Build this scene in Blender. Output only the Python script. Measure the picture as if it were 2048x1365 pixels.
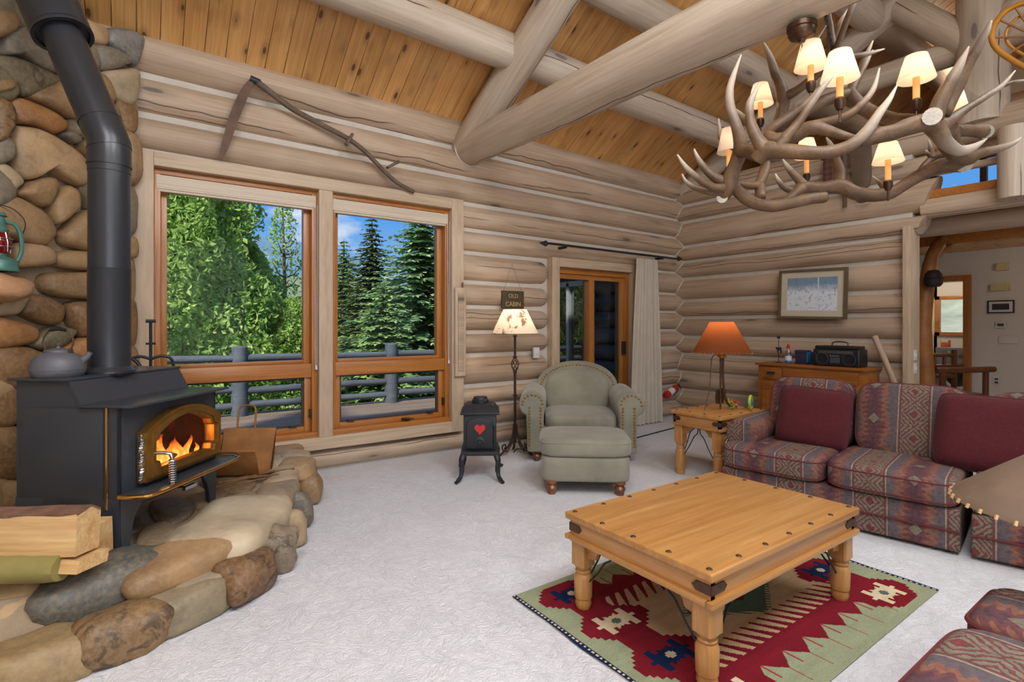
import bpy, bmesh, math, random
from mathutils import Vector, Matrix, noise as mnoise
R = random.Random(7)
S = bpy.context.scene
C = S.collection
for o in list(bpy.data.objects): bpy.data.objects.remove(o)

# ------------------------------------------------------------------ camera
# room axes: X runs along the window wall, Y runs towards the window wall, Z up; the camera stands at the origin, 1.35 m high
FPX, CX, HY, CAMH = 1051.0, 1024.0, 651.0, 1.35
YAW = math.atan2(1486.0, 1051.0)
FW = Vector((math.cos(YAW), math.sin(YAW), 0)); RT = Vector((math.sin(YAW), -math.cos(YAW), 0))
cam_d = bpy.data.cameras.new('camera'); cam = bpy.data.objects.new('camera', cam_d); C.objects.link(cam)
cam.location = (0, 0, CAMH)
cam.rotation_euler = (math.pi/2, 0, YAW - math.pi/2)
cam_d.sensor_width = 36; cam_d.lens = 36*FPX/2048
cam_d.shift_y = -(682.5 - HY)/2048
cam_d.clip_start = 0.05; cam_d.clip_end = 2000
S.camera = cam
S.view_settings.view_transform = 'Standard'
S.view_settings.look = 'None'
S.view_settings.gamma = 1
S.view_settings.use_curve_mapping = False
S.view_settings.exposure = 0.0
S.cycles.max_bounces = 6; S.cycles.diffuse_bounces = 3; S.cycles.glossy_bounces = 2; S.cycles.use_adaptive_sampling = True; S.cycles.adaptive_threshold = 0.08; S.cycles.adaptive_min_samples = 12; S.cycles.transparent_max_bounces = 12
S.cycles.caustics_reflective = False; S.cycles.caustics_refractive = False
S.cycles.sample_clamp_indirect = 4.0

# ------------------------------------------------------------------ sky
def lin(c):
    c = c/255.0
    return c/12.92 if c <= 0.04045 else ((c+0.055)/1.055)**2.4
def rgb(r, g, b, a=1.0): return (lin(r), lin(g), lin(b), a)

W = bpy.data.worlds.new('sky'); S.world = W; W.use_nodes = True
nt = W.node_tree; nt.nodes.clear()
def N(nt, t, **kw):
    n = nt.nodes.new(t)
    for k, v in kw.items():
        if k == 'ins':
            for kk, vv in v.items():
                if isinstance(vv, bpy.types.NodeSocket): nt.links.new(vv, n.inputs[kk])
                else: n.inputs[kk].default_value = vv
        else: setattr(n, k, v)
    return n
tc = N(nt, 'ShaderNodeTexCoord')
sep = N(nt, 'ShaderNodeSeparateXYZ', ins={0: tc.outputs['Generated']})
mr = N(nt, 'ShaderNodeMapRange', ins={0: sep.outputs['Z'], 1: 0.0, 2: 0.55})
rampw = N(nt, 'ShaderNodeValToRGB', ins={0: mr.outputs[0]})
rampw.color_ramp.elements[0].color = rgb(176, 208, 242); rampw.color_ramp.elements[1].color = rgb(62, 132, 222)
e = rampw.color_ramp.elements.new(0.35); e.color = rgb(96, 164, 238)
mp = N(nt, 'ShaderNodeMapping', ins={0: tc.outputs['Generated'], 'Scale': (4.0, 4.0, 9.0), 'Location': (0.35, 0.2, 0.1)})
cl = N(nt, 'ShaderNodeTexNoise', ins={'Vector': mp.outputs[0], 'Scale': 1.3, 'Detail': 7.0, 'Roughness': 0.55})
cm = N(nt, 'ShaderNodeMapRange', ins={0: cl.outputs[0], 1: 0.50, 2: 0.66})
mixw = N(nt, 'ShaderNodeMix', data_type='RGBA', ins={0: cm.outputs[0], 6: rampw.outputs[0], 7: rgb(240, 245, 252)})
bg = N(nt, 'ShaderNodeBackground', ins={0: mixw.outputs[2], 1: 1.0})
N(nt, 'ShaderNodeOutputWorld', ins={0: bg.outputs[0]})

# ------------------------------------------------------------------ sun and added fill lamps
def sun(name, rot, e, col, ang=0.02):
    d = bpy.data.lights.new(name, 'SUN'); d.energy = e; d.color = col; d.angle = ang
    o = bpy.data.objects.new(name, d); o.rotation_euler = rot; C.objects.link(o)
sun('sun', Vector((0.56, 0.48, -0.66)).to_track_quat('-Z', 'Y').to_euler(), 6.0, (1.0, 0.95, 0.86), 0.05)
def area(name, loc, rot, sx, sy, e, col):
    d = bpy.data.lights.new(name, 'AREA'); d.shape = 'RECTANGLE'; d.size = sx; d.size_y = sy; d.energy = e; d.color = col
    o = bpy.data.objects.new(name, d); o.location = loc; o.rotation_euler = rot; C.objects.link(o)
    return o
# unseen fill lamps added behind the camera to brighten the room 
FILL = (0.93, 0.96, 1.0)
area('added_fill_front', (0.2, -1.85, 1.75), (math.radians(90), 0, 0), 3.2, 2.5, 70, FILL)
area('added_fill_front_right', (4.3, -1.85, 1.75), (math.radians(90), 0, 0), 2.6, 2.3, 12, FILL)
# row of overhead fill lamps, added under the roof to brighten the carpet
for k, x in enumerate((-0.6, 1.6, 4.4)):
    area('added_fill_roof', (x, -0.35, 4.36), (math.radians(31.6), 0, 0), 1.5, 1.7, (112, 112, 62)[k], FILL)

# ------------------------------------------------------------------ geometry helpers
def ray(px, py): return FW + RT*((px-CX)/FPX) + Vector((0, 0, 1))*((HY-py)/FPX)
O0 = Vector((0, 0, CAMH))
def at_d(px, py, d): return O0 + ray(px, py)*d
def at_z(px, py, z):
    r = ray(px, py); return O0 + r*((z-CAMH)/r.z)
def at_y(px, py, y):
    r = ray(px, py); return O0 + r*(y/r.y)
def at_x(px, py, x):
    r = ray(px, py); return O0 + r*(x/r.x)
def at_pl(px, py, p, n):
    r = ray(px, py); return O0 + r*((p-O0).dot(n)/r.dot(n))

def cr(pts, n=6, closed=False):
    """Catmull-Rom through points (Vectors or tuples of floats)."""
    P = [Vector(p) for p in pts]; out = []; m = len(P)
    rng = range(m if closed else m-1)
    for i in rng:
        if closed: a, b, c, d = P[(i-1) % m], P[i], P[(i+1) % m], P[(i+2) % m]
        else: a, b, c, d = P[max(i-1, 0)], P[i], P[i+1], P[min(i+2, m-1)]
        for k in range(n):
            t = k/n
            out.append(0.5*((2*b)+(c-a)*t+(2*a-5*b+4*c-d)*t*t+(3*b-a-3*c+d)*t**3))
    if not closed: out.append(P[-1])
    return out

class MB:
    def __init__(s): s.v = []; s.f = []; s.m = []; s.cm = 0
    def mat(s, i): s.cm = i; return s
    def add(s, vs, fs):
        o = len(s.v); s.v += [tuple(v) for v in vs]
        for f in fs: s.f.append(tuple(i+o for i in f)); s.m.append(s.cm)
        return s
    def box(s, c, d, M=None):
        hx, hy, hz = d[0]/2, d[1]/2, d[2]/2
        vs = [Vector((x*hx, y*hy, z*hz)) for z in (-1, 1) for y in (-1, 1) for x in (-1, 1)]
        if M is not None: vs = [M @ v for v in vs]
        c = Vector(c)
        return s.add([v+c for v in vs], [(0, 2, 3, 1), (4, 5, 7, 6), (0, 1, 5, 4), (2, 6, 7, 3), (0, 4, 6, 2), (1, 3, 7, 5)])
    def span(s, a, b):
        a, b = Vector(a), Vector(b); return s.box((a+b)/2, (b-a))
    def bar(s, a, b, w, t, up=(0, 0, 1)):
        a, b = Vector(a), Vector(b); x = (b-a).normalized(); y = Vector(up).cross(x)
        if y.length < 1e-4: y = Vector((0, 1, 0)).cross(x)
        y.normalize(); z = x.cross(y)
        return s.box((a+b)/2, ((b-a).length, w, t), Matrix((x, y, z)).transposed())
    def tube(s, pts, rad, n=10, cap=True, flat=1.0):
        P = [Vector(p) for p in pts]; m = len(P)
        if not hasattr(rad, '__len__'): rad = [rad]*m
        T = [(P[min(i+1, m-1)]-P[max(i-1, 0)]).normalized() for i in range(m)]
        up = Vector((0, 0, 1)) if abs(T[0].z) < 0.9 else Vector((1, 0, 0))
        x = T[0].cross(up).normalized(); vs = []; fs = []
        for i in range(m):
            x = (x - T[i]*x.dot(T[i])).normalized(); y = T[i].cross(x)
            for k in range(n):
                a = 2*math.pi*k/n
                vs.append(P[i] + (x*math.cos(a)+y*math.sin(a)*flat)*rad[i])
        for i in range(m-1):
            for k in range(n):
                fs.append((i*n+k, i*n+(k+1) % n, (i+1)*n+(k+1) % n, (i+1)*n+k))
        if cap: fs.append(tuple(range(n-1, -1, -1))); fs.append(tuple((m-1)*n+k for k in range(n)))
        return s.add(vs, fs)
    def lathe(s, prof, n=24, c=(0, 0, 0), M=None, cap=True):
        c = Vector(c); vs = []; fs = []; m = len(prof)
        for r, z in prof:
            for k in range(n):
                a = 2*math.pi*k/n; v = Vector((r*math.cos(a), r*math.sin(a), z))
                vs.append((M @ v if M is not None else v)+c)
        for i in range(m-1):
            for k in range(n): fs.append((i*n+k, i*n+(k+1) % n, (i+1)*n+(k+1) % n, (i+1)*n+k))
        if cap:
            if prof[0][0] > 1e-4: fs.append(tuple(range(n-1, -1, -1)))
            if prof[-1][0] > 1e-4: fs.append(tuple((m-1)*n+k for k in range(n)))
        return s.add(vs, fs)
    def prism(s, poly, a, b, fn=None):
        """poly: 2-D points; fn(u, v, w) -> 3-D point; w runs a..b"""
        if fn is None: fn = lambda u, v, w: (u, v, w)
        n = len(poly)
        vs = [fn(p[0], p[1], a) for p in poly]+[fn(p[0], p[1], b) for p in poly]
        fs = [tuple(range(n-1, -1, -1)), tuple(range(n, 2*n))]+[(i, (i+1) % n, n+(i+1) % n, n+i) for i in range(n)]
        return s.add(vs, fs)
    def ball(s, c, r, n=12, m=8, M=None):
        c = Vector(c); r = r if hasattr(r, '__len__') else (r, r, r); vs = []; fs = []
        for i in range(m+1):
            p = math.pi*i/m
            for k in range(n):
                a = 2*math.pi*k/n
                v = Vector((r[0]*math.sin(p)*math.cos(a), r[1]*math.sin(p)*math.sin(a), r[2]*math.cos(p)))
                vs.append((M @ v if M is not None else v)+c)
        for i in range(m):
            for k in range(n): fs.append((i*n+k, (i+1)*n+k, (i+1)*n+(k+1) % n, i*n+(k+1) % n))
        return s.add(vs, fs)
    def grid(s, nu, nv, fn, closed=False):
        vs = [fn(i/nu, j/nv) for j in range(nv+1) for i in range(nu+1)]
        fs = [(j*(nu+1)+i, j*(nu+1)+i+1, (j+1)*(nu+1)+i+1, (j+1)*(nu+1)+i) for j in range(nv) for i in range(nu)]
        return s.add(vs, fs)
    def mesh(s, name, mats, bev=0, seg=2, smooth=40, sub=0):
        me = bpy.data.meshes.new(name); me.from_pydata(s.v, [], s.f)
        bm = bmesh.new(); bm.from_mesh(me)
        if len(bm.faces) == len(s.m):
            bm.faces.ensure_lookup_table()
            for i, f in enumerate(bm.faces): f.material_index = s.m[i]
        bmesh.ops.remove_doubles(bm, verts=bm.verts, dist=1e-5)
        bmesh.ops.recalc_face_normals(bm, faces=bm.faces)
        if bev:
            ed = [e for e in bm.edges if len(e.link_faces) == 2 and e.calc_face_angle(0) > 0.6]
            bmesh.ops.bevel(bm, geom=ed, offset=bev, segments=seg, affect='EDGES', clamp_overlap=True, profile=0.6)
        if sub:
            for _ in range(sub):
                bmesh.ops.subdivide_edges(bm, edges=bm.edges, cuts=1, use_grid_fill=True, smooth=0.0)
        bm.to_mesh(me); bm.free()
        if smooth:
            me.shade_smooth()
            me.set_sharp_from_angle(angle=math.radians(smooth))
        for m in (mats if isinstance(mats, (list, tuple)) else [mats]): me.materials.append(m)
        return me
    def build(s, name, mats, parent=None, loc=(0, 0, 0), rot=(0, 0, 0), **kw):
        return put(name, s.mesh(name, mats, **kw), parent, loc, rot)

def put(name, me, parent=None, loc=(0, 0, 0), rot=(0, 0, 0), color=None):
    o = bpy.data.objects.new(name, me); C.objects.link(o); o.location = loc; o.rotation_euler = rot
    if parent is not None: o.parent = parent
    if color: o.color = color
    return o
def tag(o, label=None, cat=None, group=None, kind=None):
    if label: o['label'] = label
    if cat: o['category'] = cat
    if group: o['group'] = group
    if kind: o['kind'] = kind
    return o
def thing(name, label, cat, loc=(0, 0, 0), rz=0.0, group=None, kind=None):
    o = bpy.data.objects.new(name, None); C.objects.link(o); o.location = loc; o.rotation_euler = (0, 0, rz)
    o.empty_display_size = 0.1
    return tag(o, label, cat, group, kind)
def struct(name, label=None):
    o = bpy.data.objects.new(name, None); C.objects.link(o); o.empty_display_size = 0.1
    return tag(o, label, None, None, 'structure')
def frame_x(p0, p1, up=(0, 0, 1)):
    x = (Vector(p1)-Vector(p0)).normalized(); y = Vector(up).cross(x)
    if y.length < 1e-3: y = Vector((0, 1, 0)).cross(x)
    y.normalize(); z = x.cross(y)
    return Matrix((x, y, z)).transposed()

def log(name, p0, p1, r0, r1, m, parent=None, ry=1.0, n=18, jit=0.03, seed=None, cap=True):
    """peeled log from p0 to p1: local X is its axis; ry scales the local Y radius"""
    p0, p1 = Vector(p0), Vector(p1); L = (p1-p0).length
    rr = random.Random(seed if seed is not None else R.random()); k = max(3, int(L/0.22))
    off = Vector((rr.uniform(0, 90), rr.uniform(0, 90), 0)); vs = []; fs = []
    for i in range(k+1):
        t = i/k; r = r0+(r1-r0)*t
        wob = Vector((0, mnoise.noise(off+Vector((t*L*0.7, 0, 0)))*0.012, mnoise.noise(off+Vector((t*L*0.7, 9, 0)))*0.012))
        for q in range(n):
            a = 2*math.pi*q/n
            j = 1+jit*mnoise.noise(off+Vector((t*L*1.3, math.cos(a)*1.2, math.sin(a)*1.2)))
            vs.append(Vector((t*L, math.cos(a)*r*ry*j, math.sin(a)*r*j))+wob)
    for i in range(k):
        for q in range(n): fs.append((i*n+q, i*n+(q+1) % n, (i+1)*n+(q+1) % n, (i+1)*n+q))
    if cap: fs.append(tuple(range(n-1, -1, -1))); fs.append(tuple(k*n+q for q in range(n)))
    b = MB(); b.add(vs, fs); me = b.mesh(name, m, smooth=50)
    o = put(name, me, parent)
    o.matrix_local = Matrix.Translation(p0) @ frame_x(p0, p1).to_4x4()
    return o

# ------------------------------------------------------------------ materials
MATS = {}
def newmat(name):
    m = bpy.data.materials.new(name); m.use_nodes = True; nt = m.node_tree; nt.nodes.clear()
    b = N(nt, 'ShaderNodeBsdfPrincipled'); o = N(nt, 'ShaderNodeOutputMaterial', ins={0: b.outputs[0]})
    MATS[name] = m
    return m, nt, b
def mathn(nt, op, a, b=None, c=None, clamp=False):
    n = N(nt, 'ShaderNodeMath', operation=op, use_clamp=clamp); i = 0
    for x in (a, b, c):
        if x is not None:
            if isinstance(x, bpy.types.NodeSocket): nt.links.new(x, n.inputs[i])
            else: n.inputs[i].default_value = x
        i += 1
    return n.outputs[0]
def mixc(nt, f, a, b, mode='MIX'):
    n = N(nt, 'ShaderNodeMix', data_type='RGBA', blend_type=mode)
    for k, x in ((0, f), (6, a), (7, b)):
        if isinstance(x, bpy.types.NodeSocket): nt.links.new(x, n.inputs[k])
        else: n.inputs[k].default_value = x
    return n.outputs[2]
def rng(nt, x, a, b, c=0.0, d=1.0, t='LINEAR'):
    return N(nt, 'ShaderNodeMapRange', interpolation_type=t, ins={0: x, 1: a, 2: b, 3: c, 4: d}).outputs[0]
def coords(nt, scale=(1, 1, 1), rand=True):
    t = N(nt, 'ShaderNodeTexCoord'); v = t.outputs['Object']
    if rand:
        oi = N(nt, 'ShaderNodeObjectInfo')
        r = mathn(nt, 'MULTIPLY', oi.outputs['Random'], 57.0)
        cb = N(nt, 'ShaderNodeCombineXYZ', ins={0: r, 1: r, 2: r})
        v = N(nt, 'ShaderNodeVectorMath', operation='ADD', ins={0: v, 1: cb.outputs[0]}).outputs[0]
    return N(nt, 'ShaderNodeVectorMath', operation='MULTIPLY', ins={0: v, 1: scale}).outputs[0]
def noise(nt, v, scale, detail=4, rough=0.55, dist=0.0):
    return N(nt, 'ShaderNodeTexNoise', ins={'Vector': v, 'Scale': scale, 'Detail': detail, 'Roughness': rough, 'Distortion': dist}).outputs[0]
def bump(nt, b, h, s, d=0.01):
    n = N(nt, 'ShaderNodeBump', ins={'Strength': s, 'Distance': d, 'Height': h}); nt.links.new(n.outputs[0], b.inputs['Normal'])
def flat(name, col, rough=0.5, metal=0.0, var=0.0, vs=8.0, bmp=0.0, bs=40.0, emit=0.0, ecol=None, spec=0.5, sheen=0.0, coat=0.0):
    m, nt, b = newmat(name); b.inputs['Roughness'].default_value = rough; b.inputs['Metallic'].default_value = metal
    b.inputs['Specular IOR Level'].default_value = spec
    if sheen: b.inputs['Sheen Weight'].default_value = sheen; b.inputs['Sheen Roughness'].default_value = 0.5
    if coat: b.inputs['Coat Weight'].default_value = coat; b.inputs['Coat Roughness'].default_value = 0.15
    b.inputs['Base Color'].default_value = col
    if var:
        v = coords(nt); n1 = noise(nt, v, vs, 5)
        f = rng(nt, n1, 0.3, 0.7, 1-var, 1+var)
        cc = N(nt, 'ShaderNodeVectorMath', operation='SCALE', ins={0: col[:3], 'Scale': f})
        nt.links.new(cc.outputs[0], b.inputs['Base Color'])
    if bmp:
        v = coords(nt); bump(nt, b, noise(nt, v, bs, 4), bmp)
    if emit:
        b.inputs['Emission Color'].default_value = ecol or col; b.inputs['Emission Strength'].default_value = emit
    return m
def wood(name, c1, c2, grain=(1.2, 22, 22), rough=0.45, knots=0.0, kc=(0.05, 0.02, 0.008, 1), kscale=(1.6, 7, 7), rvar=0.12, cracks=0.0, cc=(0.03, 0.02, 0.015, 1), bmp=0.15, coat=0.0, patch=None):
    """grain along local X"""
    m, nt, b = newmat(name); b.inputs['Roughness'].default_value = rough
    if coat: b.inputs['Coat Weight'].default_value = coat; b.inputs['Coat Roughness'].default_value = 0.2
    v = coords(nt, grain)
    n1 = noise(nt, v, 1.0, 3, 0.62, 0.6)
    v3 = coords(nt, (grain[0]*2.2, grain[1]*4.5, grain[2]*4.5)); n3 = noise(nt, v3, 1.0, 2, 0.6)
    f = rng(nt, n1, 0.3, 0.7)
    col = mixc(nt, f, c1, c2)
    f3 = rng(nt, n3, 0.35, 0.7, 0.86, 1.08)
    oi = N(nt, 'ShaderNodeObjectInfo')
    fr = rng(nt, oi.outputs['Random'], 0, 1, 1-rvar, 1+rvar)
    k = mathn(nt, 'MULTIPLY', f3, fr)
    col = N(nt, 'ShaderNodeVectorMath', operation='SCALE', ins={0: col, 'Scale': k}).outputs[0]
    if patch:
        vp = coords(nt, (1.1, 3.5, 3.5)); np_ = noise(nt, vp, 1.0, 2, 0.6)
        col = mixc(nt, rng(nt, np_, 0.52, 0.72, 0, 0.7), col, patch)
    if knots:
        vk = coords(nt, kscale)
        vo = N(nt, 'ShaderNodeTexVoronoi', feature='F1', ins={'Vector': vk, 'Scale': 1.0, 'Randomness': 1.0})
        gate = N(nt, 'ShaderNodeSeparateColor', ins={0: vo.outputs['Color']})
        g = mathn(nt, 'LESS_THAN', gate.outputs[0], knots)
        kk = mathn(nt, 'MULTIPLY', rng(nt, vo.outputs['Distance'], 0.10, 0.17, 1, 0, 'SMOOTHSTEP'), g)
        halo = mathn(nt, 'MULTIPLY', rng(nt, vo.outputs['Distance'], 0.1, 0.4, 0.35, 0, 'SMOOTHSTEP'), g)
        kn = mathn(nt, 'MAXIMUM', mathn(nt, 'MULTIPLY', kk, 0.85), halo)
        col = mixc(nt, kn, col, kc)
    if cracks:
        t = N(nt, 'ShaderNodeTexCoord'); sp = N(nt, 'ShaderNodeSeparateXYZ', ins={0: t.outputs['Object']})
        an = mathn(nt, 'ARCTAN2', sp.outputs[2], sp.outputs[1])
        vx = coords(nt, (0.9, 0.0, 0.0)); nx = noise(nt, vx, 1.0, 3, 0.6)
        cr1 = None
        for q, (fa, th) in enumerate(((1.0, 0.9991), (2.0, 0.9980))):
            a2 = mathn(nt, 'ADD', mathn(nt, 'MULTIPLY', an, fa), mathn(nt, 'MULTIPLY', nx, 1.6))
            a2 = mathn(nt, 'ADD', a2, mathn(nt, 'MULTIPLY', oi.outputs['Random'], 40.0*(q+1)))
            cs = mathn(nt, 'COSINE', a2)
            vg = coords(nt, (0.55+q*0.4, 0.0, 0.0)); ng = noise(nt, vg, 1.0, 1)
            w = rng(nt, ng, 0.44, 0.50)
            mk = mathn(nt, 'MULTIPLY', rng(nt, cs, th, th+0.0004, 0, 1), w)
            cr1 = mk if cr1 is None else mathn(nt, 'MAXIMUM', cr1, mk)
        col = mixc(nt, mathn(nt, 'MULTIPLY', cr1, cracks), col, cc)
    nt.links.new(col, b.inputs['Base Color'])
    if bmp: bump(nt, b, n3, bmp, 0.004)
    return m

M_log = wood('peeled_log', rgb(190, 165, 140), rgb(172, 146, 120), (0.7, 13, 13), 0.6, 0.34, rgb(92, 78, 68), (1.5, 6, 6), 0.06, 0.85, rgb(70, 55, 44), 0.2, patch=rgb(198, 176, 153))
M_beam = wood('peeled_beam', rgb(200, 183, 163), rgb(184, 164, 141), (0.7, 10, 10), 0.6, 0.30, rgb(108, 96, 88), (1.6, 5, 5), 0.04, 0.9, rgb(75, 52, 36), 0.25, patch=rgb(200, 184, 166))
M_chink = flat('chinking', rgb(198, 188, 174), 0.85, var=0.06, vs=6, bmp=0.3, bs=60)
M_casing = wood('casing_wood', rgb(200, 176, 148), rgb(188, 163, 134), (0.8, 9, 9), 0.55, rvar=0.04, bmp=0.08)
M_casing_z = wood('casing_wood_upright', rgb(200, 176, 148), rgb(188, 163, 134), (9, 9, 0.8), 0.55, rvar=0.04, bmp=0.08)
M_plank = wood('ceiling_pine', rgb(228, 176, 110), rgb(210, 152, 86), (0.8, 14, 14), 0.42, 0.8, rgb(66, 34, 16), (3.2, 8.5, 8.5), 0.12, coat=0.1)
M_orange = wood('varnished_fir', rgb(188, 122, 54), rgb(160, 96, 38), (1.0, 24, 24), 0.35, coat=0.2, rvar=0.05)
M_orange_z = wood('varnished_fir_upright', rgb(188, 122, 54), rgb(160, 96, 38), (24, 24, 1.0), 0.35, coat=0.2, rvar=0.05)
M_pine = wood('honey_pine', rgb(198, 146, 84), rgb(176, 120, 62), (0.9, 14, 14), 0.38, 0.10, rgb(90, 55, 22), (2.2, 8, 8), 0.05, coat=0.15)
M_pinez = wood('honey_pine_upright', rgb(198, 146, 84), rgb(176, 120, 62), (16, 16, 1.0), 0.38, 0.0, rvar=0.05, coat=0.15)
UPR = {M_casing.name: M_casing_z, M_orange.name: M_orange_z}
M_cab = wood('cabinet_pine', rgb(176, 108, 38), rgb(140, 80, 24), (14, 1.0, 14), 0.4, 0.0, rvar=0.05, coat=0.2)
M_greydeck = wood('weathered_deck', rgb(140, 122, 106), rgb(112, 95, 82), (0.8, 20, 20), 0.8, rvar=0.12)
M_rail = wood('grey_railing', rgb(92, 100, 108), rgb(70, 76, 84), (1, 14, 14), 0.7, 0.0, rvar=0.08)
M_wing = wood('grey_log', rgb(84, 86, 92), rgb(64, 66, 72), (0.8, 12, 12), 0.7, rvar=0.06)
M_iron = flat('black_iron', rgb(44, 45, 48), 0.5, 0.3, var=0.1, vs=20, bmp=0.08, bs=120)
M_steel = flat('stove_steel', rgb(54, 57, 62), 0.30, 0.0, var=0.05, vs=6)
M_pipe = flat('stovepipe_black', rgb(42, 44, 48), 0.32, 0.0, var=0.04, vs=5)
M_brass = flat('antique_brass', rgb(158, 118, 58), 0.36, 0.85, var=0.18, vs=14)
M_gold = flat('polished_brass', rgb(206, 160, 88), 0.22, 1.0)
M_chrome = flat('chrome_wire', rgb(190, 190, 190), 0.25, 1.0)
M_rust = flat('brown_iron', rgb(92, 66, 48), 0.5, 0.5, var=0.2, vs=30, bmp=0.1, bs=90)
M_darkiron = flat('forged_iron', rgb(66, 48, 38), 0.5, 0.5, var=0.15, vs=30)
M_white = flat('white_paint', rgb(214, 206, 196), 0.8, var=0.02, vs=2)
M_blindm = wood('blind_fabric', rgb(214, 198, 176), rgb(202, 184, 160), (0.5, 40, 40), 0.7, rvar=0.02, bmp=0.05)
M_plastic_w = flat('white_plastic', rgb(215, 212, 208), 0.4)
M_cream_p = flat('cream_plastic', rgb(206, 190, 140), 0.5)
M_plastic_k = flat('black_plastic', rgb(26, 27, 30), 0.35, bmp=0.03, bs=200)
M_plastic_g = flat('grey_plastic', rgb(70, 72, 76), 0.4)
M_grille = flat('speaker_grille', rgb(18, 18, 20), 0.7, bmp=0.4, bs=220)
def glassmat(name, tint, refl=0.05, rough=0.0):
    m, nt, b = newmat(name); nt.nodes.remove(b)
    out = [n for n in nt.nodes if n.type == 'OUTPUT_MATERIAL'][0]
    t = N(nt, 'ShaderNodeBsdfTransparent', ins={0: tint}); g = N(nt, 'ShaderNodeBsdfGlossy', ins={0: (1, 1, 1, 1), 'Roughness': rough})
    mx = N(nt, 'ShaderNodeMixShader', ins={0: refl, 1: t.outputs[0], 2: g.outputs[0]}); nt.links.new(mx.outputs[0], out.inputs[0])
    return m
M_glass = glassmat('window_glass', (0.97, 0.98, 0.98, 1), 0.004)
M_doorglass = glassmat('door_glass', (0.62, 0.65, 0.66, 1), 0.04)
M_wingglass = glassmat('wing_glass', (0.05, 0.06, 0.06, 1), 0.45)
M_stoveglass = glassmat('stove_glass', (0.9, 0.85, 0.8, 1), 0.05)

# carpet
m, nt, b = newmat('white_carpet'); b.inputs['Roughness'].default_value = 0.95; b.inputs['Specular IOR Level'].default_value = 0.1
v = coords(nt, rand=False); n1 = noise(nt, v, 2.2, 3); n2 = noise(nt, v, 160, 2)
wv = N(nt, 'ShaderNodeVectorMath', operation='ADD', ins={0: v, 1: N(nt, 'ShaderNodeTexNoise', ins={'Vector': v, 'Scale': 5.0}).outputs['Color']}).outputs[0]
n3 = noise(nt, wv, 13, 3, 0.6, 1.8)
cl_ = mixc(nt, rng(nt, n1, 0.3, 0.7), rgb(234, 233, 234), rgb(226, 225, 227))
cl_ = mixc(nt, rng(nt, n3, 0.40, 0.62, 0.0, 0.25), cl_, rgb(200, 198, 202))
cl_ = mixc(nt, rng(nt, n2, 0.3, 0.7, 0.22, 0.0), cl_, rgb(188, 186, 190))
nt.links.new(cl_, b.inputs['Base Color'])
hh = mathn(nt, 'ADD', mathn(nt, 'MULTIPLY', n3, 1.0), mathn(nt, 'MULTIPLY', n2, 0.35))
bump(nt, b, hh, 0.65, 0.02)
M_carpet = m

# river stones: tint comes from each stone's own colour
m, nt, b = newmat('river_stone'); b.inputs['Roughness'].default_value = 0.55
oi = N(nt, 'ShaderNodeObjectInfo'); v = coords(nt)
n1 = noise(nt, v, 3.5, 6, 0.6, 0.4); n2 = noise(nt, v, 9.0, 6, 0.68, 1.2); n3 = noise(nt, v, 45.0, 4)
c0 = N(nt, 'ShaderNodeVectorMath', operation='SCALE', ins={0: oi.outputs['Color'], 'Scale': rng(nt, n1, 0.3, 0.7, 0.62, 1.28)}).outputs[0]
c0 = mixc(nt, rng(nt, n3, 0.4, 0.7, 0, 0.25), c0, rgb(190, 165, 130))
dk = mathn(nt, 'MULTIPLY', rng(nt, n2, 0.52, 0.60, 0, 1), mathn(nt, 'SUBTRACT', 1.0, oi.outputs['Alpha']))
c0 = mixc(nt, mathn(nt, 'MULTIPLY', dk, 0.85), c0, rgb(48, 40, 34))
nt.links.new(c0, b.inputs['Base Color']); bump(nt, b, mathn(nt, 'ADD', n2, mathn(nt, 'MULTIPLY', n3, 0.4)), 0.3, 0.015)
M_stone = m
M_mortar = flat('mortar', rgb(150, 130, 104), 0.9, var=0.15, vs=9, bmp=0.6, bs=35)
# ------------------------------------------------------------------ the room
YW, XR = 5.02, 6.63            # chinking planes of the window wall and of the right wall
RIDGE_Y, PITCH = 1.53, 0.615
def eave_z(x): return 3.52-0.0125*x
def ceil_z(x, y): return eave_z(x)+(YW-y)*PITCH
def zf(z, x): return z if z < 1.35 else 1.35+(z-1.35)*(1.01-0.0065*x)

fl = MB().add([(-2.4, -2.1, 0), (12.6, -2.1, 0), (12.6, 5.2, 0), (-2.4, 5.2, 0)], [(0, 1, 2, 3)]).add([(-2.4, -2.1, -0.1), (12.6, -2.1, -0.1), (12.6, 5.2, -0.1), (-2.4, 5.2, -0.1)], [(3, 2, 1, 0)]).build('floor', M_carpet, smooth=0)
tag(fl, 'white sculpted wall-to-wall carpet', kind='structure')

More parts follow.
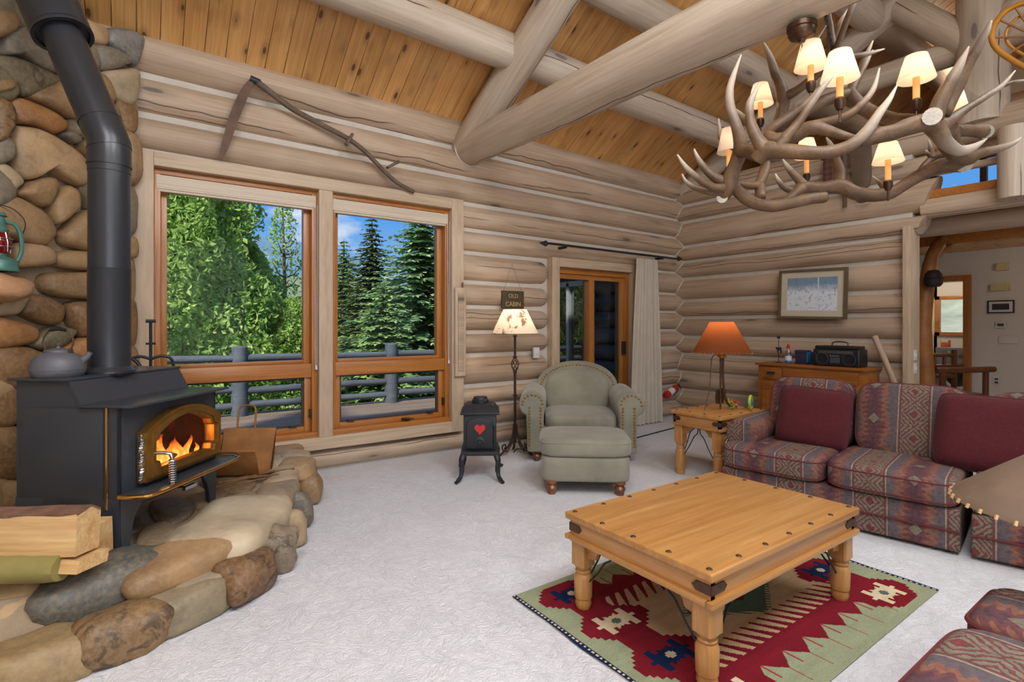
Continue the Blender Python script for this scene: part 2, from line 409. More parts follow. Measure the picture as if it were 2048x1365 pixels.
def wlog(p0, p1, hz, dep, parent, m, round0=False, round1=False, shear=0.0, seed=None):
    """wall log: elliptical, local X along the wall; a rounded or a sheared end where it stops at a casing"""
    p0, p1 = Vector(p0), Vector(p1); L = (p1-p0).length; rr = random.Random(seed if seed is not None else R.random())
    ts = [i/max(2, int(L/0.25)) for i in range(max(2, int(L/0.25))+1)]
    st = []
    for t in ts: st.append((t*L, 1.0))
    if round0: st = [(0.0, 0.55), (0.02, 0.8), (0.06, 0.94)]+[x for x in st if x[0] > 0.1]
    if round1: st = [x for x in st if x[0] < L-0.1]+[(L-0.06, 0.94), (L-0.02, 0.8), (L, 0.55)]
    n = 18; off = Vector((rr.uniform(0, 99), rr.uniform(0, 99), 0)); vs = []; fs = []
    for x, s in st:
        for q in range(n):
            a = 2*math.pi*q/n
            j = 1+0.05*mnoise.noise(off+Vector((x*0.9, math.cos(a), math.sin(a))))
            jz = 1+0.025*mnoise.noise(off+Vector((x*0.8, 5, math.sin(a))))
            zz = math.sin(a)*hz*s*jz
            vs.append(Vector((x+(shear*zz if x > L-0.05 else 0), math.cos(a)*dep*(0.4+0.6*s)*j, zz)))
    k = len(st)-1
    for i in range(k):
        for q in range(n): fs.append((i*n+q, i*n+(q+1) % n, (i+1)*n+(q+1) % n, (i+1)*n+q))
    fs.append(tuple(range(n-1, -1, -1))); fs.append(tuple(k*n+q for q in range(n)))
    b = MB(); b.add(vs, fs); o = put('log', b.mesh('log', m, smooth=50), parent)
    o.matrix_local = Matrix.Translation(p0) @ frame_x(p0, p1).to_4x4()
    return o

# window wall -------------------------------------------------------
wb = struct('wall_back', 'whitewashed log wall with pale chinking that holds the windows')
ZL = [0, 0.215, 0.46, 0.675, 1.02, 1.275, 1.555, 1.83, 2.16, 2.415, 2.70, 2.98, 3.29, 3.66]
WX0, WX1, WZ0, WZ1 = -0.055, 2.833, 0.218, 2.695       # outer edge of the window casing
DX0, DX1, DZ1 = 4.08, 5.62, 2.18                       # outer edge of the door casing
DEP, SET = 0.135, 0.052
for i in range(len(ZL)-1):
    z0, z1 = ZL[i], ZL[i+1]; zc = (z0+z1)/2; hz = (z1-z0)/2-0.012
    if z1 <= 0.22: segs = [(-0.7, DX0-0.03, 0, 1), (DX1+0.02, 6.8, 1, 0)]
    elif z1 <= 2.2: segs = [(-0.7, WX0+0.07, 0, 0), (WX1-0.07, DX0-0.03, 0, 1), (DX1+0.02, 6.8, 1, 0)]
    elif z1 <= 2.71: segs = [(-0.7, WX0+0.07, 0, 0), (WX1-0.07, 6.8, 0, 0)]
    else: segs = [(-0.9, 6.8, 0, 0)]
    for a, b_, r0, r1 in segs:
        wlog((a, YW+SET, zf(zc, a)), (b_, YW+SET, zf(zc, b_)), hz, DEP+(0.03 if i == 12 else 0), wb, M_log, r0, r1)
core = MB()
for a, b_, z0, z1 in ((-0.9, 6.85, 2.55, 3.45), (-0.9, 0.05, -0.05, 2.6), (2.7, DX0+0.1, -0.05, 2.6), (DX1-0.1, 6.85, -0.05, 2.6), (0, 2.75, -0.05, 0.3), (4.1, 5.6, 2.05, 2.6)):
    core.span((a, YW+z0*0.001+a*0.0007, z0), (b_, YW+0.22, z1))
core.build('chinking', M_chink, wb, smooth=0)

# right wall ---------------------------------------------------------
wr = struct('wall_right', 'log wall with pale chinking behind the sofa')
ZR = [-0.12, 0.135, 0.392, 0.656, 0.92, 1.176, 1.463, 1.712, 2.04, 2.293, 2.512, 2.885, 3.123, 3.46]
for i in range(len(ZR)-1):
    z0, z1 = ZR[i], ZR[i+1]; zc = (z0+z1)/2; hz = (z1-z0)/2-0.011
    y1, sh = 2.10, 0.0
    if i == 9: y1, sh = 1.99, 0.45
    elif i == 10: y1, sh = 1.92, 0.42
    elif i == 11: y1 = 1.80
    elif i == 12: y1 = -1.9
    wlog((XR+SET, YW+0.2, zc), (XR+SET, y1, zc), hz, DEP, wr, M_log, 0, 0, sh)
MB().span((XR, 2.08, -0.05), (XR+0.2, YW+0.1, 3.42)).build('chinking', M_chink, wr, smooth=0)
MB().span((6.49, 2.05, 0), (6.74, 2.125, 2.38)).build('end_post', M_casing_z, wr, bev=0.006)
# caulk bead running down the corner where the two log walls meet
def bulge(zs, z):
    for a, b_ in zip(zs, zs[1:]):
        if a <= z <= b_:
            hz = (b_-a)/2-0.014; t = abs(z-(a+b_)/2)/hz
            return max(0.0, DEP*math.sqrt(max(0.0, 1-t*t))-SET)
    return 0.0
pts = []
for k in range(330):
    z = 0.01+k*0.0104
    pts.append((XR-bulge(ZR, z)-0.004, YW-bulge([zf(q, 6.6) for q in ZL], z)-0.004, z))
MB().tube(pts, 0.010, 6).build('corner_caulk', M_chink, wb)

# walls behind and beside the camera, with unseen tall windows added to brighten the room
wf = struct('wall_front', 'log wall behind the viewer with added tall windows')
b = MB()
for a, b_, z0, z1 in ((-2.4, -1.4, 0, 4.0), (1.8, 3.0, 0, 4.0), (5.6, 12.6, 0, 4.0), (-1.4, 1.8, 0, 0.45), (3.0, 5.6, 0, 0.45), (-1.4, 1.8, 3.05, 4.0), (3.0, 5.6, 3.05, 4.0)):
    b.span((a, -2.1, z0), (b_, -1.95, z1))
b.build('wall_panel', M_log, wf, smooth=0)
wl = struct('wall_left', 'log wall on the left of the viewer')
MB().span((-2.45, -2.1, 0), (-2.3, 5.2, 5.8)).build('wall_panel', M_log, wl, smooth=0)

# ceiling -----------------------------------------------------------
ce = struct('ceiling', 'sloped ceiling of knotty orange pine boards with peeled log purlins and trusses')
SL = math.hypot(1, PITCH); PL = (YW-RIDGE_Y+0.05)*SL; ang = math.atan(PITCH)
pm = MB().box((PL/2, 0, 0.01), (PL, 0.1492, 0.02)).mesh('plank', M_plank, bev=0.0035, seg=1)
for k in range(92):
    x = -2.35+k*0.15
    o = put('plank', pm, ce); z = eave_z(x)
    X = Vector((0, -1, PITCH)).normalized(); Yv = Vector((1, 0, -0.0125)).normalized(); Zv = X.cross(Yv)
    if Zv.z < 0: Yv = -Yv; Zv = X.cross(Yv)
    o.matrix_local = Matrix.Translation((x, YW+0.05, z-0.03)) @ Matrix((X, Yv, Zv)).transposed().to_4x4()
rb = MB()
zr = ceil_z(0, RIDGE_Y)
rb.add([(-2.5, YW+0.9, eave_z(-2)-0.48), (12.7, YW+0.9, eave_z(12.7)-0.46), (12.7, RIDGE_Y, ceil_z(12.7, RIDGE_Y)+0.06), (-2.5, RIDGE_Y, ceil_z(-2.5, RIDGE_Y)+0.06)], [(0, 1, 2, 3)])
def back_slab(xa, xb, ya, yb):
    rb.add([(xa, ya, zr+0.06-(RIDGE_Y-ya)*PITCH), (xb, ya, zr+0.06-(RIDGE_Y-ya)*PITCH), (xb, yb, zr+0.06-(RIDGE_Y-yb)*PITCH), (xa, yb, zr+0.06-(RIDGE_Y-yb)*PITCH)], [(0, 1, 2, 3)])
back_slab(-2.5, 12.7, RIDGE_Y, 0.4); back_slab(-2.5, 12.7, -1.1, -3.0)
xs = [-2.5]
for x in (-0.6, 1.6, 4.4): xs += [x-0.76, x+0.76]
xs += [12.7]
for i in range(0, 8, 2): back_slab(xs[i], xs[i+1], 0.4, -1.1)
M_white_panel = flat('opaque_white_panel', rgb(225, 228, 230), 0.6)
for i, x in enumerate((-0.6, 1.6, 4.4)):
    w = struct('window_%d' % (5+i), 'opaque white panel added in the roof slope above the fill lamps')
    MB().box((0, 0, 0), (1.6, 1.9, 0.03)).build('pane', M_white_panel, w, (x, -0.35, zr+0.06-(RIDGE_Y+0.35)*PITCH+0.05), (math.atan(PITCH), 0, 0))  # opaque panel added over the roof opening, keeps direct sun out
rb.build('roof_deck', M_plank, ce, smooth=0)
# purlins (dropping slightly to the right like the wall) and ridge pole
log('purlin', (-2.4, 4.02, 4.0), (11.5, 4.02, 3.73), 0.165, 0.165, M_beam, ce, seed=3)
log('purlin', (-2.4, 3.34, 4.46), (11.5, 3.34, 4.16), 0.16, 0.16, M_beam, ce, seed=4)
log('purlin', (-2.4, 2.45, 4.92), (11.5, 2.45, 4.66), 0.16, 0.16, M_beam, ce, seed=5)
log('ridge_pole', (-2.4, RIDGE_Y, 5.45), (11.5, RIDGE_Y, 5.30), 0.19, 0.19, M_beam, ce, seed=6)
# truss over the armchair
TX = 2.93
log('tie_beam', (TX, 5.06, 3.27), (TX, -1.95, 3.12), 0.175, 0.205, M_beam, ce, seed=11)
log('truss_rafter', (TX-0.03, 4.98, 3.29), (TX, RIDGE_Y, 5.20), 0.165, 0.165, M_beam, ce, seed=12)
log('truss_rafter', (TX, -1.9, 3.25), (TX, RIDGE_Y, 5.28), 0.165, 0.165, M_beam, ce, seed=13)
log('king_post', (TX, RIDGE_Y, 3.25), (TX, RIDGE_Y, 5.25), 0.16, 0.15, M_beam, ce, seed=14)
p_ = [(TX, 5.075+0.02*math.cos(t*7), 3.27+0.0) for t in (0, 1)]
MB().lathe([(0.178, -0.012), (0.19, 0.0), (0.178, 0.012)], 28, (TX, 4.94, 3.267), Matrix.Rotation(math.radians(90), 3, 'X'), cap=False).build('caulk_ring', M_chink, ce)
# gable truss above the right wall, open to the loft behind
GX = 6.72
log('gable_rafter', (GX-0.05, 4.95, 3.34), (GX-0.05, RIDGE_Y, 5.22), 0.15, 0.15, M_beam, ce, seed=21)
log('gable_rafter', (GX-0.05, -1.9, 3.2), (GX-0.05, RIDGE_Y, 5.22), 0.15, 0.15, M_beam, ce, seed=22)
log('king_post', (GX-0.05, 1.53, 3.3), (GX-0.05, 1.53, 5.3), 0.205, 0.2, M_beam, ce, seed=23)
log('collar_log', (GX+0.02, 3.3, 4.12), (GX+0.02, -0.3, 4.12), 0.13, 0.13, M_beam, ce, seed=24)
log('strut', (GX-0.05, 1.62, 4.12), (GX-0.05, 2.35, 4.95), 0.14, 0.14, M_beam, ce, seed=25)
log('strut', (GX-0.05, 1.44, 4.12), (GX-0.05, 0.7, 4.95), 0.14, 0.14, M_beam, ce, seed=26)

# loft and hall beyond the right wall --------------------------------
lf = struct('floor_loft', 'edge of the sleeping loft with log beams and orange boards')
MB().span((6.8, -1.95, 2.56), (12.5, 5.0, 2.66)).build('loft_deck', M_orange, lf, smooth=0)
log('edge_log', (6.68, 2.0, 2.56), (6.68, -1.95, 2.56), 0.105, 0.105, M_log, lf, seed=31)
MB().span((6.62, -1.95, 2.655), (6.8, 1.95, 2.735)).build('edge_board', M_orange, lf, bev=0.005)
log('floor_beam', (7.2, 2.3, 2.46), (7.2, -1.95, 2.46), 0.12, 0.12, M_log, lf, seed=32)
MB().span((7.9, -1.95, 2.32), (8.05, 5, 2.56)).build('header_board', M_orange, lf, bev=0.005)
MB().span((7.3, -1.95, 2.5), (10.5, 5, 2.56)).build('soffit', M_plank, lf, smooth=0)
log('loft_post', (6.45, 1.25, 2.50), (6.45, 1.25, 3.14), 0.115, 0.12, M_beam, lf, seed=33)
log('loft_rail', (6.6, 1.95, 2.90), (6.6, -1.9, 2.90), 0.035, 0.035, M_log, lf, seed=34)
hw = struct('wall_hall', 'painted white wall at the end of the hall with log wall of the loft above')
b = MB()
for a, b_, z0, z1 in ((-1.95, 2.60, 0, 2.56), (3.35, 5.0, 0, 2.56), (2.60, 3.35, 2.06, 2.56)):
    b.span((10.5, a, z0), (10.62, b_, z1))
b.build('painted_wall', M_white, hw, smooth=0)
for k in range(7):
    zc = 2.84+k*0.3
    if k in (2, 3): segs = ((5.1, 3.05), (1.75, -1.95))
    else: segs = ((5.1, -1.95),)
    for a, b_ in segs: wlog((10.55, a, zc), (10.55, b_, zc), 0.14, 0.13, hw, M_log)
b = MB()
for a, b_, z0, z1 in ((-2, 5.2, 2.6, 3.32), (-2, 1.8, 3.3, 4.0), (3.0, 5.2, 3.3, 4.0), (-2, 5.2, 3.98, 5.4)): b.span((10.55, a, z0), (10.65, b_, z1))
b.build('chinking', M_chink, hw, smooth=0)
M_darkred = flat('dark_red_paint', rgb(60, 22, 18), 0.5)
w3 = struct('window_3', 'loft window with dark red frame and blue sky')
for a, b_ in (((10.5, 1.75, 3.28), (10.62, 3.05, 3.36)), ((10.5, 1.75, 3.97), (10.62, 3.05, 4.05)), ((10.5, 1.75, 3.3), (10.62, 1.83, 4.0)), ((10.5, 2.97, 3.3), (10.62, 3.05, 4.0)), ((10.52, 2.36, 3.3), (10.6, 2.44, 4.0))):
    MB().span(a, b_).build('sash_bar', M_darkred, w3)
MB().span((10.56, 1.8, 3.33), (10.565, 3.0, 4.0)).build('pane', M_glass, w3, smooth=0)
# side wall that closes the hall behind the right wall
sw = struct('wall_inner', 'partition at the left side of the hall')
MB().span((6.86, 3.42, 0), (10.5, 3.52, 2.5)).build('painted_wall', M_white, sw, smooth=0)
# laundry behind the doorway
ly = struct('wall_laundry', 'pale walls of the laundry room')
b = MB()
b.span((12.4, 2.0, 0), (12.5, 2.95, 2.5)).span((12.4, 3.5, 0), (12.5, 5.0, 2.5)).span((12.4, 2.9, 0), (12.5, 3.55, 1.17)).span((12.4, 2.9, 1.88), (12.5, 3.55, 2.5))
b.span((10.6, 3.9, 0), (12.5, 4.0, 2.5)).span((10.6, 2.2, 0), (12.5, 2.3, 2.5)).span((10.6, 2.2, 2.45), (12.5, 4, 2.55))
b.build('painted_wall', M_white, ly, smooth=0)
d2 = struct('door_2', 'orange fir door frame of the laundry')
w4 = struct('window_4', 'small laundry window with orange fir frame')
for a, b_ in (((12.36, 2.92, 1.15), (12.44, 3.53, 1.22)), ((12.36, 2.92, 1.83), (12.44, 3.53, 1.90)), ((12.36, 2.92, 1.15), (12.44, 2.99, 1.9)), ((12.36, 3.45, 1.15), (12.44, 3.53, 1.9))):
    MB().span(a, b_).build('sash_bar', M_orange, w4, bev=0.004)
MB().span((12.42, 2.95, 1.2), (12.425, 3.5, 1.85)).build('pane', M_glass, w4, smooth=0)

# windows of the window wall -------------------------------------------
def bars(parent, name, m, items, bev=0.006):
    for i, (a, b_) in enumerate(items):
        up = b_[2]-a[2] > max(b_[0]-a[0], b_[1]-a[1]); k = 0.0008*i
        MB().span((a[0], a[1]-k, a[2]), (b_[0], b_[1]+k, b_[2])).build(name, UPR.get(m.name, m) if up else m, parent, bev=bev)
bars(d2, 'jamb', M_orange, [((10.42, 2.53, 0), (10.66, 2.62, 2.13)), ((10.42, 3.33, 0), (10.66, 3.42, 2.13)), ((10.42, 2.62, 2.04), (10.66, 3.33, 2.13))])
MUL0, MUL1 = 1.324, 1.448
YC = 4.90
tr = struct('trim_1', 'pale wooden casing around the pair of big windows')
bars(tr, 'casing_board', M_casing, [((WX0, YC, WZ0), (0.085, YC+0.14, WZ1)), ((2.69, YC, WZ0), (WX1, YC+0.14, WZ1)), ((0.085, YC, 2.585), (2.69, YC+0.14, WZ1)), ((0.085, YC, WZ0), (2.69, YC+0.14, 0.33)), ((MUL0, YC+0.005, 0.33), (MUL1, YC+0.3, 2.585))])
def window(name, x0, x1, label):
    w = struct(name, label); y0 = 5.0
    bars(w, 'frame_board', M_orange, [((x0, y0-0.03, 0.33), (x0+0.045, y0+0.2, 2.585)), ((x1-0.045, y0-0.03, 0.33), (x1, y0+0.2, 2.585)), ((x0, y0-0.03, 2.54), (x1, y0+0.2, 2.585)), ((x0, y0-0.05, 0.33), (x1, y0+0.2, 0.375)), ((x0, y0-0.01, 0.875), (x1, y0+0.2, 1.0))], 0.004)
    up = bars(w, 'sash_bar', M_orange, [((x0+0.045, y0+0.05, 1.0), (x0+0.09, y0+0.12, 2.54)), ((x1-0.10, y0+0.05, 1.0), (x1-0.045, y0+0.12, 2.54)), ((x0+0.09, y0+0.05, 1.0), (x1-0.1, y0+0.12, 1.03)), ((x0+0.09, y0+0.05, 2.5), (x1-0.1, y0+0.12, 2.54))], 0.004)
    lo = bars(w, 'awning_sash', M_orange, [((x0+0.045, y0+0.02, 0.375), (x0+0.1, y0+0.1, 0.875)), ((x1-0.10, y0+0.02, 0.375), (x1-0.045, y0+0.1, 0.875)), ((x0+0.1, y0+0.02, 0.375), (x1-0.1, y0+0.1, 0.425))], 0.004)
    M_scr = MATS.get('screen_frame') or flat('screen_frame', rgb(60, 48, 40), 0.6)
    bars(w, 'screen_frame', M_scr, [((x0+0.1, y0+0.04, 0.425), (x0+0.118, y0+0.06, 0.875)), ((x1-0.118, y0+0.04, 0.425), (x1-0.1, y0+0.06, 0.875)), ((x0+0.1, y0+0.04, 0.857), (x1-0.1, y0+0.06, 0.875)), ((x0+0.1, y0+0.04, 0.425), (x1-0.1, y0+0.06, 0.44))], 0.0)
    MB().span((x0+0.08, y0+0.085, 1.02), (x1-0.09, y0+0.09, 2.52)).build('pane', M_glass, w, smooth=0)
    MB().span((x0+0.09, y0+0.075, 0.42), (x1-0.09, y0+0.08, 0.865)).build('pane', M_glass, w, smooth=0)
    h = MB(); h.span((x1-0.52, y0-0.02, 0.385), (x1-0.44, y0+0.03, 0.405)).tube([(x1-0.48, y0-0.02, 0.40), (x1-0.50, y0-0.05, 0.408), (x1-0.42, y0-0.055, 0.40)], 0.008, 6)
    h.build('crank_handle', M_darkiron, w)
    for xx in (x0+0.2, x1-0.2): MB().span((xx-0.03, y0+0.0, 0.425), (xx+0.03, y0+0.03, 0.445)).build('hinge', M_darkiron, w)
    MB().span((x1-0.062, y0-0.02, 0.5), (x1-0.045, y0+0.02, 0.58)).build('latch', M_darkiron, w, bev=0.003)
    return w
window('window_1', 0.085, MUL0, 'left big window with orange fir frame, tree outside')
window('window_2', MUL1, 2.69, 'right big window with orange fir frame, spruces outside')

for nm, x0, x1 in (('window_8', -1.4, 1.8), ('window_9', 3.0, 5.6)):  # unseen windows added to go with the front fill lamps
    w = struct(nm, 'added unseen window behind the viewer with orange fir frame'); xm = (x0+x1)/2
    bars(w, 'frame_board', M_orange, [((x0, -2.06, .45), (x0+.08, -1.98, 3.05)), ((x1-.08, -2.06, .45), (x1, -1.98, 3.05)), ((xm-.05, -2.06, .53), (xm+.05, -1.98, 2.97)), ((x0+.08, -2.06, .45), (x1-.08, -1.98, .53)), ((x0+.08, -2.06, 2.97), (x1-.08, -1.98, 3.05))])
    for a, c in ((x0+.08, xm-.05), (xm+.05, x1-.08)): MB().span((a, -2.03, .53), (c, -2.025, 2.97)).build('pane', M_glass, w, smooth=0)
# sliding door -----------------------------------------------------
tr2 = struct('trim_2', 'pale wooden casing around the sliding door')
bars(tr2, 'casing_board', M_casing, [((DX0, YC+0.02, 0), (4.20, YC+0.15, DZ1)), ((DX1-0.12, YC+0.02, 0), (DX1, YC+0.15, DZ1)), ((4.2, YC+0.02, 2.07), (DX1-0.12, YC+0.15, DZ1))])
d1 = struct('door_1', 'sliding glass door with orange fir frame behind the armchair')
y0 = 4.99
bars(d1, 'frame_board', M_orange, [((4.2, y0, 0), (4.235, y0+0.2, 2.07)), ((5.44, y0, 0), (5.5, y0+0.2, 2.07)), ((4.2, y0, 2.0), (5.5, y0+0.2, 2.07))], 0.004)
bars(d1, 'sash_bar', M_orange, [((4.235, y0+0.1, 0), (4.26, y0+0.15, 2.0)), ((4.78, y0+0.03, 0), (4.88, y0+0.15, 2.0)), ((5.36, y0+0.03, 0), (5.44, y0+0.08, 2.0)), ((4.235, y0+0.03, 1.94), (5.44, y0+0.12, 2.0)), ((4.235, y0+0.03, 0), (5.44, y0+0.12, 0.15))], 0.004)
MB().span((4.25, y0+0.12, 0.1), (4.82, y0+0.125, 1.97)).build('pane', M_doorglass, d1, smooth=0)
MB().span((4.84, y0+0.055, 0.1), (5.38, y0+0.06, 1.97)).build('pane', M_doorglass, d1, smooth=0)
MB().span((5.385, y0-0.03, 0.95), (5.42, y0+0.03, 1.13)).build('door_handle', M_iron, d1, bev=0.006)
MB().span((4.2, y0-0.05, 0.0), (5.5, y0+0.2, 0.03)).build('threshold', M_chrome, d1, bev=0.004)

# diagonal stone wall behind the stove ----------------------------------
ws = struct('wall_corner', 'rough river stone wall behind the black stove')
SA = Vector((-0.03, 4.97, 0)); ST = Vector((-0.7071, -0.7071, 0)); SN = Vector((0.7071, -0.7071, 0))
mw = MB(); p0 = SA+ST*-0.02; p1 = SA+ST*3.3
mw.add([p0, p1, p1-SN*0.4, p0-SN*0.4]+[q+Vector((0, 0, 3.42)) for q in (p0, p1, p1-SN*0.4, p0-SN*0.4)], [(0, 1, 2, 3), (4, 7, 6, 5), (0, 4, 5, 1), (1, 5, 6, 2), (2, 6, 7, 3), (3, 7, 4, 0)])
mw.build('mortar_bed', M_mortar, ws, smooth=0)
def pillow(name, outline, nrm, thick, parent, m, color, seed, under=0.06, rough=1.0):
    """rounded stone: traced outline in a plane, domed along nrm"""
    P = cr(outline, 4, True); n = len(P); c = Vector((0, 0, 0))
    for p in P: c += p
    c /= n; rr = random.Random(seed); off = Vector((rr.uniform(0, 99), rr.uniform(0, 99), rr.uniform(0, 99))); vs = []; fs = []
    rings = ((1.0, -under), (1.03, 0.0), (1.0, 0.38), (0.92, 0.68), (0.76, 0.88), (0.5, 0.97), (0.22, 1.0))
    for s, h in rings:
        for p in P:
            q = c+(p-c)*s; hh = h*thick if h > 0 else h
            q = q+nrm*hh
            d = mnoise.noise(q*5.5+off)*0.016*rough+mnoise.noise(q*2.3+off)*0.022*rough
            vs.append(q+nrm*d*(1 if h > 0.1 else 0)-c)
    for i in range(len(rings)-1):
        for k in range(n): fs.append((i*n+k, i*n+(k+1) % n, (i+1)*n+(k+1) % n, (i+1)*n+k))
    vs.append(nrm*(thick*1.0)); top = len(vs)-1; i = len(rings)-1
    for k in range(n): fs.append((i*n+k, i*n+(k+1) % n, top))
    b = MB(); b.add(vs, fs)
    return put(name, b.mesh(name, m, smooth=80), parent, c, color=color)
TAN = rgb(150, 118, 80); TAN2 = rgb(168, 136, 98); GRY = rgb(120, 112, 96); OLV = rgb(112, 104, 80); BRN = rgb(126, 92, 56); PAL = rgb(172, 152, 122); RED = rgb(160, 108, 60)
def A(c, a): return (c[0], c[1], c[2], a)
stones = [  # traced outlines (photograph pixels), tint, dark-lichen share
 ([(-40, -60), (100, -60), (60, 20), (75, 48), (20, 60), (-40, 30)], OLV, 0),
 ([(-40, 25), (10, 22), (24, 45), (10, 68), (-40, 80)], TAN, 0),
 ([(0, 60), (30, 50), (78, 66), (112, 100), (120, 140), (90, 146), (40, 112), (0, 108)], GRY, 0),
 ([(-30, 116), (25, 116), (70, 134), (112, 158), (88, 178), (46, 194), (20, 176), (-30, 170)], OLV, .7),
 ([(-40, 165), (4, 160), (10, 180), (-40, 190)], TAN, 0),
 ([(48, 190), (90, 170), (140, 158), (162, 215), (160, 236), (140, 242), (100, 220)], TAN, 0),
 ([(10, 200), (30, 196), (62, 208), (104, 228), (130, 250), (122, 262), (96, 268), (60, 252), (24, 246), (10, 225)], RED, .2),
 ([(-30, 200), (5, 205), (10, 235), (4, 270), (-30, 290)], BRN, .8),
 ([(18, 262), (40, 254), (75, 262), (120, 288), (158, 318), (180, 348), (178, 366), (150, 372), (118, 356), (88, 340), (50, 360), (22, 340)], TAN2, .25),
 ([(128, 240), (165, 246), (180, 262), (160, 276), (132, 268)], OLV, 0),
 ([(120, 266), (156, 262), (150, 288), (130, 280)], GRY, 0),
 ([(156, 280), (190, 276), (192, 318), (180, 326), (160, 306)], TAN, 0),
 ([(-40, 268), (8, 275), (16, 300), (8, 324), (-40, 330)], GRY, 0),
 ([(-30, 330), (0, 326), (36, 360), (26, 376), (8, 386), (-30, 386)], PAL, .3),
 ([(26, 384), (62, 358), (98, 356), (104, 378), (92, 410), (74, 414), (48, 400)], TAN, 0),
 ([(-30, 394), (18, 392), (56, 408), (90, 432), (104, 462), (98, 478), (80, 492), (42, 486), (10, 476), (-30, 470)], TAN, 0),
 ([(98, 398), (128, 372), (150, 384), (152, 415), (140, 425), (104, 450), (94, 420)], TAN, 0),
 ([(152, 372), (184, 370), (186, 408), (172, 416), (166, 414)], OLV, 0),
 ([(116, 476), (120, 462), (150, 432), (188, 415), (230, 420), (230, 505), (186, 506), (130, 492)], TAN, .15),
 ([(20, 490), (62, 488), (92, 498), (103, 520), (94, 530), (50, 536), (10, 532)], TAN2, 0),
 ([(98, 520), (112, 505), (150, 502), (230, 510), (230, 545), (185, 543), (120, 536)], TAN, 0),
 ([(78, 560), (90, 548), (130, 546), (230, 548), (230, 600), (180, 600), (110, 594), (82, 580)], TAN, 0),
 ([(-40, 596), (36, 594), (38, 604), (26, 626), (10, 632), (-40, 630)], PAL, 0),
 ([(32, 620), (44, 592), (70, 590), (106, 604), (120, 618), (116, 646), (88, 650), (46, 634)], BRN, .25),
 ([(128, 626), (136, 606), (180, 602), (230, 606), (230, 660), (180, 660), (158, 674), (146, 664)], BRN, .1),
 ([(-40, 636), (20, 640), (52, 650), (66, 664), (62, 680), (40, 690), (-40, 696)], RED, 0),
 ([(54, 688), (80, 662), (110, 654), (140, 658), (144, 668), (110, 698), (76, 700)], OLV, 0),
 ([(-40, 700), (34, 692), (70, 702), (84, 712), (80, 760), (60, 780), (-40, 770)], BRN, .25),
 ([(86, 740), (92, 708), (120, 692), (170, 672), (230, 668), (230, 770), (88, 770)], RED, .2),
 ([(-40, 778), (18, 776), (24, 800), (22, 850), (-40, 850)], BRN, .2),
 ([(-40, 860), (30, 856), (60, 930), (40, 960), (-40, 950)], BRN, .2), ([(-40, 965), (40, 965), (60, 1010), (-40, 1020)], TAN, .3),
 ([(30, 790), (120, 780), (130, 870), (60, 890), (35, 840)], BRN, .2), ([(140, 780), (250, 775), (255, 850), (150, 860)], TAN, 0),
 ([(120, 62), (166, 86), (186, 136), (150, 152), (124, 128)], GRY, 0), ([(150, 156), (198, 150), (222, 204), (170, 214)], TAN, 0),
 ([(172, 220), (224, 210), (236, 258), (192, 270)], OLV, 0), ([(196, 276), (234, 270), (234, 366), (196, 366)], TAN, 0), ([(84, 4), (140, 0), (150, 34), (122, 58), (84, 44)], OLV, 0),
 ([(230, 520), (258, 520), (260, 600), (232, 600)], TAN, 0), ([(230, 606), (258, 604), (260, 690), (232, 690)], BRN, .2), ([(230, 694), (258, 694), (260, 770), (232, 770)], TAN, 0),
 # column of stones at the window-wall edge
 ([(150, 38), (180, 46), (206, 62), (202, 92), (172, 84)], TAN2, 0),
 ([(208, 62), (236, 56), (272, 70), (276, 92), (268, 132), (250, 122), (226, 104), (206, 84)], rgb(118, 116, 112), .5),
 ([(174, 92), (214, 96), (252, 122), (240, 132), (192, 142)], GRY, 0),
 ([(192, 148), (240, 138), (264, 140), (268, 160), (264, 196), (252, 212), (226, 200)], PAL, 0),
 ([(222, 200), (262, 214), (264, 244), (260, 268), (240, 262)], BRN, .3),
 ([(236, 268), (262, 274), (266, 320), (262, 370), (240, 360)], TAN, 0),
 ([(232, 372), (258, 374), (260, 440), (258, 470), (232, 470)], OLV, 0), ([(232, 476), (258, 476), (260, 516), (232, 512)], TAN, 0),
]
for i, (o_, c_, li) in enumerate(stones):
    out = [at_pl(x, y, SA+SN*0.03, SN) for x, y in o_]
    th = 0.075+0.03*((i*37) % 10)/10
    pillow('stone', out, SN, th, ws, M_stone, A(c_, 1-li), i)
for x in range(5):    # rest of the wall, outside the photograph on the left
    for z in range(12):
        u = 1.05+x*0.36+(z % 2)*0.15; w_ = 0.17; zz = 0.35+z*0.3
        cc = SA+SN*0.03+ST*u+Vector((0, 0, zz))
        out = [cc+ST*(w_*math.cos(t*0.7854)*R.uniform(.85, 1.05))+Vector((0, 0, 0.13*math.sin(t*0.7854)*R.uniform(.9, 1.1))) for t in range(8)]
        pillow('stone', out, SN, 0.09, ws, M_stone, A([TAN, TAN2, BRN, GRY, OLV][(x*5+z*3) % 5], 1-(0.3 if (x+z) % 3 == 0 else 0)), 200+x*20+z)
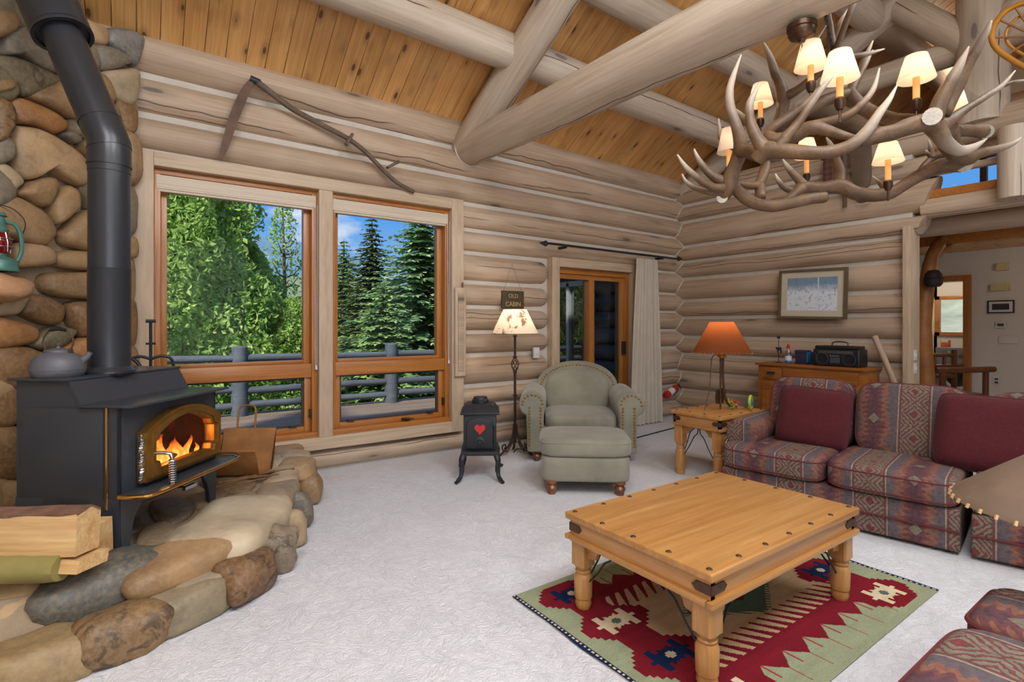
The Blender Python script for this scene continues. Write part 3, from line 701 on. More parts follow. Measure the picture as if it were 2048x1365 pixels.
# ------------------------------------------------------------------ outdoors
gr = MB().grid(40, 30, lambda u, v: (-60+u*140, 5.5+v*v*180, -1.1-0.6*mnoise.noise(Vector((u*6, v*6, 1)))-v*1.5))
M_grass = flat('meadow', rgb(104, 116, 62), 0.9, var=0.25, vs=1.2, bmp=0.6, bs=30)
g_ = gr.build('ground_meadow', M_grass); tag(g_, 'green meadow beyond the deck', kind='structure')
dk = struct('floor_deck', 'weathered plank deck outside the windows')
dm = MB().box((0, 0, -0.02), (9.5, 0.135, 0.04)).mesh('deck_plank', M_greydeck, bev=0.006, seg=1)
for k in range(30): put('deck_plank', dm, dk, (1.4, 5.35+k*0.142, -0.08), (0, 0, R.uniform(-.001, .001)))
def railing():
    rl = thing('deck_railing', 'grey log railing along the far edge of the deck', 'railing', (0, 9.25, -0.08))
    for x in (-3.76, -1.24, 1.28, 3.80, 6.32):
        MB().lathe([(0.0, 1.1), (0.09, 1.1), (0.115, 1.08), (0.12, 0.6), (0.125, 0)][::-1], 14).build('post', M_rail, rl, (x, 0, 0))
    for z in (0.90, 0.66, 0.41, 0.16):
        for x in (-3.76, -1.24, 1.28, 3.80):
            log('rail', (x, 0, z+R.uniform(-.02, .02)), (x+2.52, 0, z+R.uniform(-.02, .02)), 0.062, 0.055, M_rail, rl, n=10, jit=0.1)
railing()
# wing of the house across the deck, seen through the sliding door
wg = struct('wall_wing', 'grey log wing of the house outside the sliding door')
for k in range(10): wlog((6.3, 5.3, 0.1+k*0.27), (6.3, 6.42, 0.1+k*0.27), 0.133, 0.13, wg, M_wing)
for k in range(10): wlog((6.3, 7.6, 0.1+k*0.27), (6.3, 9.3, 0.1+k*0.27), 0.133, 0.13, wg, M_wing)
MB().span((6.35, 5.3, -0.1), (6.5, 9.3, 3.0)).build('backing', M_wing, wg, smooth=0)
M_barn = flat('red_fascia', rgb(92, 26, 24), 0.6)
MB().span((6.05, 6.3, 2.18), (6.2, 9.3, 2.32)).build('fascia', M_barn, wg)
MB().span((5.6, 6.0, 2.62), (6.5, 9.5, 2.7)).build('eave', M_wing, wg)
d3 = struct('door_3', 'white framed sliding glass door of the wing outside')
for a, b_ in (((6.16, 6.45, 0), (6.3, 6.55, 2.1)), ((6.16, 6.98, 0), (6.3, 7.05, 2.1)), ((6.16, 7.5, 0), (6.3, 7.58, 2.1)), ((6.16, 6.45, 2.03), (6.3, 7.58, 2.12))):
    MB().span(a, b_).build('frame_board', M_plastic_w, d3)
MB().span((6.22, 6.5, 0.05), (6.23, 7.55, 2.05)).build('pane', M_wingglass, d3, smooth=0)
# trees
def leafmat(name, c1, c2, tr=0.3):
    m, nt, b = newmat(name); nt.nodes.remove(b); out = [n for n in nt.nodes if n.type == 'OUTPUT_MATERIAL'][0]
    v = coords(nt, rand=False); n1 = noise(nt, v, 2.3, 2); n2 = N(nt, 'ShaderNodeTexWhiteNoise', noise_dimensions='3D')
    g = N(nt, 'ShaderNodeNewGeometry')
    f = mathn(nt, 'ADD', mathn(nt, 'MULTIPLY', n1, 0.5), mathn(nt, 'MULTIPLY', g.outputs['Random Per Island'], 0.5))
    col = mixc(nt, rng(nt, f, 0.2, 0.8), c1, c2)
    d = N(nt, 'ShaderNodeBsdfDiffuse', ins={0: col}); t = N(nt, 'ShaderNodeBsdfTranslucent', ins={0: col})
    mx = N(nt, 'ShaderNodeMixShader', ins={0: tr, 1: d.outputs[0], 2: t.outputs[0]}); nt.links.new(mx.outputs[0], out.inputs[0])
    return m
M_leaf = leafmat('aspen_leaf', rgb(108, 156, 62), rgb(206, 226, 140), 0.45)
M_needle = leafmat('spruce_needle', rgb(92, 126, 76), rgb(166, 190, 118), 0.25)
M_needle2 = leafmat('dark_needle', rgb(74, 94, 54), rgb(136, 148, 88), 0.2)
M_needle3 = leafmat('blue_needle', rgb(98, 138, 96), rgb(182, 206, 150), 0.25)
M_bark = flat('bark', rgb(92, 84, 70), 0.9, var=0.3, vs=12, bmp=0.5, bs=30)
def aspen(x, y, z, h, r, n, label, seed, ls=0.075):
    rr = random.Random(seed); t = thing('leafy_tree', label, 'tree', (x, y, z), group='trees outside the left window')
    b = MB(); b.tube([(0, 0, 0), (0.05, 0.03, h*0.5), (0, 0.1, h*0.95)], [0.09, 0.06, 0.015], 8)
    br = []
    for k in range(26):
        a = rr.uniform(0, 6.28); z0 = h*rr.uniform(0.12, 0.8); L = r*rr.uniform(0.6, 1.0)*(1.1-0.7*z0/h)
        e = Vector((math.cos(a)*L, math.sin(a)*L, z0+L*0.8)); s0 = Vector((0.03, 0.03, z0))
        b.tube([s0, (s0+e)/2+Vector((0, 0, -0.1)), e], [0.03, 0.018, 0.006], 5); br.append((s0, e))
    b.build('trunk', M_bark, t)
    vs = []; fs = []
    for k in range(n):
        zz = rr.random()**0.8; rad = r*(math.sin(math.pi*min(1, 0.18+zz*0.80))**0.7)*(1.05-0.45*zz)*(rr.random()**0.4)
        a = rr.uniform(0, 6.28); lump = 1+0.45*mnoise.noise(Vector((math.cos(a)*2+seed, math.sin(a)*2, zz*7)))
        p = Vector((math.cos(a)*rad*lump, math.sin(a)*rad*lump, 0.25+zz*h))
        u = Vector((rr.gauss(0, 1), rr.gauss(0, 1), rr.gauss(0, 1)-0.4)).normalized(); w = u.cross(Vector((rr.gauss(0, 1), rr.gauss(0, 1), rr.gauss(0, 1)))).normalized()
        s = ls*rr.uniform(0.6, 1.25); i = len(vs); bend = u.cross(w)*s*0.25
        vs += [p-u*s, p+w*s*0.5+bend, p+u*s, p-w*s*0.5+bend]; fs.append((i, i+1, i+2, i+3))
    MB().add(vs, fs).build('foliage', M_leaf, t, smooth=0)
aspen(0.5, 12.6, -1.2, 7.6, 2.1, 50000, 'big leafy green tree filling the left window', 1)
aspen(2.05, 13.4, -1.2, 4.2, 1.4, 18000, 'lighter leafy green sapling at the right of the left window', 2, 0.05)
aspen(2.75, 12.3, -1.2, 2.9, 1.15, 14000, 'low leafy bush behind the left railing', 3, 0.045)
aspen(3.25, 15.6, -1.2, 6.2, .8, 1700, 'slender wispy tree against the sky in the left window', 5, 0.06)
def spruce(x, y, z, h, r, m, label, seed, dens=1.0, sh=0.0):
    rr = random.Random(seed); t = thing('spruce_tree', label, 'tree', (x, y, z), group='spruces outside the right window')
    MB().tube([(0, 0, 0), (0, 0, h*0.5), (0, 0, h)], [r*0.09, r*0.05, 0.01], 8).build('trunk', M_bark, t)
    vs = []; fs = []; nw = int(h/0.24*dens)
    for k in range(nw):
        f = k/nw; zz = h*(0.05+0.95*f); L = r*(1-f)**0.72*rr.uniform(0.75, 1.1)+0.08
        nb = max(5, int(15*(1-f)+5)); a0 = rr.uniform(0, 6.28)
        for q in range(nb):
            a = a0+6.283*q/nb+rr.uniform(-.2, .2); Lb = L*rr.uniform(0.65, 1.12)
            dirv = Vector((math.cos(a), math.sin(a), 0)); side = Vector((-math.sin(a), math.cos(a), 0))
            ns = max(4, int(Lb/0.13))
            for j in range(ns):
                s = (j+0.6)/ns; p = dirv*(Lb*s)+Vector((0, 0, zz-Lb*(0.42*s-0.22*s*s)))
                for w in (-1, 1, 0):
                    ln = 0.30*(1.2-0.6*s)*rr.uniform(0.7, 1.3)*min(1.0, 0.45+Lb*0.5)
                    tip = p+(side*w*0.8+dirv*(0.7 if w else 1.0)+Vector((0, 0, rr.uniform(-.45, .1)))).normalized()*ln
                    wd = Vector((rr.uniform(-.3, .3), rr.uniform(-.3, .3), 1)).cross(tip-p).normalized()*ln*0.30
                    i = len(vs); vs += [p-wd*0.6, p+wd*0.6, (p+tip)/2+wd+Vector((0, 0, 0.02)), tip, (p+tip)/2-wd+Vector((0, 0, 0.02))]
                    fs.append((i, i+1, i+2, i+3, i+4))
    MB().add(vs, fs).build('foliage', m, t, smooth=0)
def sp(px, ptop, d, r, m, label, seed, dens=1.0):
    p = at_d(px, ptop, d); spruce(p.x, p.y, -1.4, p.z+1.4, r, m, label, seed, dens)
sp(744, 430, 26, 2.9, M_needle2, 'tall dark spruce spire in the middle of the right window', 11)
sp(846, 385, 17.0, 3.6, M_needle3, 'big bluish green spruce at the right side of the right window', 12, 1.2)
sp(688, 476, 33, 3.0, M_needle, 'slender spruce beside the mullion in the right window', 13)
sp(925, 300, 23, 3.4, M_needle2, 'dark spruce behind the big bluish one at the window edge', 14)
sp(768, 560, 13.2, 2.1, M_needle, 'low bushy spruce in front behind the railing post', 15, 1.3)
sp(645, 530, 40, 3.4, M_needle2, 'spruce half hidden by the window mullion', 16)
sp(1060, 420, 24, 2.9, M_needle, 'spruce outside to the right, seen by the sliding door', 18, 0.7)
# hills
def hills(name, label, dist, zb, amp, m, seed):
    nx = 60
    def fn(u, v):
        x = -250+u*750; hgt = zb+amp*(0.5+0.8*mnoise.noise(Vector((u*7+seed, 0.3, 0)))+0.3*mnoise.noise(Vector((u*23+seed, 0.7, 0))))
        return (x, dist+v*120-40*math.sin(u*5), -8+(hgt+8)*math.sin(v*math.pi*0.5)+1.5*mnoise.noise(Vector((u*60, v*9, seed))))
    o = MB().grid(nx, 8, fn).build(name, m, smooth=60); tag(o, label, kind='structure')
eh = MB().grid(12, 10, lambda u, v: (16+v*22, -30+u*60, -1.5+v*v*5+0.8*mnoise.noise(Vector((u*9, v*5, 2))))).build('ground_slope', flat('scree_slope', rgb(150, 152, 128), 1.0, var=.3, vs=.8)); tag(eh, 'grassy slope beyond the laundry window', kind='structure')
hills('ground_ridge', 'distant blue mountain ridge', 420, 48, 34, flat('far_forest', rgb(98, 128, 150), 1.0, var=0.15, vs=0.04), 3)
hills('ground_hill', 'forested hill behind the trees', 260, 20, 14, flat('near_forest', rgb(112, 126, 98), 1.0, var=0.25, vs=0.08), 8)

# ------------------------------------------------------------------ hearth
HZ = 0.27
he = thing('stone_hearth', 'curved raised hearth of river stones under the stove', 'hearth')
arc = cr([(1.10, 4.90, 0), (1.06, 4.55, 0), (0.96, 4.05, 0), (0.83, 3.66, 0), (0.54, 3.10, 0), (0.20, 2.83, 0), (-0.14, 2.70, 0), (-0.45, 2.67, 0), (-0.95, 2.72, 0), (-1.5, 2.88, 0), (-2.0, 3.1, 0)], 6)
def inset(p, k):
    c = Vector((-0.45, 4.3, 0)); return p+(c-p).normalized()*k
lo_ = [inset(p, 0.045) for p in arc]+[Vector((-2.0, 3.06, 0)), Vector((-0.05, 4.90, 0))]
hi_ = [inset(p, 0.20)+Vector((0, 0, HZ-0.012)) for p in arc]+[Vector((-2.0, 3.06, HZ-0.012)), Vector((-0.05, 4.90, HZ-0.012))]
n_ = len(lo_)
MB().add(lo_+hi_, [tuple(range(n_-1, -1, -1)), tuple(range(n_, 2*n_))]+[(i, (i+1) % n_, n_+(i+1) % n_, n_+i) for i in range(n_)]).build('mortar_bed', M_mortar, he, smooth=30)
# rounded stone laid along the rim: c (centre), half sizes along tangent / radially / up, yaw
def rock(c, hs, yaw, color, seed, pw=3.2, tilt=0.0, parent=None, name='stone'):
    rr = random.Random(seed); off = Vector((rr.uniform(0, 99), rr.uniform(0, 99), rr.uniform(0, 99))); vs = []; fs = []; n, m = 22, 14
    sg = lambda a, e: math.copysign(abs(a)**e, a)
    Mx = Matrix.Rotation(yaw, 3, 'Z') @ Matrix.Rotation(tilt, 3, 'X')
    e = 2.0/pw
    for i in range(m+1):
        p = -math.pi/2+math.pi*i/m
        for k in range(n):
            a = 2*math.pi*k/n
            v = Vector((hs[0]*sg(math.cos(p), e)*sg(math.cos(a), e), hs[1]*sg(math.cos(p), e)*sg(math.sin(a), e), hs[2]*sg(math.sin(p), e)))
            s = 1+0.24*mnoise.noise(v*2.6/max(hs)*0.5+off)+0.06*mnoise.noise(v*14+off)
            vs.append(Mx @ (v*s))
    for i in range(m):
        for k in range(n): fs.append((i*n+k, i*n+(k+1) % n, (i+1)*n+(k+1) % n, (i+1)*n+k))
    b = MB(); b.add(vs, fs)
    return put(name, b.mesh(name, M_stone, smooth=80), parent if parent is not None else he, c, color=color)
def tangent(p):
    best = min(range(len(arc)-1), key=lambda i: (arc[i]-Vector((p.x, p.y, 0))).length)
    t = arc[min(best+1, len(arc)-1)]-arc[max(best-1, 0)]; return math.atan2(t.y, t.x)
def rim(box, zc, hz, rad, color, seed, pw=3.2, push=0.0, tilt=0.0):
    """stone seen in a pixel box; its centre lies at height zc on that ray"""
    x0, y0, x1, y1 = box; c = at_z((x0+x1)/2, (y0+y1)/2, zc); d = c.dot(FW); w = (x1-x0)/FPX*d
    ya = tangent(c); t = Vector((math.cos(ya), math.sin(ya), 0)); k = max(0.35, abs(t.dot(RT)))
    hw = max(0.06, (w-2*rad*abs(t.dot(FW))*0.35)/2/k*0.88)
    nrm = Vector((t.y, -t.x, 0)); nrm = nrm if nrm.dot(Vector((0.4, -0.9, 0))) > 0 else -nrm
    rock(c-nrm*push, (min(hw, 0.34), rad, hz), ya, color, seed, pw, tilt)
PALE = rgb(186, 168, 140)
rim((375, 1000, 580, 1112), 0.215, 0.105, 0.24, A(PALE, 1), 1, 3.6, 0.03)
rim((305, 1076, 462, 1158), 0.21, 0.075, 0.15, A(rgb(168, 132, 92), 0.85), 2, 3.4)
rim((104, 1106, 335, 1232), 0.165, 0.13, 0.19, A(rgb(98, 96, 88), 0.85), 3, 2.8)
rim((-70, 1152, 86, 1300), 0.15, 0.15, 0.19, A(rgb(170, 138, 94), 0.95), 4, 3.2)
rim((78, 1140, 132, 1215), 0.15, 0.10, 0.09, A(PAL, 1), 5)
rim((322, 1160, 446, 1246), 0.08, 0.085, 0.11, A(rgb(140, 126, 100), 1), 6, 3.4)
rim((356, 1140, 448, 1180), 0.145, 0.03, 0.10, A(rgb(150, 138, 116), 1), 7)
rim((172, 1209, 323, 1322), 0.075, 0.10, 0.12, A(rgb(128, 98, 62), 0.2), 8, 3.4)
rim((-20, 1266, 178, 1380), 0.06, 0.10, 0.13, A(rgb(150, 124, 84), 0.8), 9, 3.2)
rim((452, 1112, 530, 1196), 0.10, 0.11, 0.10, A(rgb(118, 84, 52), 0.1), 10)
rim((522, 1058, 578, 1144), 0.11, 0.12, 0.11, A(rgb(132, 116, 96), 0.2), 11)
rim((562, 1022, 596, 1100), 0.10, 0.12, 0.10, A(rgb(176, 150, 116), 1), 12)
rim((582, 985, 604, 1065), 0.11, 0.13, 0.10, A(rgb(110, 104, 94), .6), 13)
rim((510, 972, 596, 1020), 0.22, 0.08, 0.13, A(rgb(150, 132, 106), 1), 14)
rim((526, 946, 598, 982), 0.22, 0.08, 0.12, A(PAL, 1), 15)
rim((512, 924, 584, 952), 0.22, 0.08, 0.12, A(PALE, 1), 16)
for k, (x, y) in enumerate(((1.06, 4.22), (1.1, 4.5), (1.1, 4.75), (-0.75, 2.76), (-1.15, 2.85), (-1.5, 2.98))):
    ya = tangent(Vector((x, y, 0))); rock(Vector((x, y, 0.10)), (0.17, 0.10, 0.12), ya, A([TAN, GRY, PAL, TAN2, BRN, TAN][k], 0.9), 40+k)
    rock(Vector((x-0.08, y+0.05, 0.24)), (0.18, 0.14, 0.075), ya, A([TAN2, PAL, TAN, BRN, PAL, GRY][k], 0.9), 50+k)
# flat stones in the top of the hearth
for k, (o_, c_, li) in enumerate([
 ([(272, 1100), (285, 1062), (330, 1048), (362, 1060), (345, 1082), (300, 1102)], rgb(138, 118, 92), .1),
 ([(190, 1100), (230, 1078), (262, 1070), (258, 1104), (215, 1120)], rgb(128, 106, 78), .2),
 ([(300, 1010), (350, 1000), (390, 1012), (370, 1040), (318, 1048)], rgb(92, 76, 58), .3),
 ([(376, 998), (430, 985), (456, 994), (420, 1012), (385, 1016)], rgb(122, 96, 66), .1),
 ([(400, 965), (460, 955), (510, 965), (490, 985), (430, 984)], rgb(112, 90, 64), .2),
 ([(455, 1000), (500, 985), (515, 996), (480, 1008)], rgb(140, 120, 92), 0),
 ([(470, 935), (510, 930), (520, 950), (480, 955)], rgb(120, 96, 70), 0),
 ([(210, 1050), (280, 1035), (290, 1056), (262, 1066), (220, 1074)], rgb(96, 80, 60), .2)]):
    pillow('stone', [at_z(x, y, HZ-0.005) for x, y in o_], Vector((0, 0, 1)), 0.026, he, M_stone, A(c_, 1-li), 70+k, 0.04, 0.4)
ledge = rock(at_pl(-8, 575, SA+SN*0.16, SN), (0.17, 0.14, 0.075), math.radians(45), A(rgb(196, 146, 104), 0.95), 91, 2.6, 0, ws, 'ledge_stone')
# ------------------------------------------------------------------ shared shapes
def sbox(b, c, hs, pw=5.0, M=None, n=36, m=18):
    """rounded, slightly puffed box (superellipsoid) added to an MB"""
    sg = lambda a, e: math.copysign(abs(a)**e, a); e = 2.0/pw; vs = []; fs = []; c = Vector(c)
    for i in range(m+1):
        p = -math.pi/2+math.pi*i/m
        for k in range(n):
            a = 2*math.pi*k/n
            v = Vector((hs[0]*sg(math.cos(p), e)*sg(math.cos(a), e), hs[1]*sg(math.cos(p), e)*sg(math.sin(a), e), hs[2]*sg(math.sin(p), e)))
            vs.append((M @ v if M is not None else v)+c)
    for i in range(m):
        for k in range(n): fs.append((i*n+k, i*n+(k+1) % n, (i+1)*n+(k+1) % n, (i+1)*n+k))
    b.add(vs, fs); return b
def poly_r(poly, c, a):
    """distance from c to the polygon boundary along angle a"""
    d = (math.cos(a), math.sin(a)); best = 0
    for i in range(len(poly)):
        p, q = poly[i], poly[(i+1) % len(poly)]
        ex, ey = q[0]-p[0], q[1]-p[1]; den = d[0]*ey-d[1]*ex
        if abs(den) < 1e-9: continue
        t = ((p[0]-c[0])*ey-(p[1]-c[1])*ex)/den; s = ((p[0]-c[0])*d[1]-(p[1]-c[1])*d[0])/den
        if t > 0 and -1e-6 <= s <= 1+1e-6: best = max(best, t)
    return best
def ring(b, outer, inner, a, bb, fn, n=72):
    cx = sum(p[0] for p in inner)/len(inner); cy = sum(p[1] for p in inner)/len(inner)
    angs = sorted(set([2*math.pi*k/n for k in range(n)]+[math.atan2(p[1]-cy, p[0]-cx) % (2*math.pi) for p in outer]+[math.atan2(p[1]-cy, p[0]-cx) % (2*math.pi) for p in inner]))
    O = []; I = []
    for t in angs:
        ro, ri = poly_r(outer, (cx, cy), t), poly_r(inner, (cx, cy), t)
        O.append((cx+ro*math.cos(t), cy+ro*math.sin(t))); I.append((cx+ri*math.cos(t), cy+ri*math.sin(t)))
    k = len(angs); vs = [fn(p[0], p[1], a) for p in O]+[fn(p[0], p[1], a) for p in I]+[fn(p[0], p[1], bb) for p in O]+[fn(p[0], p[1], bb) for p in I]; fs = []
    for i in range(k):
        j = (i+1) % k
        fs += [(i, j, k+j, k+i), (2*k+i, 3*k+i, 3*k+j, 2*k+j), (i, 2*k+i, 2*k+j, j), (k+i, k+j, 3*k+j, 3*k+i)]
    return b.add(vs, fs)

# ------------------------------------------------------------------ wood stove
SB = 0.275
st = thing('wood_stove', 'large black steel wood stove with brass arched glass door', 'stove', (-0.08, 3.10, SB), math.atan2(0.777, 0.629))
sx = lambda w: (lambda u, v, t: (t, u, v))
b = MB(); prof = [(0, .185), (.52, .185), (.52, .81), (.25, .81), (.19, .685), (0, .685)]
for w0, w1 in ((0.0, 0.012), (0.708, 0.72)): b.prism(prof, w0, w1, lambda u, v, t: (t, u, v))
b.span((0.012, 0.508, .185), (.708, .52, .81)).span((0.012, 0, .185), (.708, .508, .197))
b.add([(0.012, .185, .685), (.708, .185, .685), (.708, .25, .81), (.012, .25, .81)], [(0, 1, 2, 3)])
b.build('body', M_steel, st, smooth=0, bev=0.0)
outer = [(.06, .26), (.06, .685), (.71, .685), (.71, .26)]; arch = [(.095, .285)]
door_o = [(.10, .30), (.69, .30), (.69, .545)]+[(.69-.59*t, .545+.095*math.sin(math.pi*t)**0.8) for t in (.1, .2, .3, .4, .5, .6, .7, .8, .9)]+[(.10, .545)]
door_i = [(.20, .355), (.59, .355), (.60, .385), (.625, .395), (.625, .49), (.605, .50), (.595, .528)]+[(.595-.40*t, .532+.062*math.sin(math.pi*t)) for t in (.15, .3, .5, .7, .85)]+[(.195, .528), (.185, .50), (.165, .49), (.165, .395), (.19, .385)]
fp = lambda u, v, t: (u, t, v)
b = MB(); ring(b, [(.0, .185), (.0, .685), (.72, .685), (.72, .185)], [(.15, .34), (.64, .34), (.64, .53), (.395, .60), (.15, .53)], 0.0, 0.014, fp); b.build('front_plate', M_steel, st, smooth=0)
M_fire = flat('firebox', rgb(62, 34, 24), 0.9, var=0.3, vs=12)
b = MB(); b.span((.02, .44, .2), (.70, .45, .67)).span((.02, .02, .2), (.03, .44, .67)).span((.69, .02, .2), (.70, .44, .67)).span((.03, .02, .2), (.69, .44, .29)).span((.03, .03, .655), (.69, .44, .665))
b.build('firebox', M_fire, st, smooth=0)
d_ = MB(); ring(d_, door_o, door_i, -0.055, -0.004, fp); dr = d_.build('door', M_brass, st, bev=0.008, seg=2)
mid = [(p[0]+(0.395-p[0])*0.10, p[1]+(0.45-p[1])*0.10) for p in door_o]; inn = [(p[0]+(p[0]-0.395)*0.10, p[1]+(p[1]-0.45)*0.12) for p in door_i]
d_ = MB(); ring(d_, mid, inn, -0.066, -0.05, fp); d_.build('door_moulding', M_brass, dr, bev=0.004)
MB().prism(door_i, -0.03, -0.026, fp).build('door_glass', M_stoveglass, dr, smooth=0)
b = MB(); b.tube([(.145, -.055, .435), (.15, -.10, .437), (.165, -.13, .43), (.17, -.135, .40)], 0.009, 8)
sp_ = [(.17+0.013*math.cos(t*1.05), -.135+0.013*math.sin(t*1.05), .40-t*0.0019) for t in range(66)]
b.tube(sp_, 0.0045, 5); b.tube([(.17, -.135, .40), (.17, -.135, .285)], 0.006, 6); b.build('door_handle', M_chrome, dr)
b = MB(); b.tube([(.095+0.006*math.sin(t*1.3), -.03+0.006*math.cos(t*1.3), .53-t*0.0025) for t in range(92)], 0.007, 5); b.build('door_gasket', M_chrome, dr)
MB().span((-.022, .235, .81), (.742, .545, .823)).build('top_plate', M_steel, st, bev=0.003)
b = MB(); b.prism([(.19, .686), (.252, .812), (.246, .822), (.175, .69)], -.012, .732, lambda u, v, t: (t, u, v)); b.build('step_plate', M_steel, st, smooth=0)
MB().span((-.022, -.075, .685), (.742, .19, .697)).build('shelf_plate', M_steel, st, bev=0.003)
b = MB()
b.prism([(-0.03, -.012), (-0.02, -.11), (0.04, -.155), (.68, -.155), (.75, -.11), (.755, -.012)], .262, .276); al = b.build('ash_lip', M_steel, st, bev=0.003)
MB().tube(cr([(-.03, -.02, .271), (-.022, -.105, .271), (.04, -.158, .271), (.36, -.160, .271), (.68, -.158, .271), (.752, -.105, .271), (.757, -.02, .271)], 5), 0.010, 8).build('brass_edge', M_gold, al)
MB().tube([(-.006, .06, .69), (-.006, .06, .20)], 0.006, 8).build('trim_rod', M_gold, st)
MB().span((-.004, .08, .20), (.0, .50, .68)).build('side_panel', M_steel, st, bev=0.002)
for (x0, sxn) in ((0.0, 1), (.72, -1)):
    for (y0_, syn) in ((0.0, 1), (.52, -1)):
        b = MB(); pf = [(0, .25), (.15, .25), (.13, .20), (.085, .14), (.06, .06), (.055, 0), (.01, 0), (0.0, .08)]
        q = (lambda x0, sxn, y0_, syn: (lambda u, v, t: (x0+sxn*u, y0_-syn*0.006+syn*t, v)))(x0, sxn, y0_, syn); b.prism(pf, 0, 0.012, q)
        q2 = (lambda x0, sxn, y0_, syn: (lambda u, v, t: (x0-sxn*0.006+sxn*t, y0_+syn*u, v)))(x0, sxn, y0_, syn); b.prism(pf, 0, 0.012, q2)
        b.build('leg', M_steel, st, smooth=0)
b = MB(); b.tube([(.36, -.02, .20), (.36, -.07, .20)], 0.006, 6).span((.33, -.09, .19), (.42, -.07, .207)).build('damper_knob', M_chrome, st)
# fire inside the stove
fr = thing('burning_fire', 'orange flames burning on logs inside the stove', 'fire', (-0.08, 3.10, SB), math.atan2(0.777, 0.629))
def flame_mat():
    m, nt, b = newmat('flame'); nt.nodes.remove(b); out = [n for n in nt.nodes if n.type == 'OUTPUT_MATERIAL'][0]
    t = N(nt, 'ShaderNodeTexCoord'); s = N(nt, 'ShaderNodeSeparateXYZ', ins={0: t.outputs['Generated']})
    n1 = noise(nt, N(nt, 'ShaderNodeVectorMath', operation='MULTIPLY', ins={0: t.outputs['Object'], 1: (30, 30, 12)}).outputs[0], 1.0, 3, 0.6, 1.0)
    f = mathn(nt, 'ADD', s.outputs[2], mathn(nt, 'MULTIPLY', mathn(nt, 'SUBTRACT', n1, 0.5), 0.9))
    rp = N(nt, 'ShaderNodeValToRGB', ins={0: f}); rp.color_ramp.elements[0].color = (1, 0.62, 0.16, 1); rp.color_ramp.elements[0].position = 0.15
    rp.color_ramp.elements[1].color = (0.55, 0.05, 0.005, 1); e = rp.color_ramp.elements.new(0.55); e.color = (1, 0.26, 0.03, 1)
    em = N(nt, 'ShaderNodeEmission', ins={0: rp.outputs[0], 1: 2.6}); tr = N(nt, 'ShaderNodeBsdfTransparent')
    al = rng(nt, f, 0.45, 1.05, 0.95, 0.0)
    mx = N(nt, 'ShaderNodeMixShader', ins={0: al, 1: tr.outputs[0], 2: em.outputs[0]}); nt.links.new(mx.outputs[0], out.inputs[0]); return m
M_flame = flame_mat(); M_ember = flat('ember', rgb(60, 20, 10), 0.9, var=0.5, vs=30, emit=0.7, ecol=(1.0, 0.16, 0.02, 1)); M_char = flat('charred_log', rgb(50, 32, 24), 0.95, var=0.5, vs=18, bmp=0.6, bs=30)
for a, c in (((.17, .10, .315), (.62, .09, .32)), ((.20, .18, .315), (.65, .20, .325)), ((.22, .08, .345), (.58, .20, .36))): MB().tube([a, c], 0.035, 9).build('fire_log', M_char, fr)
em_ = MB().ball((0, 0, 0), 0.02, 7, 5).mesh('ember', M_ember)
for k in range(26):
    o = put('ember', em_, fr, (.18+.018*k+R.uniform(-.01, .01), .04+R.uniform(0, .10), .30+R.uniform(0, .035))); q_ = R.uniform(.6, 1.2); o.scale = (q_, q_, q_*.8)
for (x, y, h, w) in ((.24, .05, .12, .035), (.30, .06, .22, .055), (.34, .04, .19, .04), (.27, .04, .15, .035), (.40, .06, .13, .035), (.44, .04, .09, .03), (.48, .06, .14, .035), (.53, .04, .10, .03), (.57, .06, .13, .032), (.31, .03, .12, .035), (.22, .04, .09, .025), (.61, .05, .08, .025), (.36, .08, .16, .05), (.50, .09, .12, .05)):
    pts = []; ra = []
    for i in range(9):
        t = i/8; pts.append((x+0.02*math.sin(t*5+x*40), y+0.01*math.cos(t*4+x*30), .31+h*t)); ra.append(max(0.002, w*(0.55+0.6*t)*(1-t)**0.8))
    MB().tube(pts, ra, 8, flat=0.6).build('flame', M_flame, fr)
def point(name, loc, e, col, r=0.03):
    d = bpy.data.lights.new(name, 'POINT'); d.energy = e; d.color = col; d.shadow_soft_size = r
    o = bpy.data.objects.new(name, d); C.objects.link(o); o.location = loc; return o
q = st.matrix_basis @ Vector((.38, .10, .45)); point('fire_glow', (q.x, q.y, q.z), 3.0, (1, 0.42, 0.12), 0.06)

# stove pipe
PB = Vector((-0.134, 3.52, 0)); zt = SB+.823
pp = thing('stove_pipe', 'black stove pipe rising from the stove and bending back to the ceiling', 'pipe', (PB.x, PB.y, zt))
rel = lambda v: Vector(v)-Vector((PB.x, PB.y, zt))
MB().lathe([(.115, 0), (.115, .012), (.098, .03), (.095, .035)], 32).build('collar', M_pipe, pp)
MB().lathe([(.0945, .01), (.0945, .55), (.096, .552)], 36).build('lower_section', M_pipe, pp)
MB().lathe([(.0925, .55), (.0925, 1.06), (.095, 1.062), (.095, 1.10)], 36).build('upper_section', M_pipe, pp)
e0 = Vector((0, 0, 1.10)); e1 = rel(at_d(124, 66, 2.83)); bend = Vector((0, 0, 1.22)); dirn = (e1-bend).normalized()
MB().tube([e0, e0+Vector((0, 0, .05)), bend, bend+dirn*.06, bend+dirn*.14], .097, 36).build('elbow', M_pipe, pp)
for o_, a_ in ((e0, Vector((0, 0, 1))), (bend-Vector((0, 0, .03)), (Vector((0, 0, 1))+dirn).normalized()), (bend+dirn*.13, dirn)):
    MB().tube([o_-a_*.004, o_+a_*.004], .0995, 36).build('seam', M_pipe, pp)
MB().tube([bend+dirn*.12, e1+dirn*.1], .094, 36).build('angled_section', M_pipe, pp)
sl = MB(); P0 = e1-dirn*.02; sl.tube([P0, P0+dirn*.03, P0+dirn*1.6], [.137, .137, .137], 40, cap=False); sl.tube([P0+dirn*.06, P0, P0-dirn*.004], [.12, .121, .137], 40, cap=False)
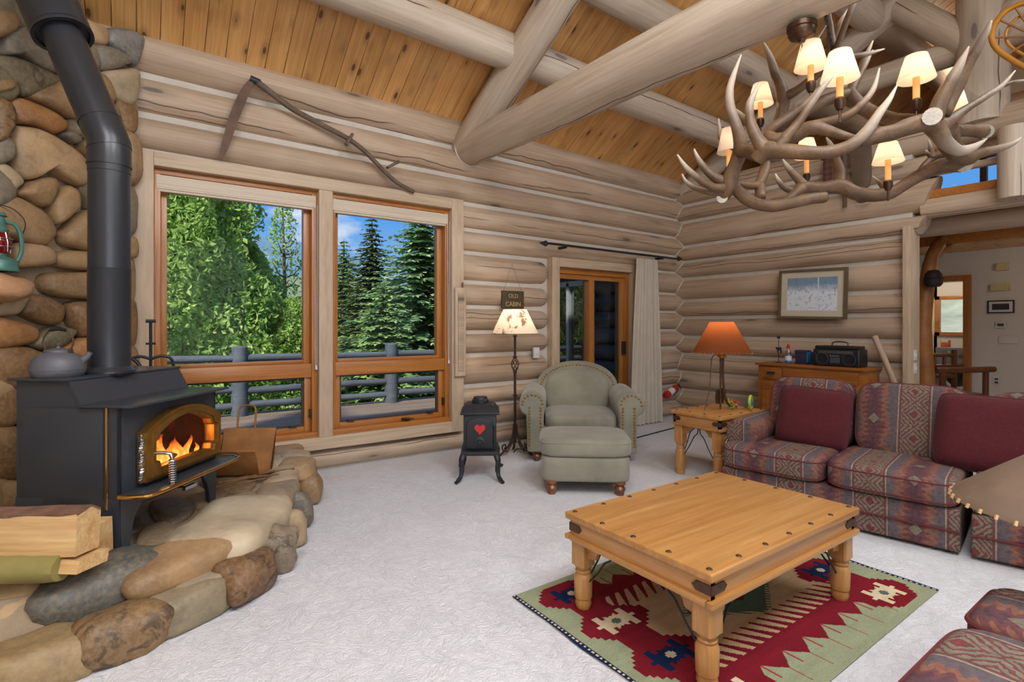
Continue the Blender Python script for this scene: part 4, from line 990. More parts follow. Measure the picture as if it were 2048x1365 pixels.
sl.tube([P0+dirn*.02, P0+dirn*.025], [.137, .137], 40); sl.build('outer_sleeve', M_pipe, pp)

# kettle on the stove
M_kettle = flat('grey_enamel', rgb(92, 92, 96), 0.55, 0.2, var=0.12, vs=9, bmp=0.12, bs=60)
kp = st.matrix_basis @ Vector((.078, .385, .8235))
kt = thing('tea_kettle', 'squat grey iron tea kettle on top of the stove', 'kettle', kp, math.atan2(RT.y, RT.x)-math.pi/2); kt.scale = (.88, .88, .92)
MB().lathe([(0, 0), (.108, 0), (.118, .012), (.124, .03), (.124, .034), (.126, .036), (.126, .05), (.118, .085), (.095, .112), (.072, .125), (.066, .128), (.066, .134)], 36).build('body', M_kettle, kt)
kl = MB().lathe([(.064, .132), (.062, .14), (.03, .150), (.0, .152)], 28).build('lid', M_kettle, kt); MB().lathe([(.0, .148), (.012, .15), (.008, .16), (.014, .172), (.0, .178)], 14).build('lid_knob', M_kettle, kl)
MB().tube([(-.04, .09, .075), (-.05, .12, .10), (-.055, .135, .125)], [.024, .017, .013], 12).build('spout', M_kettle, kt)
for s in (-1, 1): MB().span((-.012, s*.068-.006, .112), (.012, s*.068+.006, .15)).build('ear', M_rust, kt, bev=0.003)
bl = MB().tube(cr([(0, -.068, .14), (.0, -.085, .19), (0, -.05, .245), (0, 0, .255), (0, .05, .245), (0, .085, .19), (0, .068, .14)], 6), 0.0045, 8).build('bail_handle', M_rust, kt)
MB().tube([(0, -.045, .247), (0, 0, .256), (0, .045, .247)], [.009, .012, .009], 10).build('grip', M_plastic_k, bl)

# fire tools behind the stove
ft = thing('fire_tool_set', 'black wrought iron fire tools hanging on a stand behind the stove', 'fire tools', (0.06, 4.52, SB-0.005))
MB().lathe([(0.12, 0), (.12, .012), (.03, .02), (.012, .03)], 20).build('base', M_iron, ft)
MB().tube([(0, 0, .02), (0, 0, 1.10)], .010, 8).build('pole', M_iron, ft); MB().tube([(-.03, 0, 1.11), (.03, 0, 1.11)], .012, 8).build('finial', M_iron, ft)
for s in (-1, 1):
    MB().tube(cr([(0, 0, .84), (s*.06, 0, .86), (s*.12, 0, .84), (s*.135, 0, .78), (s*.115, 0, .73), (s*.09, 0, .74)], 6), .010, 8).build('hook_arm', M_iron, ft)
    MB().tube([(s*.11, 0, .74), (s*.11, 0, .12)], .007, 6).build('poker', M_iron, ft)
MB().tube([(-.03, 0, .95), (.03, 0, .95)], .009, 6).build('crossbar', M_iron, ft)
MB().span((-.16, -.02, .05), (-.06, 0, .20)).build('shovel_pan', M_iron, ft, bev=.006)
MB().tube([(.03, .02, .12), (.03, .02, .72)], .008, 6).build('brush_handle', M_rust, ft)
# tall trivet hook left of it
hk = thing('iron_hook_stand', 'small black iron hook stand between pipe and window', 'hook stand', (-0.10, 4.40, SB-0.005))
MB().tube([(0, 0, 0), (0, 0, .92)], .009, 8).build('pole', M_iron, hk); MB().lathe([(0.08, 0), (.08, .01), (.01, .02)], 16).build('base', M_iron, hk)
MB().tube(cr([(0, 0, .86), (.06, -.02, .85), (.10, -.03, .79), (.07, -.02, .73)], 6), .012, 8).build('hook_arm', M_iron, hk)

# leather log carrier
M_leather = flat('tan_leather', rgb(150, 100, 52), 0.6, var=0.2, vs=10, bmp=0.15, bs=60)
lc = thing('log_carrier', 'brown leather log carrier with a looped handle on the hearth', 'log carrier', (0.58, 4.20, HZ-0.002), math.radians(-32))
b = MB(); b.tube([(0, 0, 0), (0, 0, .01)], .001, 3)
def slab(bb, pts, w0, w1, th):
    vs = []; n = len(pts)
    for w in (w0, w1):
        for (y, z) in pts: vs.append((w, y, z))
        for (y, z) in reversed(pts): vs.append((w, y+th*0.6, z+th))
    m = 2*n; fs = [tuple(range(m-1, -1, -1)), tuple(range(m, 2*m))]+[(i, (i+1) % m, m+(i+1) % m, m+i) for i in range(m)]
    bb.add(vs, fs)
bb = MB(); slab(bb, [(.17, .30), (.14, .15), (.11, .04), (.06, .008), (-.06, .008), (-.13, .05), (-.17, .16), (-.20, .22)], -.19, .19, .012)
bb.build('sling', M_leather, lc, smooth=50)
MB().tube(cr([(-.10, .178, .27), (-.10, .21, .42), (-.09, .22, .46), (-.03, .225, .475), (.02, .22, .45), (.03, .185, .30)], 6), .012, 6, flat=.5).build('handle', M_leather, lc)
MB().tube(cr([(-.08, -.20, .20), (-.08, -.24, .23), (0, -.25, .23), (.08, -.24, .23), (.08, -.20, .20)], 6), .012, 6, flat=.5).build('handle', M_leather, lc)
for x in (-.15, -.05, .05, .15): MB().lathe([(.009, 0), (.006, .006), (0, .007)], 8, (x, .172, .275), Matrix.Rotation(math.radians(90), 3, 'X')).build('rivet', M_brass, lc)
M_stick = flat('twig_bark', rgb(110, 80, 50), 0.9, var=0.25, vs=20)
for k, (a, c, r) in enumerate(((( .42, 3.98, .30), (.80, 3.98, .295), .012), ((.45, 4.02, .29), (.92, 4.06, .30), .012), ((.40, 3.94, .285), (.78, 4.03, .315), .009), ((.50, 3.93, .285), (.86, 3.96, .285), .008))):
    c_ = Vector(c); a_ = Vector(a)
    o = MB().tube([a_, (a_+c_)/2+Vector((0.0, 0.01, .005)), c_], [r, r*.9, r*.6], 7).build('kindling_stick', M_stick)
    tag(o, ['thin brown kindling stick lying nearest the log carrier', 'longest kindling stick poking past the hearth stones', 'kindling stick lying slanted across the others', 'thinnest kindling stick at the front of the bundle'][k], 'stick', 'kindling sticks beside the log carrier')
# split firewood
M_split = wood('split_wood', rgb(222, 184, 128), rgb(196, 148, 92), (1.2, 18, 18), 0.7, 0.05, rgb(120, 80, 40), rvar=0.06)
M_barkw = flat('pine_bark', rgb(122, 88, 70), 0.95, var=0.3, vs=16, bmp=1.0, bs=45)
M_gbark = flat('aspen_bark', rgb(142, 130, 72), 0.8, var=0.15, vs=8, bmp=0.2, bs=30)
def firewood(p, yaw, L, prof, label, mats=(M_split, M_barkw), barkfrom=None, tilt=0.0):
    t = thing('firewood_log', label, 'firewood', p, yaw, 'split firewood on the hearth')
    b = MB(); rr = random.Random(len(label)); nseg = 8; n = len(prof); vs = []; fs = []
    for i in range(nseg+1):
        for (y, z) in prof: vs.append((-L/2+L*i/nseg, y*(1+0.05*rr.uniform(-1, 1)), z*(1+0.05*rr.uniform(-1, 1))+tilt*(-L/2+L*i/nseg)))
    for i in range(nseg):
        for k in range(n): fs.append((i*n+k, i*n+(k+1) % n, (i+1)*n+(k+1) % n, (i+1)*n+k))
    fs.append(tuple(range(n-1, -1, -1))); fs.append(tuple(nseg*n+k for k in range(n)))
    b.add(vs, fs).build('wood', mats[0], t, smooth=42)
    if barkfrom:
        b = MB(); i0, i1 = barkfrom; vs = []; fs = []; idx = list(range(i0, i1+1)); m_ = len(idx)
        for i in range(nseg+1):
            for q in idx: y, z = prof[q]; vs.append((-L/2+L*i/nseg, y*1.04, z+0.006+0.006*rr.random()+tilt*(-L/2+L*i/nseg)))
            for q in reversed(idx): y, z = prof[q]; vs.append((-L/2+L*i/nseg, y*0.98, z-0.004+tilt*(-L/2+L*i/nseg)))
        k2 = 2*m_
        for i in range(nseg):
            for k in range(k2): fs.append((i*k2+k, i*k2+(k+1) % k2, (i+1)*k2+(k+1) % k2, (i+1)*k2+k))
        fs.append(tuple(range(k2-1, -1, -1))); fs.append(tuple(nseg*k2+k for k in range(k2)))
        b.add(vs, fs).build('bark', mats[1], t, smooth=30)
ryaw = math.atan2(RT.y, RT.x)
def fw(px, py, d, off=0): return at_d(px, py, d)
firewood(at_d(40, 1062, 2.16), ryaw+0.05, 0.54, [(-.07, -.09), (.06, -.10), (.07, .05), (.02, .085), (-.06, .075)], 'thick split log with bark along the top, topmost of the pile', barkfrom=(2, 4), tilt=0.02)
firewood(at_d(100, 1072, 2.36), ryaw+0.10, 0.46, [(-.05, -.09), (.06, -.09), (.05, .06), (-.05, .05)], 'split log standing behind the topmost one')
firewood(at_d(80, 1118, 2.18), ryaw-0.06, 0.46, [(-.08, -.02), (.07, -.03), (.08, .02), (-.06, .03)], 'thin splintered slab wedged under the topmost log', tilt=-.02)
firewood(at_d(18, 1138, 2.10), ryaw+0.10, 0.40, [(.065*math.cos(t*.5236), .055*math.sin(t*.5236)) for t in range(12)], 'round log with yellow green bark at the bottom of the pile', (M_gbark, M_gbark))

# lantern on the ledge stone
M_teal = flat('teal_enamel', rgb(74, 118, 106), 0.4, 0.1, var=0.12, vs=15); M_redglass = flat('red_glass', rgb(110, 16, 14), 0.12, coat=0.5)
lp = at_pl(-4, 543, SA+SN*0.16, SN); lt = thing('barn_lantern', 'teal metal barn lantern with red glass on the stone ledge', 'lantern', lp, 0.3)
MB().lathe([(.092, 0), (.095, .008), (.088, .02), (.085, .06), (.07, .075), (.035, .085), (.035, .10)], 28).build('tank', M_teal, lt)
MB().lathe([(.035, .10), (.055, .13), (.062, .16), (.055, .195), (.038, .22)], 24).build('globe', M_redglass, lt)
MB().lathe([(.04, .22), (.045, .235), (.03, .26), (.034, .275), (.028, .31), (.04, .315), (.03, .335), (0, .34)], 24).build('chimney_cap', M_teal, lt)
for s in (-1, 1): MB().tube(cr([(s*.075, 0, .05), (s*.098, 0, .12), (s*.095, 0, .22), (s*.07, 0, .275), (s*.03, 0, .285)], 5), .011, 8).build('side_tube', M_teal, lt)
b = MB()
for z in (.14, .185): b.lathe([(.066, z-.002), (.066, z+.002)], 24, cap=False)
for k in range(4): a = k*1.571+.5; b.tube([(.064*math.cos(a), .064*math.sin(a), .11), (.066*math.cos(a), .066*math.sin(a), .16), (.05*math.cos(a), .05*math.sin(a), .22)], .0025, 5)
b.build('wire_guard', M_chrome, lt); MB().tube(cr([(-.095, 0, .2), (-.12, .03, .30), (-.06, .06, .38), (.06, .06, .38), (.12, .03, .30), (.095, 0, .2)], 5), .003, 6).build('bail_handle', M_iron, lt)
# ------------------------------------------------------------------ fabrics
M_suede = flat('sage_suede', rgb(134, 130, 113), 0.85, var=0.22, vs=3.5, bmp=0.12, bs=14, sheen=0.3)
M_redpile = flat('burgundy_chenille', rgb(82, 21, 27), 0.95, var=0.15, vs=60, bmp=0.3, bs=260, sheen=0.06)
M_piping = flat('burgundy_piping', rgb(98, 36, 38), 0.8)
M_curtain = flat('cream_linen', rgb(200, 188, 170), 0.9, var=0.05, vs=8, bmp=0.15, bs=160)
def kilim():
    m, nt, b = newmat('kilim_upholstery'); b.inputs['Roughness'].default_value = 0.9; b.inputs['Specular IOR Level'].default_value = 0.2
    t = N(nt, 'ShaderNodeTexCoord'); s = N(nt, 'ShaderNodeSeparateXYZ', ins={0: t.outputs['Object']}); x = s.outputs[0]
    v = mathn(nt, 'ADD', s.outputs[1], s.outputs[2])
    P = 0.47; fx = mathn(nt, 'FRACT', mathn(nt, 'ADD', mathn(nt, 'DIVIDE', x, P), 20.12))
    nn = noise(nt, t.outputs['Object'], 55, 3, 0.6); nb = noise(nt, t.outputs['Object'], 12, 3, 0.6)
    SAGE, RD, GR, OR_, PLM, CRM = rgb(132, 122, 104), rgb(118, 74, 72), rgb(106, 94, 96), rgb(142, 98, 82), rgb(98, 70, 76), rgb(170, 148, 122)
    # band A: sage hooked diamonds on red, between fx 0 and 0.36
    ax = mathn(nt, 'ABSOLUTE', mathn(nt, 'DIVIDE', mathn(nt, 'SUBTRACT', fx, 0.18), 0.18))
    fv = mathn(nt, 'ABSOLUTE', mathn(nt, 'SUBTRACT', mathn(nt, 'FRACT', mathn(nt, 'DIVIDE', v, 0.17)), 0.5))
    dd = mathn(nt, 'ADD', mathn(nt, 'MULTIPLY', ax, 0.55), fv)
    dd = mathn(nt, 'ADD', dd, mathn(nt, 'MULTIPLY', mathn(nt, 'SUBTRACT', nn, 0.5), 0.24))
    rings = mathn(nt, 'GREATER_THAN', mathn(nt, 'SINE', mathn(nt, 'MULTIPLY', dd, 34.0)), -0.2)
    core = mathn(nt, 'LESS_THAN', dd, 0.13)
    ca = mixc(nt, rings, RD, SAGE); ca = mixc(nt, core, ca, rgb(128, 68, 66)); ca = mixc(nt, mathn(nt, 'GREATER_THAN', ax, 0.9), ca, RD)
    # band B: flames, between 0.42 and 0.94
    bx = mathn(nt, 'ABSOLUTE', mathn(nt, 'DIVIDE', mathn(nt, 'SUBTRACT', fx, 0.68), 0.26))
    saw = mathn(nt, 'ABSOLUTE', mathn(nt, 'SUBTRACT', mathn(nt, 'FRACT', mathn(nt, 'DIVIDE', v, 0.036)), 0.5))
    fb = mathn(nt, 'ADD', bx, mathn(nt, 'MULTIPLY', saw, 0.55)); fb = mathn(nt, 'ADD', fb, mathn(nt, 'MULTIPLY', mathn(nt, 'SUBTRACT', nb, 0.5), 0.9))
    rp = N(nt, 'ShaderNodeValToRGB', ins={0: fb}); rp.color_ramp.interpolation = 'CONSTANT'
    el = rp.color_ramp.elements; el[0].color = PLM; el[1].position = 0.34; el[1].color = rgb(116, 76, 74)
    for p_, c_ in ((0.56, OR_), (0.86, GR), (1.0, GR)): e = el.new(p_); e.color = c_
    f2 = mathn(nt, 'ABSOLUTE', mathn(nt, 'SUBTRACT', mathn(nt, 'FRACT', mathn(nt, 'DIVIDE', v, 0.27)), 0.5))
    dia = mathn(nt, 'LESS_THAN', mathn(nt, 'ADD', mathn(nt, 'MULTIPLY', bx, 0.5), f2), 0.14)
    cb_ = mixc(nt, dia, rp.outputs[0], SAGE)
    isB = mathn(nt, 'MULTIPLY', mathn(nt, 'GREATER_THAN', fx, 0.42), mathn(nt, 'LESS_THAN', fx, 0.94))
    isA = mathn(nt, 'LESS_THAN', fx, 0.36)
    ln = mathn(nt, 'MAXIMUM', mathn(nt, 'LESS_THAN', mathn(nt, 'ABSOLUTE', mathn(nt, 'SUBTRACT', fx, 0.375)), 0.007), mathn(nt, 'LESS_THAN', mathn(nt, 'ABSOLUTE', mathn(nt, 'SUBTRACT', fx, 0.985)), 0.007))
    c = mixc(nt, isA, GR, ca); c = mixc(nt, isB, c, cb_); c = mixc(nt, ln, c, CRM)
    c = N(nt, 'ShaderNodeVectorMath', operation='SCALE', ins={0: c, 'Scale': rng(nt, nn, 0.3, 0.7, 0.62, 1.0)}).outputs[0]
    nt.links.new(c, b.inputs['Base Color']); bump(nt, b, nn, 0.2, 0.004); return m
M_kilim = kilim()

# ------------------------------------------------------------------ armchair and ottoman
CRZ = math.atan2(-0.631, 0.776)
ac = thing('armchair', 'sage green suede club armchair with rolled arms and nailhead trim', 'armchair', (3.52, 3.80, 0), CRZ)
b = MB(); sbox(b, (0, .42, .23), (.40, .40, .12), 7); b.build('seat_base', M_suede, ac)
b = MB(); sbox(b, (0, .36, .39), (.36, .38, .085), 5); b.build('seat_cushion', M_suede, ac)
bp = []
for k in range(25):
    a = math.pi*k/24; bp.append((0.465*math.cos(a)*(1 if abs(math.cos(a)) < 2 else 1), .62+.345*math.sin(a)**0.85))
bp = [(.44, .20)]+bp+[(-.44, .20)]
tl = Matrix.Rotation(math.radians(-10), 3, 'X')
b = MB(); b.prism(bp, .70, .90, lambda u, v, t: tuple(tl @ Vector((u, t-.7, v-.2))+Vector((0, .7, .2)))); bk = b.build('backrest', M_suede, ac, bev=.045, seg=4, smooth=60)
b = MB(); sbox(b, (0, 0, 0), (.365, .085, .27), 2.7, None); bc = b.build('back_cushion', M_suede, ac, (0, .775, .585), (math.radians(-11), 0, 0))
tackm = MB().lathe([(.012, 0), (.009, .006), (0, .009)], 8, (0, 0, 0), Matrix.Rotation(math.radians(90), 3, 'X')).mesh('nailhead', M_brass)
M_stitch = flat('whipstitch', rgb(170, 160, 140), 0.9)
for k in range(33):
    a = math.pi*(k)/32; u, v = .412*math.cos(a), .622+.292*math.sin(a)**0.85
    put('nailhead', tackm, bk, tl @ Vector((u, -.001, v-.2))+Vector((0, .7, .2)))
for s in (-1, 1):
    ap = [(-.085, .10), (-.085, .46)]
    for k in range(15):
        a = math.radians(200-k*17); ap.append((.025+.135*math.cos(a), .57+.13*math.sin(a)))
    ap += [(.085, .46), (.075, .10)]
    b = MB(); b.prism(ap, 0.0, .80, (lambda s: (lambda u, v, t: (s*(.455+u), t, v)))(s)); ar = b.build('arm', M_suede, ac, bev=.022, seg=3, smooth=60)
    for k in range(9): a = math.radians(175-k*22); put('nailhead', tackm, ar, (s*(.48+.10*math.cos(a)), .0, .57+.095*math.sin(a)))
    for k in range(13):
        for q in (-.055, .055): put('nailhead', tackm, ar, (s*(.455+q), .0, .54-k*.031))
M_turned = wood('turned_walnut', rgb(134, 80, 40), rgb(104, 58, 28), (12, 12, 1.5), 0.35, rvar=.05, coat=.2)
foot = MB().lathe([(.030, 0), (.034, .012), (.030, .022), (.040, .035), (.044, .052), (.036, .066), (.030, .075), (.046, .09), (.046, .11), (.04, .13)], 20).mesh('foot', M_turned)
for x in (-.44, .44):
    for y in (.08, .76): put('foot', foot, ac, (x, y, 0))
ot = thing('ottoman', 'sage green suede ottoman on turned wooden feet', 'ottoman', (2.885, 3.063, 0), CRZ)
b = MB(); sbox(b, (0, .26, .205), (.355, .285, .105), 9); b.build('base', M_suede, ot)
b = MB(); sbox(b, (0, .26, .375), (.372, .30, .082), 5.5); cu = b.build('cushion', M_suede, ot)
pl_ = [(.366*math.copysign(abs(math.cos(t))**.33, math.cos(t)), .26+.294*math.copysign(abs(math.sin(t))**.33, math.sin(t)), .415) for t in [k*math.pi/40 for k in range(81)]]
MB().tube(pl_, .006, 6, cap=False).build('piping', M_suede, cu)
for x in (-.27, .27):
    for y in (.03, .49): put('foot', foot, ot, (x, y, 0))

# ------------------------------------------------------------------ sectional sofa
def piping(loop, r, parent): return MB().tube(loop, r, 6, cap=False).build('piping', M_piping, parent)
def rloop(cx_, cy_, hx, hy, z, pw=6.0, n=64):
    e = 2.0/pw; f = lambda a: math.copysign(abs(a)**e, a)
    return [(cx_+hx*f(math.cos(2*math.pi*k/n)), cy_+hy*f(math.sin(2*math.pi*k/n)), z) for k in range(n+1)]
SRZ = math.atan2(-.986, .168)
sf = thing('sectional_sofa', 'burgundy and sage kilim patterned two-seat sofa section with rolled left arm', 'sofa', (3.86, 0.985, 0), SRZ)
b = MB(); b.span((-1.40, .03, .02), (0, .92, .27)); b.build('base', M_kilim, sf, bev=.02, seg=3)
MB().tube([(-1.405, .022, .145), (-.7, .018, .145), (0, .022, .145)], .006, 6).build('piping', M_piping, sf)
for k, (xa, xb) in enumerate(((-1.41, -.705), (-.70, .0))):
    b = MB(); sbox(b, ((xa+xb)/2, .36, .36), ((xb-xa)/2, .375, .095), 7, n=44); c_ = b.build('seat_cushion', M_kilim, sf)
    piping(rloop((xa+xb)/2, .36, (xb-xa)/2-.004, .371, .41, 7), .006, c_); piping(rloop((xa+xb)/2, .36, (xb-xa)/2-.004, .371, .30, 7), .006, c_)
for k, (xa, xb) in enumerate(((-1.26, -.665), (-.655, .02))):
    b = MB(); sbox(b, (0, 0, 0), ((xb-xa)/2, .13, .27), 5, n=44); c_ = b.build('back_cushion', M_kilim, sf, ((xa+xb)/2, .72, .655), (math.radians(-13), 0, 0))
    o = MB().tube([(p[0], -.09, p[1]) for p in [((xb-xa)/2*.965*math.copysign(abs(math.cos(t))**.4, math.cos(t)), .26*math.copysign(abs(math.sin(t))**.4, math.sin(t))) for t in [k2*math.pi/32 for k2 in range(65)]]], .005, 6, cap=False).build('piping', M_piping, c_)
b = MB(); b.span((-1.28, .80, .05), (0, .95, .80)); b.build('back_frame', M_kilim, sf, bev=.05, seg=3)
ap = [(-.10, .02), (-.10, .44)]+[(.0+.125*math.cos(math.radians(205-k*16)), .51+.115*math.sin(math.radians(205-k*16))) for k in range(15)]+[(.09, .40), (.09, .02)]
b = MB(); b.prism(ap, .17, .93, lambda u, v, t: (-1.31-u, t, v)); b.build('arm', M_kilim, sf, bev=.03, seg=3, smooth=60)
# corner section
cs = thing('sofa_corner_section', 'kilim patterned corner section joined to the sofa at the right', 'sofa', (3.86, 0.95, 0), SRZ)
fc = cr([(0.015, .03, 0), (.26, .05, 0), (.46, .01, 0), (.66, -.17, 0), (.80, -.42, 0)], 5)
wedge = [(p.x, p.y) for p in fc]+[(1.55, -.30), (1.60, .95), (.015, .95)]
b = MB(); b.prism(wedge, .02, .27); b.build('base', M_kilim, cs, bev=.02, seg=3, smooth=60)
b = MB(); b.prism([(p[0], p[1]-(.012 if i < len(fc) else 0)) for i, p in enumerate(wedge)], .275, .45); c_ = b.build('seat_cushion', M_kilim, cs, bev=.04, seg=4, smooth=60)
MB().tube([(p.x, p.y-.016, .42) for p in fc], .006, 6).build('piping', M_piping, c_); MB().tube([(p.x, p.y-.008, .145) for p in fc], .006, 6).build('piping', M_piping, cs)
b = MB(); sbox(b, (0, 0, 0), (.36, .13, .27), 5, n=44); b.build('back_cushion', M_kilim, cs, (.40, .73, .645), (math.radians(-13), 0, math.radians(-6)))
b = MB(); sbox(b, (0, 0, 0), (.40, .13, .27), 5, n=44); b.build('back_cushion', M_kilim, cs, (1.20, .42, .645), (math.radians(-13), 0, math.radians(-70)))
# near sofa at the bottom right
ns = thing('loveseat', 'kilim patterned sofa seat with red piping at the bottom right corner', 'sofa', (2.14, 0.445, 0), math.pi)
b = MB(); b.span((0.01, 0.03, .02), (1.5, .95, .37)); b.build('base', M_kilim, ns, bev=.02, seg=3)
for xa, xb in ((0, .33), (.335, 1.05)):
    b = MB(); sbox(b, ((xa+xb)/2, .37, .475), ((xb-xa)/2, .385, .10), 9, n=52); c_ = b.build('seat_cushion', M_kilim, ns); piping(rloop((xa+xb)/2, .37, (xb-xa)/2-.003, .383, .545, 9), .008, c_); piping(rloop((xa+xb)/2, .37, (xb-xa)/2-.003, .383, .40, 9), .008, c_)
b = MB(); b.span((0, .80, .05), (1.5, 1.0, .72)); b.build('back_frame', M_kilim, ns, bev=.05, seg=3)

def cushion(name, label, w, h, t, m, loc, rot):
    o = thing(name, label, 'pillow', loc, 0, 'burgundy throw pillows'); o.rotation_euler = rot
    b = MB(); n = 18
    def fn(sgn):
        def f(u, v):
            a, c = 2*u-1, 2*v-1; pin = 1-.06*(a*a*c*c)
            ex = math.copysign(abs(a)**.9, a); ez = math.copysign(abs(c)**.9, c)
            k = (max(0, 1-a**4)*max(0, 1-c**4))**.5; rnd = 1-.05*(abs(a)**6)*(abs(c)**6)
            wr = .008*mnoise.noise(Vector((a*2.5+w, c*2.5, sgn)))
            return (ex*w/2*(1-.04*(1-c*c))*rnd*pin, sgn*(t/2*k+.004+wr*k), ez*h/2*(1-.04*(1-a*a))*rnd*pin)
        return f
    b.grid(n, n, fn(-1)); b.grid(n, n, fn(1)); b.build('cover', m, o, smooth=70)
    lp = []
    for k in range(4*n+1):
        s_, q = divmod(k, n); q = q/n; a, c = [(2*q-1, -1), (1, 2*q-1), (1-2*q, 1), (-1, 1-2*q)][s_ % 4]
        lp.append((a*w/2*(1-.04*(1-c*c))*(1-.05*(abs(a)**6)*(abs(c)**6))*(1-.06*a*a*c*c), 0, c*h/2*(1-.04*(1-a*a))*(1-.05*(abs(a)**6)*(abs(c)**6))*(1-.06*a*a*c*c)))
    MB().tube(lp, .007, 6, cap=False).build('piping', m, o)
    return o
p1_ = sf.matrix_basis @ Vector((-.895, .49, .645)); cushion('throw_pillow', 'square burgundy throw pillow at the left end of the sofa', .50, .47, .17, M_redpile, p1_, (math.radians(-16), math.radians(4), SRZ+.10))
p2_ = sf.matrix_basis @ Vector((.16, .45, .665)); cushion('throw_pillow', 'wide burgundy throw pillow at the right end of the sofa', .66, .50, .17, M_redpile, p2_, (math.radians(-18), math.radians(2), SRZ-.02))

# ------------------------------------------------------------------ ranch tables
M_strap = flat('rusty_strap', rgb(84, 60, 44), 0.55, 0.4, var=0.2, vs=30)
def ranch_table(name, label, cat, x0, x1, y0, y1, h, ns_x, ns_y, lw=.085, swap=False):
    t = thing(name, label, cat, ((x0+x1)/2, (y0+y1)/2, 0)); hx, hy = (x1-x0)/2, (y1-y0)/2; k = lw/.085
    MB().span((-hx, -hy, h-.033*k), (hx, hy, h)).build('top', M_pine, t, bev=.008, seg=3)
    for s in (-1, 1):
        MB().span((-hx+.02, s*(hy-.03)-.012, h-.105*k), (hx-.02, s*(hy-.03)+.012, h-.033*k)).build('apron', M_pine, t)
        o = MB().span((-hy+.018, -.012, h-.105*k), (hy-.018, .012, h-.033*k)).build('apron', M_pine, t, (s*(hx-.032), 0, 0), (0, 0, math.pi/2))
        b = MB(); b.span((-hx+.0, s*(hy-.012)-.014, h-.128*k), (hx-.0, s*(hy-.012)+.014, h-.105*k)); b.build('moulding', M_pine, t, bev=.006)
        b = MB(); b.span((-hy+.03, -.014, h-.128*k), (hy-.03, .014, h-.105*k)); b.build('moulding', M_pine, t, (s*(hx-.014), 0, 0), (0, 0, math.pi/2), bev=.006)
    zt_ = h-.12*k; ih = lw/2
    prof = [(ih*.78, 0), (ih*.95, .02*k), (ih*.85, .045*k), (ih*.98, .05*k), (ih*1.0, .06*k), (ih*1.05, zt_*.45), (ih*.80, zt_*.50), (ih*.92, zt_*.535), (ih*.74, zt_*.56), (ih*.98, zt_*.60), (ih*1.0, zt_*.62)]
    lm = MB(); lm.lathe(prof, 22); zb = zt_*.62
    lm.prism([(-ih*.8, -ih), (ih*.8, -ih), (ih, -ih*.8), (ih, ih*.8), (ih*.8, ih), (-ih*.8, ih), (-ih, ih*.8), (-ih, -ih*.8)], zb, zt_)
    leg = lm.mesh('leg', M_pinez, smooth=40)
    for sx_ in (-1, 1):
        for sy_ in (-1, 1):
            lx, ly_ = sx_*(hx-.02-ih), sy_*(hy-.02-ih); lg = put('leg', leg, t, (lx, ly_, 0))
            # scalloped brackets either side of the leg
            pf = [(0, 0), (.15*k, 0), (.13*k, -.02*k), (.09*k, -.025*k), (.06*k, -.045*k), (.05*k, -.075*k), (0, -.085*k)]
            b = MB(); b.prism(pf, -.01, .01, (lambda lx, ly_, sx_: (lambda u, v, w: (lx-sx_*(ih+u), ly_+w, h-.12*k+v)))(lx, ly_, sx_)); b.build('bracket', M_pine, t)
            b = MB(); b.prism(pf, -.01, .01, (lambda lx, ly_, sy_: (lambda u, v, w: (lx+w, ly_-sy_*(ih+u), h-.12*k+v)))(lx, ly_, sy_)); b.build('bracket', M_pine, t)
            for ax in (0, 1):     # bent iron rods
                q = lambda u, v: Vector((lx-sx_*u, ly_, v)) if ax == 0 else Vector((lx, ly_-sy_*u, v))
                L_ = (.22 if ax == 0 else .18)*k
                MB().tube(cr([q(ih*.9, zt_*.40), q(ih+.05*k, zt_*.58), q(ih+.10*k, zt_*.78), q(ih+L_*.75, zt_*.86), q(ih+L_*.8, zt_)], 5), .0045, 6).build('iron_rod', M_iron, lg if False else t)
            # corner straps
            zc_ = h-.069*k; b = MB(); ex, ey = sx_*(hx-.018), sy_*(hy-.016)
            b.span((min(ex, ex-sx_*.075*k), ey-.003, zc_-.018*k), (max(ex, ex-sx_*.075*k), ey+.003, zc_+.018*k)); b.span((ex-.003, min(ey, ey-sy_*.06*k), zc_-.018*k), (ex+.003, max(ey, ey-sy_*.06*k), zc_+.018*k))
            for q in (1, 2): pass
            b.build('corner_strap', M_strap, t)
            for vx, vy in ((ex-sx_*.078*k, ey), (ex, ey-sy_*.063*k)):
                o = MB().box((0, 0, 0), (.026*k, .026*k, .026*k)).build('strap_tip', M_strap, t, (vx, vy, zc_), (0, math.radians(45), 0) if vy == ey else (math.radians(45), 0, 0)); o.scale = (1, .25, 1) if vy == ey else (.25, 1, 1)
    stud = MB().lathe([(.0125*k, 0), (.009*k, .004), (0, .0055)], 10).mesh('stud', M_strap)
    pos = [(-hx+.035*k+(2*hx-.07*k)*i/(ns_x-1), s*(hy-.035*k)) for i in range(ns_x) for s in (-1, 1)]+[(s*(hx-.035*k), -hy+.035*k+(2*hy-.07*k)*i/(ns_y-1)) for i in range(1, ns_y-1) for s in (-1, 1)]
    t.location.z = .0 if name == 'end_table' else .009
    for p in pos: put('stud', stud, t, (p[0], p[1], h))
    return t
ranch_table('coffee_table', 'low honey pine coffee table with iron studs and corner straps', 'table', 1.66, 2.87, 1.115, 1.91, .45, 7, 5)
ranch_table('end_table', 'honey pine end table with iron studs beside the sofa', 'table', 3.95, 4.66, 2.57, 3.08, .58, 5, 4, .085)

